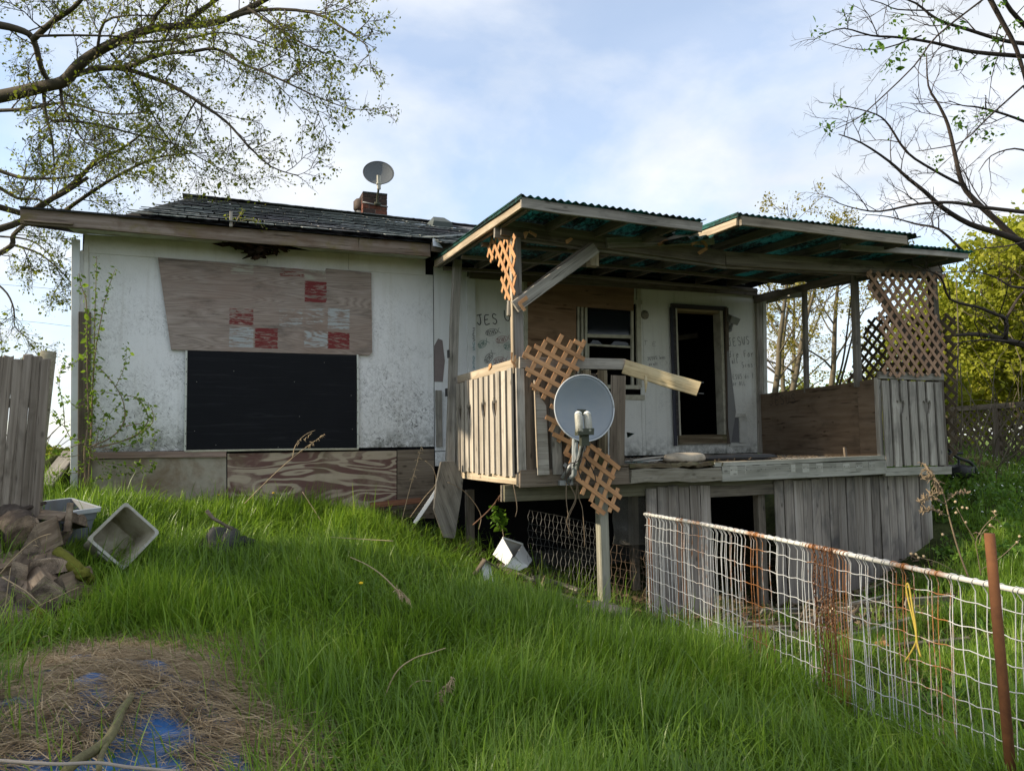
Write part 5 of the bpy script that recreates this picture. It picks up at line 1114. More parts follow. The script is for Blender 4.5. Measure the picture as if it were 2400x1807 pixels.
for k in range(9):
    r0 = fr_.uniform(.16, .34); ph = fr_.uniform(0, 6.28); tl = fr_.uniform(-.3, .3); tl2 = fr_.uniform(-.3, .3)
    tube('vine', [vc+Vector((r0*math.cos(a)*1.15, r0*.7*math.sin(a), .20+.1*tl*math.cos(a*1.3)+.22*max(0, math.sin(a+ph))*r0/.3+.02*math.sin(7*a+ph))) for a in np.linspace(ph, ph+fr_.uniform(4, 7), 26)], fr_.uniform(.007, .012), VINE, coil, 5)
for i, q in enumerate(((600, 560), (760, 500), (700, 590), (1130, 660), (1160, 640))):
    p = sZ(*cg(*q), -.18); p.z = max(p.z, hz(p.x, p.y)+.05); o = slab('lattice_offcut', [(-.09, -.025), (.09, -.02), (.085, .025), (-.08, .02)], .008, LATTICE, None, p, (math.cos(i*1.7), math.sin(i*1.7), .25), (-.3, .2, 1)); prop(o, 'orange-brown lattice offcut lying among the vines', 'lattice', 'lattice offcuts in the debris heap')
# litter under the porch and on the slope
V = []; F = []
for k in range(4200):
    x = fr_.uniform(2.7, 8.2); y = fr_.uniform(6.2, 9.4) if k % 2 else fr_.uniform(5.2, 7.4)
    if x < 3.2 and y < 7: continue
    z = hz(x, y)+fr_.uniform(0, .03); L = fr_.uniform(.03, .12); a = fr_.uniform(0, 6.28)
    V0 = len(V); dx_, dy_ = math.cos(a)*L, math.sin(a)*L; wx, wy = -math.sin(a)*L*.3, math.cos(a)*L*.3
    V += [(x, y, z), (x+dx_/2+wx, y+dy_/2+wy, z+.02), (x+dx_, y+dy_, z+fr_.uniform(0, .03)), (x+dx_/2-wx, y+dy_/2-wy, z+.008)]; F.append((V0, V0+1, V0+2, V0+3))
prop(mesh('leaf_litter', V, F, plain('brown_leaf_litter', (.17, .12, .075), .95, 0, .5, 3)), 'brown dead leaf litter under and before the porch', 'leaves', kind='stuff')

# ================================================================== hanging dry vines and dead stalks
DRY = plain('dry_stalk', (.42, .32, .20), .85, 0, .25, 30)
def stalk(label, px, Y, rad=.004, cat='stalk', mat=DRY, plane='Y', head=0, name='dead_stalk', group=None, k=4):
    pts = [sY(x, y, Y) if plane == 'Y' else sD(x, y, Y) for x, y in px]; P = smoothpath(pts, k); n = len(P)
    root = thing(name, label, cat, P[0], group)
    tube('stem', P, [rad*(1-.55*i/n) for i in range(n)], mat, root, 5)
    if head:
        V = []; F = []
        for q in range(head):
            d = Vector((fr_.gauss(0, 1), fr_.gauss(0, 1), fr_.gauss(-.1, 1))); d.normalize(); L = fr_.uniform(.02, .06); b_ = P[-1].lerp(P[max(0, n-1-k*2)], fr_.random()*.8)
            tube_np([b_, b_+d*L*.6, b_+d*L+Vector((0, 0, -.015))], [.002, .0035, .001], 4, V, F)
        mesh('seed_head', V, F, mat, root)
    return root
c7p = lambda L: [(1000+x/3.687, 780+y/3.687) for x, y in L]
HV = 'dry vine strands hanging from the deck edge'
for L in ([(750, 1310), (775, 1450), (780, 1530), (765, 1590)], [(1210, 1260), (1205, 1400), (1212, 1500), (1235, 1650), (1225, 1740)], [(1225, 1290), (1290, 1430), (1250, 1540), (1205, 1640)], [(1305, 1300), (1315, 1420), (1345, 1520), (1360, 1700), (1365, 1850)], [(1300, 1300), (1280, 1450), (1210, 1620), (1260, 1760)]):
    stalk(HV, c7p(L), 6.93, .006, 'vine', VINE, group='dry vines hanging from deck edge', name='hanging_vine')
stalk('bare brown branch arching from the ground under the deck corner', c7p([(400, 1660), (540, 1530), (640, 1400), (690, 1330)]), 7.6, .008, 'branch', plain('red_brown_twig', (.16, .085, .05), .9), name='bare_branch', head=14)
stalk('thin curved brown twig beside the grey split board', c7p([(450, 1700), (470, 1580), (400, 1450), (300, 1350), (180, 1290)]), 8.2, .006, 'twig', VINE, name='bare_twig')
c6p = lambda L: [(500+x/3.687, 800+y/3.687) for x, y in L]
stalk('tall dry goldenrod stalk leaning over the black board', c6p([(270, 1400), (480, 1190), (690, 1000), (850, 880), (950, 810)]), 8.6, .005, head=26); stalk('forked dry stalk beside the leaning goldenrod', c6p([(685, 1005), (710, 900), (790, 810), (880, 768)]), 8.6, .004, head=10)
stalk('straight dry stalk standing before the brown skirting board', c6p([(1620, 1590), (1690, 1300), (1760, 1050), (1800, 900)]), 9.0, .005, head=24)
stalk('dry bent stem slanting through the grass below the wavy plywood', c6p([(1000, 1660), (880, 1470), (770, 1300)]), 8.4, .006)
stalk('thin orange twig leaning by the white strip', c6p([(1700, 1520), (1830, 1340), (1920, 1230), (1900, 1100), (1830, 1030)]), 8.9, .004)
c8p = lambda L: [(500+x/2.774, 1100+y/2.774) for x, y in L]
def gst(label, L, D, rad, **k): return stalk(label, c8p(L), D, rad, plane='D', **k)
gst('long arching dry stalk rising from the near grass', [(1075, 1700), (1090, 1560), (1180, 1330), (1300, 1230), (1420, 1190), (1510, 1160)], 4.2, .005); gst('short arching dry stalk beside the long one', [(1225, 1540), (1260, 1440), (1330, 1375), (1450, 1380)], 4.3, .004)
gst('pale straight dry stalk with a feathery clump', [(1370, 1660), (1440, 1560), (1500, 1440), (1560, 1350)], 4.2, .0045, head=40); gst('pale dry stalk lying slantwise across the mid lawn', [(1200, 790), (1100, 690), (1000, 620), (890, 570)], 5.6, .006)
gst('dry grass clump with a bent stem in the mid lawn', [(1290, 900), (1270, 850), (1230, 800), (1190, 780)], 5.6, .004, head=50)
gst('low dry stem lying level in the lawn', [(1170, 465), (1000, 455), (760, 440)], 6.8, .005)
# tall seed-head weed at the right
c9 = lambda L: [(1900+x/3.33, 850+y/3.33) for x, y in L]
WEED = plain('brown_weed', (.22, .165, .105), .9, 0, .3, 30)
wd = stalk('tall brown plumed weed behind the fence rail', c9([(1235, 1680), (1150, 1450), (1080, 1200), (1040, 1040), (960, 880), (870, 780)]), 4.6, .006, 'weed', WEED, 'D', 60, 'plumed_weed')
for L in ([(1060, 1190), (960, 1150), (870, 1160)], [(1050, 1100), (940, 1060), (850, 1085)], [(1045, 1030), (960, 1020), (890, 1060)], [(1060, 1080), (1140, 1020), (1230, 1015)], [(1000, 930), (930, 900), (880, 905)]):
    P = smoothpath([sD(x, y, 4.6) for x, y in c9(L)], 4); V = []; F = []; tube_np(P, .0035, 4, V, F)
    for q in range(46):
        b_ = P[fr_.randrange(2, len(P))]; d = Vector((fr_.gauss(0, .012), fr_.gauss(0, .012), fr_.gauss(.005, .012))); tube_np([b_, b_+d], [.005, .003], 4, V, F)
    mesh('plume', V, F, WEED, wd)
sd_ = stalk('thin branching weed with round seed heads by the rusty post', c9([(1330, 1660), (1300, 1480), (1290, 1390), (1360, 1270), (1460, 1180)]), 4.1, .003, 'weed', WEED, 'D', 8, 'seed_weed')
for x, y in ((1185, 1130), (1220, 1135), (1135, 1170), (1130, 1085), (1210, 1245), (1030, 1340), (1440, 1160), (1400, 1265), (1630, 1355), (1610, 1400)):
    blob('seed_ball', sD(*c9([(x, y)])[0], 4.1), .0075, .0075, .0075, DRY, sd_, 8, 6, .2, x)
for L in ([(1320, 1620), (1480, 1520), (1630, 1380)], [(1290, 1390), (1220, 1280), (1140, 1130)], [(1180, 1660), (1000, 1560), (860, 1520), (780, 1480)]): tube('side_stem', smoothpath([sD(x, y, 4.1) for x, y in c9(L)], 3), .0022, WEED, sd_, 4)
for x, y in ((785, 1490), (822, 1495), (840, 1520), (882, 1510)): blob('seed_ball', sD(*c9([(x, y)])[0], 4.1), .0075, .0075, .0075, DRY, sd_, 8, 6, .2, x)
# dandelions
DY = plain('dandelion_yellow', (.75, .5, .02), .7); GST = plain('green_stem', (.10, .18, .03), .7)
for x, y, D, lb in ((846, 1366, 5.2, 'mid lawn'), (641, 1155, 8.7, 'skirting'), (1379, 1409, 6.6, 'canvas'), (512, 1160, 8.7, 'rust')):
    p = sD(x, y, D); rt_ = thing('dandelion', {'mid lawn': 'single yellow dandelion on a long stem in the mid lawn', 'skirting': 'yellow dandelion before the wavy plywood skirting', 'rust': 'tiny yellow dandelion before the rust-stained skirting sheet', 'canvas': 'yellow dandelion by the beige canvas sheet'}[lb], 'dandelion', (p.x, p.y, hz(p.x, p.y)))
    blob('flower', p, .016, .016, .009, DY, rt_, 12, 6, .2, 1); tube('stem', [p, p+Vector((.005, .0, -.12)), Vector((p.x, p.y, hz(p.x, p.y)))], .003, GST, rt_, 5)

# ================================================================== picket fence at the left
fn = thing('picket_fence', 'weathered grey picket fence with uneven tops beside the firewood', 'fence', (-1.9, 7.6, .6))
lean = Vector((.06, 0, 1)).normalized(); PKW = wood('fence_picket_wood', (.10, .08, .06), (.22, .185, .15), (.33, .285, .24), stain=(.06, .045, .03), amt=.6)
for k in range(15):
    top = sY(108-k*22+fr_.uniform(-2, 2), 836+fr_.uniform(-7, 10)+max(0, k-1)*1.2, 7.45); g0 = hz(top.x-.1, 7.45)-.1
    plank('picket', top, Vector((top.x-.07-.004*k, 7.45, g0)), .074, .04, PKW, fn, (1, 0, 0), .016, 4, .006, .012)
tp = sY(114, 824, 7.55); tube('post', [tp, tp+Vector((-.06, 0, -.9)), Vector((tp.x-.09, 7.57, hz(tp.x, 7.5)-.2))], [.062, .062, .062], wood('round_fence_post', (.11, .10, .07), (.20, .185, .13), (.28, .26, .2)), fn, 14)
for z_ in (1.35, 2.0): plank('rail', (-3.2, 7.49, z_-.03), (-1.52, 7.49, z_), .08, .035, DARKWOOD, fn)
o = plank('leaning_plank', sY(103, 1140, 9.3), sY(165, 1060, 9.9), .16, .04, GREYWOOD, None, (1, 0, 0)); prop(o, 'grey plank leaning behind the shrub at the house corner', 'board')
o = blob('soil_heap', Vector((-1.75, 9.9, hz(-1.75, 9.9)+.1)), .3, .3, .28, SOIL, None, 16, 8, .3, 4); prop(o, 'dark soil heap in the shade by the house corner', 'heap')

# ================================================================== firewood heap
def endgrain():
    m, t, b = newmat('log_end_grain'); g = G(t); v = g.coord(0); S = g.n('ShaderNodeSeparateXYZ', {0: v}).outputs
    rad = g.math('SQRT', g.math('ADD', g.math('MULTIPLY', S[1], S[1]), g.math('MULTIPLY', S[2], S[2])))
    ng = g.noise(v, 9, (1, 1, 1), 5, .6); ring = g.math('FRACT', g.math('MULTIPLY', g.math('ADD', rad, g.math('MULTIPLY', ng, .10)), 95.))
    col = g.mix(g.ramp(ring, [(.2, 0.), (.8, 1.)]), (.26, .195, .135), (.42, .33, .24)); col = g.mix(g.ramp(g.noise(v, 5, (1, 1, 1), 6, .7, .4, (3, 3, 3)), [(.38, 0.), (.60, .9)]), col, (.05, .037, .028))
    col = g.mix(1., col, g.val(.6, 1.25), 'MULTIPLY'); t.links.new(col, b.inputs['Base Color']); b.inputs['Roughness'].default_value = .95; t.links.new(g.bump(g.mix(.8, ring, ng), .6, .012), b.inputs['Normal']); return m
CUTM = endgrain()
BARK = plain('rough_bark', (.055, .042, .034), .95, 0, .4, 18, (.17, .14, .11), .6, 10, 1.0); MOSS = plain('yellow_green_moss', (.14, .14, .02), 1, 0, .4, 40, (.08, .09, .015), .6, 15, 1.0)
def log(label, px, py, D, w_, h_, L, yaw_, tilt, roll_, kind='wedge', seed=0):
    r_ = random.Random(seed); c = sD(px, py, D)
    arc = lambda a0, a1, n_, rx, ry, ox=0., oy=0.: [(ox+rx*math.cos(t), oy+ry*math.sin(t)) for t in np.linspace(a0, a1, n_)]
    prof = {'wedge': arc(-2.2, -.9, 5, .62, .55, 0, .05)+[(.05, .55)], 'half': [(-.5, -.28), (.5, -.32)]+arc(.25, math.pi-.25, 6, .5, .7, 0, -.25), 'round': arc(0, 2*math.pi*10/11, 11, .5, .5), 'slab': [(-.5, -.4), (.5, -.5), (.46, .32), (-.45, .42)]}[kind]
    prof = [(a*w_*r_.uniform(.92, 1.08), b*h_*r_.uniform(.92, 1.08)) for a, b in prof]; n = len(prof); V = []; F = []; ns = 3
    for j in range(ns+1):
        for a, b in prof: V.append((-L/2+L*j/ns+(r_.gauss(0, .008) if j in (0, ns) else 0), -a*(1+.05*math.sin(j+seed))+r_.gauss(0, .003), b*(1+.05*math.cos(j*1.3+seed))+r_.gauss(0, .003)))
    for j in range(ns):
        for i in range(n): a = j*n+i; b = j*n+(i+1) % n; F.append((a, b, b+n, a+n))
    ends = [tuple(range(n)), tuple(ns*n+i for i in range(n-1, -1, -1))]
    mw = Matrix.Translation(c+Vector((0, L*.3, 0))) @ Matrix.Rotation(yaw_, 4, 'Z') @ Matrix.Rotation(tilt, 4, 'X') @ Matrix.Rotation(roll_, 4, 'Y') @ Matrix.Rotation(math.pi/2, 4, 'Z')
    rt_ = thing('firewood_log', label, 'log', c, 'logs in the firewood heap')
    mesh('split_side', V, F, BARK if kind == 'round' else LOGSIDE, rt_, kind == 'round', mw)
    V2 = [V[i] for i in range(n)]+[V[ns*n+i] for i in range(n)]; V2 = [(x+(-.001 if i < n else .001), y, z) for i, (x, y, z) in enumerate(V2)]
    for nm_, idx in (('cut_end', list(range(n))), ('cut_end', list(range(2*n-1, n-1, -1)))): mesh(nm_, [V2[i] for i in idx], [tuple(range(n))], CUTM, rt_, False, mw)
    return rt_
LG = ['round bark-covered log leaning against the picket fence foot', 'wedge log with a pale square end facing out of the heap', 'half log lying across the rim of the grey tote', 'broad half log in the middle layer of the heap', 'triangular split log at the grassy foot of the heap', 'flat split slab tilted at the foot of the heap', 'narrow upright slab in the heap', 'small wedge log behind the narrow slab', 'half log at the lower edge of the heap', 'round log at the low end of the heap',
      'wedge log beside the bark-covered round log', 'flat-lying wedge log in the grass below the heap', 'wedge log against the side of the grey tote', 'wedge log buried in the centre of the heap', 'small half log inside the grey tote', 'small half log on the crest of the heap', 'tilted slab behind the triangular split log', 'short round log apart from the heap in the grass']
for i, (px, py, D, w_, h_, L, yw, ti, ro, kd) in enumerate(((27, 1238, 6.1, .26, .34, .4, .5, .3, .2, 'round'), (92, 1262, 6.0, .27, .26, .4, -.2, .1, .1, 'wedge'), (112, 1212, 6.35, .25, .12, .4, 1.1, .1, .2, 'half'), (98, 1325, 5.8, .38, .19, .42, .15, .05, -.15, 'half'),
      (158, 1372, 5.6, .36, .2, .4, -.35, .0, .25, 'wedge'), (92, 1388, 5.5, .26, .26, .42, .3, .1, .6, 'slab'), (42, 1350, 5.6, .12, .3, .4, .1, .05, .1, 'slab'), (14, 1325, 5.7, .2, .2, .4, .4, .1, .9, 'wedge'), (30, 1400, 5.35, .22, .22, .4, .2, .1, .4, 'half'), (-10, 1410, 5.2, .22, .24, .4, .1, .1, .1, 'round'),
      (-25, 1290, 5.9, .25, .25, .4, .2, .1, .1, 'wedge'), (70, 1430, 5.4, .25, .2, .4, .6, .0, .2, 'wedge'), (130, 1260, 6.5, .2, .2, .4, .3, .1, .8, 'wedge'), (60, 1300, 6.2, .22, .22, .4, -.3, .1, .5, 'wedge'), (145, 1232, 6.6, .14, .13, .4, .9, -.2, .3, 'half'), (15, 1190, 6.4, .2, .15, .4, 1.2, .2, .3, 'half'), (120, 1395, 5.75, .3, .25, .4, .0, .0, 1.0, 'slab'), (20, 1465, 5.0, .24, .22, .35, .3, .0, .2, 'round'))):
    log(LG[i], px, py, D, w_, h_, L, yw, ti, ro, kd, i)
o = tube('firewood_stick', [sD(158, 1245, 6.25), sD(165, 1178, 6.3)], [.03, .026], LOGSIDE, None, 6, False); prop(o, 'short square stick standing upright in the grey tote', 'stick')
o = tube('firewood_stick', [sD(48, 1195, 6.2), sD(106, 1178, 6.5)], [.02, .016], BARK, None, 6, False); prop(o, 'bark-covered stick lying on top of the firewood', 'stick')
for i, (px, py, D, a_, b_, c_) in enumerate(((190, 1345, 5.72, .07, .06, .045), (70, 1450, 5.2, .13, .1, .07), (25, 1540, 4.5, .12, .1, .08))):
    o = blob('moss_cushion', sD(px, py, D), a_, b_, c_, MOSS, None, 22, 12, .3, i+3); prop(o, ('yellow-green moss cushion beside the split logs', 'yellow-green moss patch below the firewood', 'yellow-green moss mound in the grass before the firewood')[i], 'moss')
o = tube('moss_log', [sD(133, 1290, 5.9), sD(170, 1325, 5.85), sD(215, 1362, 5.8)], [.04, .055, .04], MOSS, None, 9); prop(o, 'moss-covered yellow branch sloping from the firewood', 'branch')
for i, L in enumerate(([(0, 1345), (30, 1310), (80, 1265), (120, 1250)], [(0, 1465), (50, 1440), (110, 1410), (185, 1375)], [(0, 1510), (15, 1400), (25, 1330)], [(5, 1352), (60, 1385), (100, 1420)])):
    stalk('pale bare twig lying across the firewood heap', L, 5.1, .005, 'twig', DRY, 'D', 4, 'bare_twig', 'bare twigs across the firewood')

# ================================================================== tarp, straw, sticks
MC = Vector((-.42, 4.36)); 
def mound(x, y):
    u = ((x-MC.x)*.95+(y-MC.y)*.2)/.72; v = ((y-MC.y)*.95)/.85; return .22*np.exp(-(u*u+v*v)*1.1)
def tarpmat():
    m, t, b = newmat('blue_tarp'); g = G(t); v = g.coord(0); n = g.noise(v, 220, (1, 1, 1), 2, .5); big = g.noise(v, 6, (1, 1, 1), 4, .6)
    col = g.mix(g.ramp(big, [(.4, 0.), (.7, .7)]), g.mix(n, (.015, .085, .26), (.03, .14, .36)), (.05, .055, .06))
    t.links.new(col, b.inputs['Base Color']); b.inputs['Roughness'].default_value = .4; t.links.new(g.bump(big, .3, .03), b.inputs['Normal']); return m
n = 90; U = np.linspace(-.95, .95, n); XX, YY = np.meshgrid(MC.x+U, MC.y+U*1.05); zz = height(XX.ravel(), YY.ravel())+mound(XX.ravel(), YY.ravel())
cr = np.zeros_like(zz)
for k in range(16):
    a = rng.uniform(0, 6.28); f_ = rng.uniform(5, 22); ph = rng.uniform(0, 6.28); wv = (XX.ravel()*math.cos(a)+YY.ravel()*math.sin(a))*f_+ph+1.2*np.sin(3*XX.ravel()+k); cr += (1-np.abs(np.sin(wv)))*.22/f_
edge = np.clip(1.25-np.hypot((XX.ravel()-MC.x)/.85, (YY.ravel()-MC.y)/.95), -.3, .15)
zz += cr*.34+edge*.35-.03
ii = np.arange((n-1)*n).reshape(n-1, n)[:, :-1].ravel()
prop(npmesh('blue_tarp', np.stack([XX.ravel(), YY.ravel(), zz], 1), np.stack([ii, ii+1, ii+n+1, ii+n], 1), tarpmat(), None, True), 'crumpled blue tarp showing through the dead straw heap', 'tarp')
def ribbons(base, d, L, w_, lift, sag, nseg=3):
    """flat strands: base (n,3), unit dir d (n,3), length, width"""
    nB = len(base); T = np.linspace(0, 1, nseg+1); side_ = np.cross(d, [0, 0, 1.]); side_ /= np.linalg.norm(side_, axis=1, keepdims=True)+1e-9
    V = np.empty((nB, nseg+1, 2, 3))
    for k, t in enumerate(T):
        c = base+d*(L*t)[:, None]; c = c+np.array([0, 0, 1.])*(lift*np.sin(np.pi*t)+sag*t*t)[:, None]
        ww = (w_*(1-.55*t))[:, None]/2; V[:, k, 0] = c-side_*ww; V[:, k, 1] = c+side_*ww
    idx = (np.arange(nB)*(nseg+1)*2)[:, None]+np.arange(nseg)[None]*2; F = np.stack([idx, idx+1, idx+3, idx+2], -1).reshape(-1, 4)
    return V.reshape(-1, 3), F
STRAW = leafmat('dead_straw', (.20, .14, .08), (.52, .40, .25), .15, .8, .1, 9, (.62, .51, .34))
nS = 30000; a = rng.uniform(0, 2*np.pi, nS); r_ = np.sqrt(rng.uniform(0, 1, nS))*1.05; x = MC.x+np.cos(a)*r_*.86; y = MC.y+np.sin(a)*r_*1.18
holes = np.array([(lambda q: (q.x, q.y, hr))(sZ(hx, hy, .35)) for hx, hy, hr in ((120, 1765, .12), (165, 1770, .12), (90, 1775, .09), (300, 1735, .11), (345, 1700, .12), (375, 1672, .08), (330, 1760, .09), (395, 1725, .07), (420, 1775, .12), (470, 1780, .1), (520, 1735, .09), (545, 1700, .07), (205, 1638, .07), (230, 1660, .05), (355, 1575, .05), (430, 1520, .03), (465, 1600, .04))])
dh = np.min((np.hypot(x[:, None]-holes[None, :, 0], y[:, None]-holes[None, :, 1])/(holes[None, :, 2]*1.12)), 1); keep = (dh > 1) | (rng.random(nS) < .05)
x, y = x[keep], y[keep]; nS = len(x); az = rng.normal(2.95, .75, nS)+rng.integers(0, 2, nS)*np.pi
d = np.stack([np.cos(az), np.sin(az), rng.normal(0, .12, nS)], 1); L = rng.uniform(.12, .42, nS)
z = height(x, y)+mound(x, y)+.035+rng.uniform(-.01, .05, nS); V, F = ribbons(np.stack([x, y, z], 1)-d*L[:, None]*.5, d, L, rng.uniform(.002, .005, nS), rng.uniform(-.01, .04, nS), rng.uniform(-.03, .02, nS))
prop(npmesh('straw', V, F, STRAW), 'heap of dead brown straw over the blue tarp', 'straw', kind='stuff')
BK2 = plain('lichen_bark', (.16, .145, .07), .95, 0, .4, 40, (.09, .075, .045), .7, 20, .8)
cs = lambda L: [(x/3.687, 1400+y/3.687) for x, y in L]
mz = lambda x, y: sZ(x, y, .40)
br = thing('fallen_branch', 'crooked lichen-covered branch lying on the straw heap', 'branch', mz(200, 1700))
tube('limb', smoothpath([mz(*q) for q in cs([(1255, 640), (1180, 720), (1120, 790), (1122, 880), (1050, 970), (1010, 1090), (930, 1230), (800, 1330), (680, 1400), (570, 1500)])], 3), [.008]+[.014]*5+[.019]*10+[.021]*8+[.02]*4, BK2, br, 8)
tube('fork', smoothpath([mz(*q) for q in cs([(945, 1220), (900, 1310), (865, 1400), (855, 1490)])], 3), .011, BK2, br, 7); tube('side_twig', smoothpath([mz(*q) for q in cs([(1105, 890), (980, 980), (840, 1050), (640, 1090)])], 3), .005, BROWNWOOD, br, 5)
o = tube('long_twig', smoothpath([sZ(x, y, .47) for x, y in ((-30, 1779), (60, 1786), (140, 1790), (230, 1787), (300, 1797), (400, 1807), (470, 1825))], 3), .0065, plain('grey_twig', (.30, .26, .22), .9, 0, .2, 30), None, 6); prop(o, 'long thin grey twig lying along the front of the straw', 'twig')
o = plank('old_stump', sD(10, 1650, 4.0), sD(8, 1800, 3.9), .1, .08, GREYWOOD, None, (1, 0, 0)); prop(o, 'grey weathered post stub at the edge of the straw heap', 'post')
stalk('bent dry reed standing in the grass by the straw heap', [(18, 1560), (70, 1520), (113, 1489), (116, 1560), (117, 1590)], 4.6, .004, 'reed', DRY, 'D', 0, 'dry_reed', k=3)

# ================================================================== grass
GRASS = leafmat('spring_grass', (.105, .195, .02), (.225, .365, .04), .5, .38, .5, 1.1, (.37, .46, .10))
DRYG = leafmat('dry_grass', (.16, .12, .06), (.33, .26, .14), .2, .7, .15, 4)
def blades(x, y, h, w_, bend, mat, name, label, az=None, cat='grass', z=None):
    n = len(x); z = (height(x, y)-.015) if z is None else z; az = rng.uniform(0, 2*np.pi, n) if az is None else az
    d = np.stack([np.cos(az), np.sin(az), np.zeros(n)], 1); ang = az+np.pi/2+rng.normal(0, .6, n); sd_ = np.stack([np.cos(ang), np.sin(ang), np.zeros(n)], 1)
    T = np.array([0, .4, .75, 1.]); Wp = np.array([.8, 1., .65, .06]); base = np.stack([x, y, z], 1); V = np.empty((n, 4, 2, 3)); upv = np.array([0, 0, 1.])
    for k in range(4):
        t = T[k]; c = base+d*(h*bend*t**1.9)[:, None]+upv*(h*(t-.42*bend*t**2.4))[:, None]; ww = (w_*Wp[k]/2)[:, None]
        V[:, k, 0] = c-sd_*ww; V[:, k, 1] = c+sd_*ww
    idx = (np.arange(n)*8)[:, None]+np.arange(3)[None]*2; F = np.stack([idx, idx+1, idx+3, idx+2], -1).reshape(-1, 4)
    return prop(npmesh(name, V.reshape(-1, 3), F, mat, None, True), label, cat, kind='stuff')
def in_view(x, y, m=.12):
    a = np.arctan2(x, y)-YAW; return np.abs(a) < R(34.6)+m
clump = lambda x, y: .5+.5*np.sin(x*2.3+1.3*np.sin(y*1.7))*np.sin(y*2.9+1.1*np.sin(x*2.1+1))
def lawn(n, x0, x1, y0, y1):
    x = rng.uniform(x0, x1, n); y = rng.uniform(y0, y1, n); x += rng.normal(0, .0, n)
    k = in_view(x, y); return x[k], y[k]
fxa, fya, fxb, fyb = FA.x, FA.y, FB.x, FB.y
def fence_side(x, y): return x-(fxa+(y-fya)*(fxb-fxa)/(fyb-fya))       # >0 behind the fence
def bare(x, y):
    b_ = np.exp(-(((x-MC.x)/.72)**2+((y-MC.y)/1.1)**2)**2*1.2)*.985
    b_ = np.maximum(b_, ((y < 4.0) & (x < .12-(3.7-y)*.2)).astype(float)*.93)
    b_ = np.maximum(b_, np.exp(-(((x+1.3)/.58)**2+((y-6.4)/.85)**2)**2)*.98)
    b_ = np.maximum(b_, np.exp(-(((x+.72)/.26)**2+((y-6.75)/.35)**2)**2)*.8)
    b_ = np.maximum(b_, ((x > 2.9+(7.2-y)*.55*(y < 7.2)) & (y > 6.55) & (x < 8.9)).astype(float)*.97)
    b_ = np.maximum(b_, ((x > 2.42+(8.3-y)*.45) & (y > 6.35) & (y < 9.2) & (x < 4.2)).astype(float)*.93)
    b_ = np.maximum(b_, ((y > 9.38) & (x > -1.7)).astype(float))
    b_ = np.maximum(b_, np.exp(-(((x-2.3)/.5)**2+((y-9.1)/.35)**2))*.8)
    return b_
x, y = lawn(300000, -2.9, 4.6, 2.3, 10.5); c = clump(x, y)
keep = (rng.random(len(x)) > bare(x, y)) & (fence_side(x, y) < .15) & (rng.random(len(x)) < .55+.45*c)
x, y, c = x[keep], y[keep], c[keep]; n = len(x); dist = np.hypot(x, y)
h = (.11+.20*c**1.5+rng.gamma(2.2, .034, n))*np.clip(rng.normal(1, .22, n), .4, 1.6); h *= np.where((y > 7.6), .85, 1.)*(1-.5*np.exp(-((x-2.3-(8.3-y)*.45)/.35)**2)*((y > 6.2) & (y < 9)))
az = np.arctan2(np.sin(y*1.9+x), np.cos(x*1.3-y*.7))+rng.normal(0, 1.25, n)
blades(x, y, h, rng.uniform(.0055, .0115, n), np.clip(rng.gamma(2.2, .2, n), .05, 1.25), GRASS, 'grass', 'long lush green grass over the sloping lawn', az)
# a few broad bent blades and dry thatch
x, y = lawn(16000, -2.6, 4.4, 2.4, 9.4); k = (rng.random(len(x)) > bare(x, y)) & (fence_side(x, y) < .3); x, y = x[k], y[k]; n = len(x)
blades(x, y, rng.uniform(.22, .46, n), rng.uniform(.007, .013, n), rng.uniform(.5, 1.35, n), GRASS, 'grass', 'broad drooping grass blades scattered through the lawn')
x, y = lawn(70000, -2.6, 6.5, 2.4, 9.5); k = (rng.random(len(x)) > bare(x, y)*.7) & (rng.random(len(x)) < .12+1.3*np.clip(clump(x*.9+3, y*1.1+5)-.55, 0, 1)); x, y = x[k], y[k]; n = len(x)
blades(x, y, rng.uniform(.08, .3, n), rng.uniform(.0025, .005, n), rng.uniform(.6, 1.4, n), DRYG, 'grass', 'dry tan thatch between the green blades')
# rosettes of broad weed leaves low in the grass
WEEDL = leafmat('broad_weed_leaf', (.05, .12, .015), (.12, .24, .03), .35, .45, .35, 3)
def rosettes(nr, x0, x1, y0, y1, label, side):
    x, y = lawn(nr, x0, x1, y0, y1); k = (rng.random(len(x)) > bare(x, y)) & (fence_side(x, y)*side < .3); x, y = x[k], y[k]; P = []; n = len(x); m_ = 9
    X = np.repeat(x, m_); Y = np.repeat(y, m_); az = rng.uniform(0, 6.28, n*m_); d = np.stack([np.cos(az), np.sin(az), rng.uniform(.5, 1.5, n*m_)], 1); d /= np.linalg.norm(d, axis=1, keepdims=True)
    V, F = ribbons(np.stack([X, Y, height(X, Y)], 1), d, rng.uniform(.12, .26, n*m_), rng.uniform(.02, .045, n*m_), rng.uniform(.02, .06, n*m_), -rng.uniform(.0, .08, n*m_), 4)
    prop(npmesh('weeds', V, F, WEEDL, None, True), label, 'weeds', kind='stuff')
rosettes(260, -2.2, 4.2, 2.5, 8.5, 'broad weed leaves growing low in the lawn', 1); rosettes(160, 3.6, 8, 2.4, 6.8, 'broad weed leaves behind the wire fence', -1)
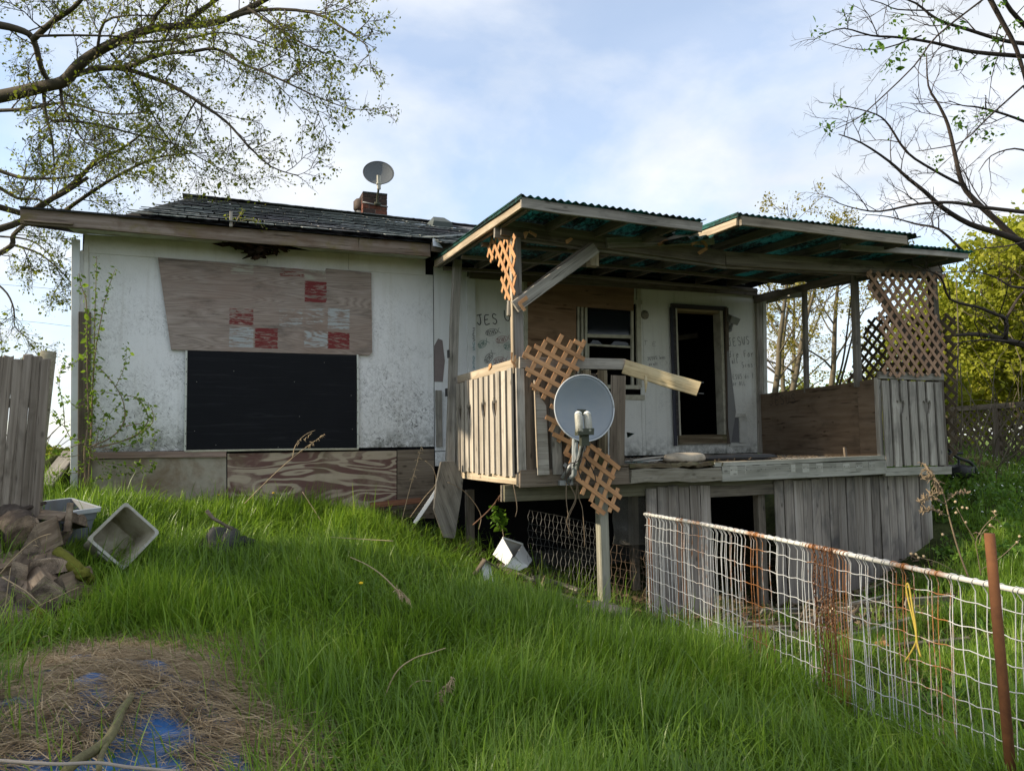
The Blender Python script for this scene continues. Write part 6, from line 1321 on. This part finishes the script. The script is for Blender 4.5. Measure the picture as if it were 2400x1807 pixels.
# behind the fence : thinner, with bare earth
x, y = lawn(110000, 3.4, 9.5, 2.0, 7.1); c = clump(x*1.3+4, y*1.2); k = (fence_side(x, y) > .05) & (rng.random(len(x)) < np.clip((c-.32)*1.8, .05, 1)) & (rng.random(len(x)) > bare(x, y)); k &= ~((x > 4.3) & (x < 6.9) & (y > 5.4) & (rng.random(len(x)) < .85))
x, y = x[k], y[k]; n = len(x); blades(x, y, rng.uniform(.12, .34, n), rng.uniform(.004, .009, n), np.clip(rng.gamma(2, .22, n), .05, 1.3), GRASS, 'grass', 'patchy green grass on the low ground behind the wire fence')
x, y = lawn(26000, -7, 16, 9.6, 22); k = ~((x > -1.9) & (x < 8.9) & (y < 15)); x, y = x[k], y[k]; n = len(x); blades(x, y, rng.uniform(.2, .5, n), rng.uniform(.012, .02, n), rng.uniform(.1, .9, n), GRASS, 'grass', 'rough grass growing round the back of the house')

# ================================================================== leaves and woody plants
def leaf_cloud(P, size, mat, parent=None, name='leaves', up_bias=.3, long=1.7, jitter=.35):
    """P (n,3) leaf positions -> folded leaves of two quads"""
    n = len(P); u = rng.normal(0, 1, (n, 3)); u[:, 2] -= .25; u /= np.linalg.norm(u, axis=1, keepdims=True)
    nr = rng.normal(0, 1, (n, 3)); nr[:, 2] += up_bias*3; nr -= u*(nr*u).sum(1, keepdims=True); nr /= np.linalg.norm(nr, axis=1, keepdims=True)+1e-9
    sd_ = np.cross(u, nr); s = (size*np.exp(rng.normal(0, jitter, n)))[:, None]; hl = s*long/2
    V = np.empty((n, 6, 3)); V[:, 0] = P; V[:, 1] = P+u*hl*.8+sd_*s*.5+nr*s*.12; V[:, 2] = P+u*hl*1.5+sd_*s*.32+nr*s*.08; V[:, 3] = P+u*hl*2; V[:, 4] = P+u*hl*1.5-sd_*s*.32+nr*s*.08; V[:, 5] = P+u*hl*.8-sd_*s*.5+nr*s*.12
    i = (np.arange(n)*6)[:, None]; F = np.concatenate([i+np.array([[0, 1, 2, 3]]), i+np.array([[0, 3, 4, 5]])], 1).reshape(-1, 4)
    return npmesh(name, V.reshape(-1, 3), F, mat, parent, False)
class Woody:
    def __init__(s): s.V = []; s.F = []; s.tips = []
    def path(s, pts, r0, r1, sides=5): 
        n = len(pts); tube_np(pts, [r0+(r1-r0)*i/max(1, n-1) for i in range(n)], sides, s.V, s.F)
    def wander(s, p, d, L, r0, r1, nseg=6, curl=.18, grav=-.02, sides=4):
        pts = [Vector(p)]; d = Vector(d).normalized()
        for k in range(nseg):
            d = (d+Vector((tr.gauss(0, curl), tr.gauss(0, curl), tr.gauss(0, curl)+grav))).normalized(); pts.append(pts[-1]+d*(L/nseg))
        s.path(pts, r0, r1, sides); return pts
    def bush_out(s, pts, every, Lr, r0, lvl, ang=.9, grav=-.02, start=.1, leafp=1., subs=4, keep_dir=.5, curl=.16):
        """side branches along a path, then twigs along those"""
        tot = sum((pts[i+1]-pts[i]).length for i in range(len(pts)-1)); nb_ = max(1, int(tot/every))
        for b_ in range(nb_):
            t = start+(1-start)*(b_+tr.random())/nb_; f_ = min(t*(len(pts)-1), len(pts)-1.001); i = int(f_); p = pts[i].lerp(pts[i+1], f_-i); d = (pts[i+1]-pts[i]).normalized()
            q = Vector((tr.gauss(0, 1), tr.gauss(0, 1), tr.gauss(0, 1))); q = (q-d*q.dot(d)).normalized(); dd = (d*keep_dir+q*ang).normalized(); L = tr.uniform(*Lr)*(1.15-.6*t)
            tw = s.wander(p, dd, L, r0*(1-.5*t), r0*.25, 5, curl, grav, 4 if lvl else 3)
            if lvl > 0: s.bush_out(tw, every*.42, (Lr[0]*.34, Lr[1]*.42), r0*.58, lvl-1, ang, grav, .15, leafp, subs, keep_dir, curl)
            else:
                if tr.random() < leafp: s.tips.append((tw[-1], (tw[-1]-tw[-2]).normalized())); 
                if tr.random() < leafp*.8: s.tips.append((tw[3], (tw[3]-tw[2]).normalized()))
    def build(s, root, bark, name='trunk'): return npmesh_any(name, s.V, s.F, bark, root)
def npmesh_any(name, V, F, mat, root):
    m = bpy.data.meshes.new(name); m.from_pydata(V, [], F); m.polygons.foreach_set('use_smooth', [True]*len(m.polygons)); m.materials.append(mat); o = bpy.data.objects.new(name, m); link(o, root); PW[o.name] = Matrix(); return o
def tips_to_leaves(tips, per, spread):
    P = []
    for p, d in tips:
        for k in range(per): P.append(tuple(p+Vector((tr.gauss(0, spread), tr.gauss(0, spread), tr.gauss(0, spread)))))
    return np.array(P)
tr = random.Random(99)
BARKM = plain('grey_brown_bark', (.085, .07, .05), .95, 0, .35, 14, (.05, .05, .025), .6, 6, .6); BARKD = plain('dark_bark', (.045, .035, .03), .95, 0, .3, 14, (.09, .075, .06), .5, 5, .5); BARKL = plain('olive_grey_bark', (.13, .11, .075), .95, 0, .3, 14, (.08, .07, .04), .6, 6, .5)
LEAF1 = leafmat('young_maple_leaf', (.10, .13, .012), (.22, .25, .03), .5, .5, .2, 1.2, (.33, .26, .05)); LEAF2 = leafmat('fresh_leaf', (.045, .12, .012), (.12, .22, .02), .45, .5, .2, 1.5); LEAF3 = leafmat('yellow_green_leaf', (.19, .22, .02), (.38, .40, .045), .55, .5, .2, .6, (.45, .42, .08)); LEAF4 = leafmat('weed_leaf', (.06, .13, .02), (.14, .26, .04), .4, .5, .25, 2.0, (.22, .34, .07)); LEAFE = leafmat('shade_tree_leaf', (.02, .05, .01), (.05, .10, .015), .3, .5, .2, 1)
# --- big maple, trunk left of the house, limbs reaching over the roof
ZA = lambda L, D0, D1: [sD(x/2.458, y/2.458, D0+(D1-D0)*i/(len(L)-1)) for i, (x, y) in enumerate(L)]
ZB = lambda L, D0, D1: [sD(x/3.687, 400+y/3.687, D0+(D1-D0)*i/(len(L)-1)) for i, (x, y) in enumerate(L)]
tree = thing('maple_tree', 'large spreading maple with new leaves reaching over the roof', 'tree', (-6.2, 11.0, hz(-6.2, 11.0)))
T = Woody(); TB = Vector((-6.2, 11.0, hz(-6.2, 11))); trunk = smoothpath([TB+Vector((0, 0, -.2)), TB+Vector((.05, .0, 1.5)), TB+Vector((.25, -.1, 3.2)), TB+Vector((.5, -.2, 5.0)), TB+Vector((.5, -.1, 7.5))], 4); T.path(trunk, .36, .17, 12)
limbs = [(ZA([(-40, 565), (130, 530), (250, 500), (370, 470), (450, 380), (560, 300), (720, 220), (870, 170), (1050, 150), (1250, 130), (1430, 50), (1600, -40)], 10.5, 9.5), .095, .03, 1), (ZA([(380, 450), (560, 400), (720, 400), (880, 450), (1000, 500), (1130, 580), (1300, 700), (1420, 830), (1560, 960), (1720, 1015)], 10.2, 9.8), .04, .006, 0), (ZA([(520, 395), (740, 385), (850, 340), (960, 310), (1100, 300), (1250, 285), (1400, 370), (1550, 430), (1700, 500), (1850, 570), (2040, 640)], 10.1, 9.2), .035, .005, 0),
 (ZA([(-40, 140), (100, 170), (190, 225), (240, 400), (290, 480)], 9.6, 10.4), .05, .03, 1), (ZA([(190, 230), (300, 130), (420, 50), (500, -40)], 9.7, 9.2), .04, .02, 0), (ZA([(1050, 150), (1150, 70), (1290, -30)], 9.8, 9.6), .045, .02, 0), (ZA([(870, 165), (900, 90), (1010, -30)], 9.9, 9.6), .03, .015, 0), (ZA([(250, 500), (262, 650), (300, 800), (312, 960)], 10.4, 10.2), .028, .008, 0), (ZA([(350, 500), (360, 600), (410, 700), (490, 820), (640, 890)], 10.4, 10), .025, .006, 0),
 (ZA([(1250, 130), (1500, 60), (1800, 75), (2000, 180), (2120, 270)], 9.7, 9.0), .03, .005, 0), (ZA([(-60, 640), (150, 630), (300, 600), (430, 600), (640, 660), (900, 640)], 11.5, 11), .03, .008, 1), (ZA([(160, 1240), (420, 1060), (560, 920), (700, 860), (880, 720)], 12.5, 12.2), .05, .01, 1), (ZA([(380, 1210), (600, 1060), (780, 960), (950, 900), (1200, 880)], 12.6, 12.3), .035, .008, 0), (ZA([(-60, 960), (100, 1020), (250, 1030), (450, 1010), (620, 900)], 12, 11.6), .035, .008, 1), (ZA([(1130, 580), (1060, 700), (1010, 830), (1000, 950)], 10, 10), .012, .004, 0), (ZA([(640, 310), (800, 520), (900, 700), (1040, 880), (1200, 1000)], 10.1, 10.4), .016, .004, 0), (ZA([(700, 250), (900, 240), (1100, 220), (1300, 190), (1560, 270), (1760, 380)], 9.9, 9.4), .02, .004, 0), (ZA([(560, 300), (600, 130), (760, 90), (900, 100)], 10, 9.6), .022, .005, 0), (ZA([(210, 210), (420, 205), (640, 210), (700, 215)], 9.6, 9.8), .018, .008, 0), (ZA([(300, 700), (520, 710), (760, 770), (1000, 830), (1240, 960), (1420, 1040)], 10.6, 10.8), .018, .004, 0), (ZA([(1430, 50), (1650, 200), (1800, 280), (1950, 330)], 9.5, 9.2), .018, .004, 0),
 (ZB([(-60, 110), (150, 240), (330, 250), (480, 340)], 12, 12), .03, .012, 1), (ZB([(-60, 520), (180, 440), (350, 300), (560, 190), (760, 60)], 12, 12.5), .06, .03, 1), (ZB([(-60, 745), (100, 650), (115, 560), (210, 470)], 12, 12), .045, .03, 1), (ZB([(100, 640), (300, 700), (450, 800), (600, 950), (690, 1090)], 11.8, 11.6), .02, .005, 0), (ZB([(-60, 950), (60, 1060), (120, 1200), (130, 1350), (250, 1450), (330, 1500)], 12, 11.8), .018, .004, 1), (ZB([(0, 570), (250, 600), (420, 720), (520, 900), (600, 1010)], 11.8, 11.6), .016, .004, 0)]
for pts, r0, r1, conn in limbs:
    sp_ = smoothpath(pts, 3)
    if conn:
        tq = min(trunk, key=lambda q: (q-sp_[0]).length+abs(q.z-(sp_[0].z-.8))*.6); T.path(smoothpath([tq, tq.lerp(sp_[0], .5)+Vector((0, 0, .25)), sp_[0]], 4), max(r0*1.35, .03), r0, 8)
    T.path(sp_, r0, r1, 8); T.bush_out(sp_, .21 if r0 < .06 else .26, (.35, 1.25), min(.013, r0*.5), 2, .85, -.03, .08, .62, 4, .75, .15)
for k in range(7):
    a = tr.uniform(1.7, 4.6); p = trunk[-1-k % 4]; pts = T.wander(p, (math.cos(a), math.sin(a), .9), tr.uniform(2.5, 4.5), .09, .02, 8, .15, 0, 6); T.bush_out(pts, .5, (.5, 1.4), .014, 1, .9, 0, .2, .9)
T.build(tree, BARKM); leaf_cloud(tips_to_leaves(T.tips, 2, .03), .021, LEAF1, tree, 'crown')
# --- bare tree at the right
tree = thing('bare_tree', 'nearly bare dark tree with few leaf tufts overhanging the porch end', 'tree', (13.2, 8.0, hz(13.2, 8.0)))
T = Woody(); TB = Vector((13.2, 8.0, hz(13.2, 8.0))); trunk = smoothpath([TB-Vector((0, 0, .2)), TB+Vector((-.1, 0, 1.4)), TB+Vector((-.3, -.1, 3.0)), TB+Vector((-.2, 0, 5.0)), TB+Vector((-.5, 0, 8.0))], 4); T.path(trunk, .22, .10, 10)
RA = lambda L, D0, D1: [sD(1600+x/2.379, y/2.379, D0+(D1-D0)*i/(len(L)-1)) for i, (x, y) in enumerate(L)]
RB = lambda L, D0, D1: [sD(1900+x/3.7, 450+y/3.7, D0+(D1-D0)*i/(len(L)-1)) for i, (x, y) in enumerate(L)]
limbs = [(RA([(1960, 1370), (1760, 1300), (1600, 1250), (1450, 1160), (1350, 1070), (1250, 990), (1150, 900), (1000, 800), (870, 750)], 11, 10), .05, .007, 1), (RA([(1960, 1430), (1760, 1240), (1640, 1130), (1560, 1030), (1520, 870), (1480, 700), (1430, 590), (1370, 480), (1360, 300)], 11, 10.5), .05, .007, 1), (RA([(1550, 1030), (1400, 950), (1250, 850), (1150, 700), (1080, 640), (940, 600), (880, 590)], 10.8, 10), .022, .004, 0), (RA([(1960, 320), (1700, 300), (1560, 280), (1400, 240), (1200, 210), (1050, 200), (900, 160), (790, 190)], 9.6, 9), .03, .004, 1), (RA([(1960, 250), (1800, 230), (1600, 170), (1420, 110), (1300, 20), (1180, -20)], 9.8, 9.4), .03, .008, 1),
 (RA([(1960, 1190), (1700, 1160), (1500, 1130), (1300, 1140), (1100, 1180), (950, 1160), (820, 1115)], 10.6, 10), .03, .004, 1), (RA([(1560, 1400), (1430, 1280), (1300, 1250), (1150, 1210), (1000, 1195)], 10.8, 10.4), .022, .004, 0), (RA([(1700, -20), (1420, 200), (1290, 370), (1050, 600), (960, 670), (855, 720)], 9, 8.8), .012, .004, 0), (RA([(1900, 480), (1700, 660), (1560, 790), (1400, 830), (1300, 845)], 9.4, 9.2), .012, .004, 1), (RA([(1960, 700), (1800, 640), (1650, 600), (1560, 590), (1480, 560)], 9.8, 9.5), .02, .004, 1), (RA([(1700, -30), (1780, 120), (1850, 250), (1900, 400), (1940, 560)], 9.3, 9.6), .03, .02, 0), (RA([(1960, 200), (1830, 60), (1780, -30)], 9.5, 9.2), .03, .02, 1), (RA([(1960, 860), (1850, 830), (1720, 870), (1650, 960)], 10, 10), .015, .004, 1), (RA([(1400, 60), (1200, 55), (1110, 20), (1000, -10)], 9.3, 9), .01, .004, 0), (RA([(1330, 200), (1130, 270), (960, 275), (840, 245)], 9.3, 9), .01, .003, 0),
 (RB([(1900, 1340), (1700, 1290), (1500, 1240), (1300, 1240), (1170, 1255)], 10.5, 10), .05, .012, 1), (RB([(1690, 1290), (1692, 1110), (1600, 1060), (1450, 1000), (1210, 930), (1130, 740), (1000, 680), (850, 620)], 10.3, 9.2), .03, .005, 0), (RB([(1692, 1110), (1780, 950), (1880, 830)], 10.3, 10.5), .02, .014, 0), (RB([(1900, 830), (1740, 820), (1600, 740), (1400, 690), (1100, 700)], 10.2, 9.6), .02, .004, 1), (RB([(1900, 1320), (1600, 1285), (1400, 1290), (1180, 1330)], 10.2, 9.8), .02, .004, 0), (RB([(1900, 420), (1700, 470), (1500, 490), (1400, 515)], 10, 9.8), .012, .004, 1)]
for pts, r0, r1, conn in limbs:
    sp_ = smoothpath(pts, 3)
    if conn: tq = min(trunk, key=lambda q: (q-sp_[0]).length+abs(q.z-(sp_[0].z-.4))*.6); T.path(smoothpath([tq, tq.lerp(sp_[0], .5)+Vector((0, 0, .15)), sp_[0]], 4), max(r0*1.35, .03), r0, 8)
    T.path(sp_, r0, r1, 8); T.bush_out(sp_, .33, (.3, 1.1), min(.011, r0*.55), 2, .8, .0, .1, .012, 4, .8, .14)
T.build(tree, BARKD)
pts_ = [sD(1600+x/2.379, y/2.379, D) for x, y, D in ((910, 85, 9), (760, 190, 9), (880, 575, 9.9), (810, 720, 9.5), (1170, 130, 9.1), (1070, 280, 9), (1170, 375, 9), (1220, 290, 9.2), (1330, 280, 9.3), (1020, 655, 10), (1400, 895, 10.3), (1460, 130, 9.3), (1560, 150, 9.3), (1540, 340, 9.4), (1700, 350, 9.5), (1750, 230, 9.5), (1540, 660, 9.6), (1540, 700, 9.6), (1690, 640, 9.7), (1640, 770, 9.7), (1730, 750, 9.7), (1850, 380, 9.6), (1240, 215, 9.2), (1780, 10, 9.2), (1860, 140, 9.3))]
P = np.concatenate([np.array(p)[None]+rng.normal(0, .05, (22, 3)) for p in pts_]); leaf_cloud(np.r_[P, tips_to_leaves(T.tips, 1, .03)], .026, LEAF2, tree, 'crown', long=2.0)
LEAF1B = leafmat('olive_bud_leaf', (.17, .15, .03), (.33, .29, .06), .45, .5, .2, .8, (.42, .33, .09))
# --- generic tree
def make_tree(name, label, base, H, spread, leafmat_, nl, lsize, bark, trunks=1, dens=1., group=None, start=.3, sparse=1.):
    base = Vector((base[0], base[1], hz(base[0], base[1]))); root = thing(name, label, 'tree', base, group); T = Woody()
    for t_ in range(trunks):
        a = tr.uniform(0, 6.28); d = Vector((math.cos(a)*.22*(trunks > 1), math.sin(a)*.22*(trunks > 1), 1)); tk = T.wander(base-Vector((0, 0, .2)), d, H, .017*H, .003*H, 10, .06, .03, 7)
        nb_ = int(9*dens)
        for b_ in range(nb_):
            t = start+(1-start)*(b_+tr.random())/nb_; i = min(int(t*10), 9); p = tk[i].lerp(tk[i+1], t*10-i if t < 1 else 1); a = b_*2.4+tr.uniform(-.5, .5)
            L = spread*(1.15-.75*abs(t-.45)-.3*t)*tr.uniform(.7, 1.1); pts = T.wander(p, (math.cos(a), math.sin(a), tr.uniform(.45, 1.1)), L, .006*H*(1.2-t), .0012*H, 7, .12, .02, 5)
            T.bush_out(pts, .42/dens, (.35*spread/2, .75*spread/2), .0017*H, 1, .8, .03, .25, sparse, 4, .7, .15)
    T.build(root, bark); tips = T.tips; per = max(1, int(nl/max(1, len(tips)))); leaf_cloud(tips_to_leaves(tips, per, lsize*2.2), lsize, leafmat_, root, 'crown', long=1.4); return root
p = sD(1800, 1000, 17); make_tree('young_tree', 'slender olive-leafed tree standing behind the porch', (p.x, p.y), 5.6, 2.7, LEAF1B, 6000, .032, BARKL, 2, 1.1, None, .25)
p = sD(1935, 1000, 19); make_tree('young_tree', 'thin sparse tree with yellowish buds beyond the side of the porch', (p.x, p.y), 5.9, 2.5, LEAF1B, 6000, .032, BARKL, 1, 1.1, None, .25)
p = sD(1870, 1000, 21); make_tree('young_tree', 'pale budding tree rising behind the two slender trees', (p.x, p.y), 5.6, 2.5, LEAF1B, 5000, .032, BARKL, 2, 1.0, None, .3)
for i, (px, D, H_, sp_, lb) in enumerate(((2330, 15, 3.9, 2.4, 'dense yellow-green tree behind the far lattice fence'), (2480, 14, 4.6, 2.4, 'tall yellow-green tree at the corner of the far lattice fence'), (2250, 20, 3.6, 2.6, 'sunlit yellow-green tree far behind the dark lattice screen'), (2440, 20, 6.2, 2.6, 'big pale yellow-green tree towering over the far lattice fence'))):
    p = sD(px, 1000, D); make_tree('leafy_tree', lb, (p.x, p.y), H_, sp_, LEAF3, 22000, .055, BARKL, 2, 1.6, None, .08)
for i, (px, D, lb) in enumerate(((1880, 24, 'low green bush seen between the porch posts'), (2010, 26, 'round green bush beyond the thin porch post'), (2130, 22, 'dense green bush behind the dark lattice screen'), (60, 24, 'low green bush on the field beyond the picket fence'))):
    p = sD(px, 1000, D); root = thing('bush', lb, 'bush', (p.x, p.y, hz(p.x, p.y))); n = 9000; q = rng.normal(0, 1, (n, 3)); q /= np.linalg.norm(q, axis=1, keepdims=True); q *= (rng.random(n)**.4)[:, None]; lump = 1+.25*np.sin(q[:, 0]*5+i)*np.sin(q[:, 1]*4)+.2*np.sin(q[:, 2]*6+2*i)
    P = np.stack([p.x+q[:, 0]*2.0*lump, p.y+q[:, 1]*1.6*lump, hz(p.x, p.y)+(1.1 if i < 3 else .3)+q[:, 2]*(1.5 if i < 3 else .6)*lump], 1); P = P[P[:, 2] > hz(p.x, p.y)]
    leaf_cloud(P, .07, LEAF3 if i == 2 else LEAF1, root, 'foliage', long=1.4); T = Woody()
    for k in range(14): T.wander((p.x+tr.uniform(-.4, .4), p.y, hz(p.x, p.y)-.1), (tr.gauss(0, .6), tr.gauss(0, .6), 1), 2.2, .03, .006, 6, .15)
    T.build(root, BARKL, 'stems')['kind'] = 'stuff'
# unseen trees added beyond the left edge of view to shade the lawn
for i, (x_, y_, H_) in enumerate(((-9.0, 4.6, 5.8), (-9.6, 6.8, 5.8))):
    make_tree('shade_tree', ('unseen bushy tree added for shade, level with the straw heap', 'unseen bushy tree added for shade, level with the firewood heap')[i], (x_, y_), H_, 2.4, LEAFE, 7000, .08, BARKM, 2, 1.3, 'unseen shade trees off to the left', .05)
# --- weeds on the right bank
n = 60000; x = rng.uniform(7.2, 15.5, n); y = rng.uniform(4.2, 12.5, n); k = in_view(x, y, .05) & ~((x < 8.95) & (y > 6.95)) & (height(x, y) > .02); x, y = x[k], y[k]; n = len(x)
c = clump(x*1.4, y*1.5); hh = .06+.28*c+.08*np.sin(x*5)*np.sin(y*4.1); P = np.stack([x, y, height(x, y)+np.abs(hh)*rng.random(n)**.6], 1)
prop(leaf_cloud(P, .032, LEAF4, None, 'weeds', .6, 1.5), 'leafy green weeds covering the bank beside the porch', 'weeds', kind='stuff')
n = 9000; x = rng.uniform(9.0, 14, n); y = rng.uniform(6.5, 11, n); blades(x, y, rng.uniform(.15, .45, n), rng.uniform(.006, .012, n), rng.uniform(.1, .9, n), GRASS, 'grass', 'tall grass along the top of the right bank')
n = 700; x = rng.uniform(8.9, 13, n); y = rng.uniform(5.5, 9.5, n); P = np.stack([x, y, height(x, y)+.12+.28*clump(x*1.4, y*1.5)], 1); prop(leaf_cloud(P, .014, plain('tiny_white_petals', (.75, .75, .72), .8), None, 'white_flowers', 1.5, 1.2), 'tiny white flowers dotted over the green bank', 'flowers', kind='stuff')
# --- shrub at the left house corner, sprouts
def shrub(name, label, stems, Y, leaf, lsize, per=.035, rad=.006, depthj=.25, seed=1, mat=VINE):
    root = thing(name, label, 'shrub', (0, 0, 0)); P = []; base = None
    for L, r_ in stems:
        yb = Y+tr.uniform(-depthj, depthj)*.3; pts = smoothpath([sY(x, y_, yb+tr.uniform(-.03, .03)) for x, y_ in L], 4); base = base or pts[0]
        tube('stem', pts, [r_*(1-.7*i/len(pts)) for i in range(len(pts))], mat, root, 5)
        for i in range(2, len(pts)-1):
            m_ = max(1, int((pts[i+1]-pts[i]).length/per))
            for k in range(m_):
                q = pts[i].lerp(pts[i+1], (k+.5)/m_)
                for r2 in range(4): P.append(tuple(q+Vector((tr.gauss(0, .018), tr.gauss(0, .018), tr.gauss(0, .018)))))
    leaf_cloud(np.array(P), lsize, leaf, root, 'leaves', .4, 1.8); return root
c5 = lambda L: [(x/3.687, 800+y/3.687) for x, y in L]; c1 = lambda L: [(x/3.687, 400+y/3.687) for x, y in L]
st = [(c5([(740, 1260), (730, 950), (760, 700), (755, 300), (750, 0), (745, -350)])+c1([(700, 1000), (680, 890)]), .012), (c5([(760, 1250), (790, 800), (800, 400), (815, 0)])+c1([(820, 1200), (830, 950), (835, 740)]), .009), (c5([(780, 900), (800, 400), (830, 50)])+c1([(870, 1300), (920, 1080), (960, 950), (1000, 850)]), .008), (c5([(760, 920), (960, 830), (1060, 720), (1080, 620), (1050, 480), (960, 340), (880, 250), (720, 130)]), .009), (c5([(860, 920), (1060, 860), (1200, 790), (1280, 680), (1240, 560), (1180, 490), (1020, 460), (840, 430)]), .008), (c5([(800, 920), (1100, 850), (1290, 740), (1325, 640), (1280, 540), (1160, 490)]), .006), (c5([(1000, 390), (1060, 260), (1090, 130), (1090, 40)]), .004), (c5([(1060, 740), (1180, 715), (1290, 740), (1340, 800), (1310, 940)]), .005),
      (c5([(730, 840), (620, 840), (560, 740), (480, 680), (450, 600)]), .006), (c5([(560, 740), (545, 560), (510, 380), (530, 230), (575, 120)]), .005), (c5([(520, 260), (620, 200), (720, 130)]), .004), (c5([(740, 540), (640, 560), (560, 450)]), .004), (c5([(720, 870), (560, 930), (420, 900), (390, 830)]), .005), (c5([(700, 980), (540, 1000), (430, 960)]), .004), (c5([(760, 960), (900, 1040), (1100, 1070), (1330, 1050)]), .005), (c5([(780, 1000), (1000, 1130), (1250, 1130), (1350, 1060)]), .004), (c5([(800, 930), (900, 800), (940, 640), (1040, 540)]), .004), (c5([(740, 1100), (640, 1140), (520, 1130), (420, 1180)]), .005), (c5([(880, 940), (1120, 900), (1200, 850), (1280, 790)]), .004), (c5([(830, 920), (850, 780), (900, 650), (860, 560), (810, 440)]), .004), (c5([(750, 1150), (850, 1190), (960, 1140)]), .004)]
LEAF2S = leafmat('shrub_leaf', (.09, .17, .02), (.20, .30, .035), .5, .5, .2, 2)
shrub('corner_shrub', 'arching leafy shrub growing against the house corner', st, 9.3, LEAF2S, .021)
c3b = lambda L: [(1100+x/3.687, 1050+y/3.687) for x, y in L]
sh = shrub('sprout', 'small bright green sprout rising above the white box', [(c3b([(300, 780), (280, 680), (240, 560), (220, 520)]), .005), (c3b([(290, 740), (290, 640), (300, 580)]), .004), (c3b([(270, 700), (230, 620), (190, 600)]), .003)], 7.9, LEAF2, .034, .05)
sh = shrub('roof_seedling', 'small seedling and twig growing in the roof gutter', [([(545, 530), (562, 505), (570, 490)], .004), ([(556, 522), (580, 515), (604, 520), (617, 535)], .006), ([(548, 527), (540, 512), (536, 508)], .003)], 9.12, LEAF1, .016, .05, mat=DRY)
o = plank('roof_stub', sY(542, 532, 9.1), sY(542, 496, 9.1), .035, .03, GREYWOOD, None, (1, 0, 0)); prop(o, 'short grey wooden stub standing on the eave', 'stub')
# --- far lattice fence, dark cart on the bank
f0 = sD(2235, 1020, 13.5); f1 = sD(2460, 1030, 11.5); u_ = Vector((f1.x-f0.x, f1.y-f0.y, 0)); Lf = u_.length; fn2 = thing('lattice_fence', 'brown lattice garden fence with top rail beyond the bank', 'fence', (f0.x, f0.y, hz(f0.x, f0.y)))
u_.normalize(); zb = 1.05; lattice(fn2, Vector((f0.x, f0.y, zb)), u_, (0, 0, 1), [(0, 0), (Lf, 0), (Lf, 1.0), (0, 1.0)], .115, .04, LATTICE3, (45, 135))
plank('top_rail', Vector((f0.x, f0.y, zb+1.03)), Vector((f0.x, f0.y, zb+1.03))+u_*Lf, .09, .06, BROWNWOOD, fn2)
for k in range(3): q = Vector((f0.x, f0.y, zb))+u_*(Lf*k/2); plank('post', q-Vector((0, 0, .4)), q+Vector((0, 0, 1.05)), .09, .09, BROWNWOOD, fn2, (1, 0, 0))
ct = sD(2235, 1090, 10.8); cart = thing('garden_cart', 'old black tubular garden cart on the bank beside the porch', 'cart', (ct.x, ct.y, hz(ct.x, ct.y)))
tube('handle', smoothpath([sD(x, y, 10.8) for x, y in ((2215, 1020), (2225, 1055), (2245, 1072), (2272, 1082), (2286, 1098), (2290, 1112))], 4), .022, BLACKPL, cart, 8); tube('leg', [sD(2247, 1074, 10.8), sD(2248, 1112, 10.8)], .018, BLACKPL, cart, 7); tube('bar', [sD(2216, 1064, 10.7), sD(2256, 1062, 10.7)], .022, BLACKPL, cart, 7)
blob('tray', sD(2248, 1105, 10.9), .16, .2, .10, BLACKPL, cart, 18, 8, .15, 3, .6)
n = 2500; q = sD(2285, 1082, 11.5); x = q.x+rng.normal(0, .35, n); y = q.y+rng.normal(0, .3, n); az = rng.uniform(0, 6.28, n); d = np.stack([np.cos(az), np.sin(az), rng.normal(0, .3, n)], 1); V, F = ribbons(np.stack([x, y, height(x, y)+.25*np.exp(-((x-q.x)**2+(y-q.y)**2)/.15)+.02], 1), d, rng.uniform(.1, .3, n), rng.uniform(.004, .007, n), rng.uniform(0, .03, n), rng.uniform(-.05, 0, n)); prop(npmesh('straw', V, F, STRAW), 'pale dry brush heap behind the garden cart', 'straw', kind='stuff')
# --- bare brush tangle on the right
tg = thing('brush_tangle', 'tangle of bare thin stems growing against the porch lattice', 'brush', sD(2290, 1000, 11)); T = Woody()
for k in range(22):
    p = sD(tr.uniform(2235, 2420), 1060, tr.uniform(10.5, 13)); p.z = hz(p.x, p.y); pts = T.wander(p, (tr.gauss(-.1, .5), tr.gauss(0, .4), 1), tr.uniform(1.5, 3.6), .012, .003, 9, .16, -.01, 4); T.bush_out(pts, .35, (.25, .8), .004, 0, .9, 0, .2, .25)
for L, D in (([(2240, 1000), (2243, 900), (2246, 780), (2240, 640)], 12), ([(1960, 930), (1980, 860), (1995, 800), (2010, 740), (2040, 720)], 10.5), ([(1950, 935), (1975, 850), (1990, 740), (2000, 660)], 10.6), ([(2250, 1050), (2255, 960), (2250, 850)], 11.8)): T.path(smoothpath([sD(x, y, D) for x, y in L], 4), .02, .006, 6)
T.build(tg, BARKL, 'stems')['kind'] = 'stuff'; leaf_cloud(tips_to_leaves(T.tips, 2, .04), .035, LEAF3, tg, 'leaves')
for i, (za, zb_) in enumerate(((660, 678), (738, 764))):
    o = tube('overhead_cable', [sD(-200, za-10, 40), sD(100, (za+zb_)/2+6, 42), sD(400, zb_+30, 44)], .012, CABLE, None, 4); prop(o, ('upper', 'lower')[i]+' of two thin cables crossing the sky beyond the picket fence', 'cable')
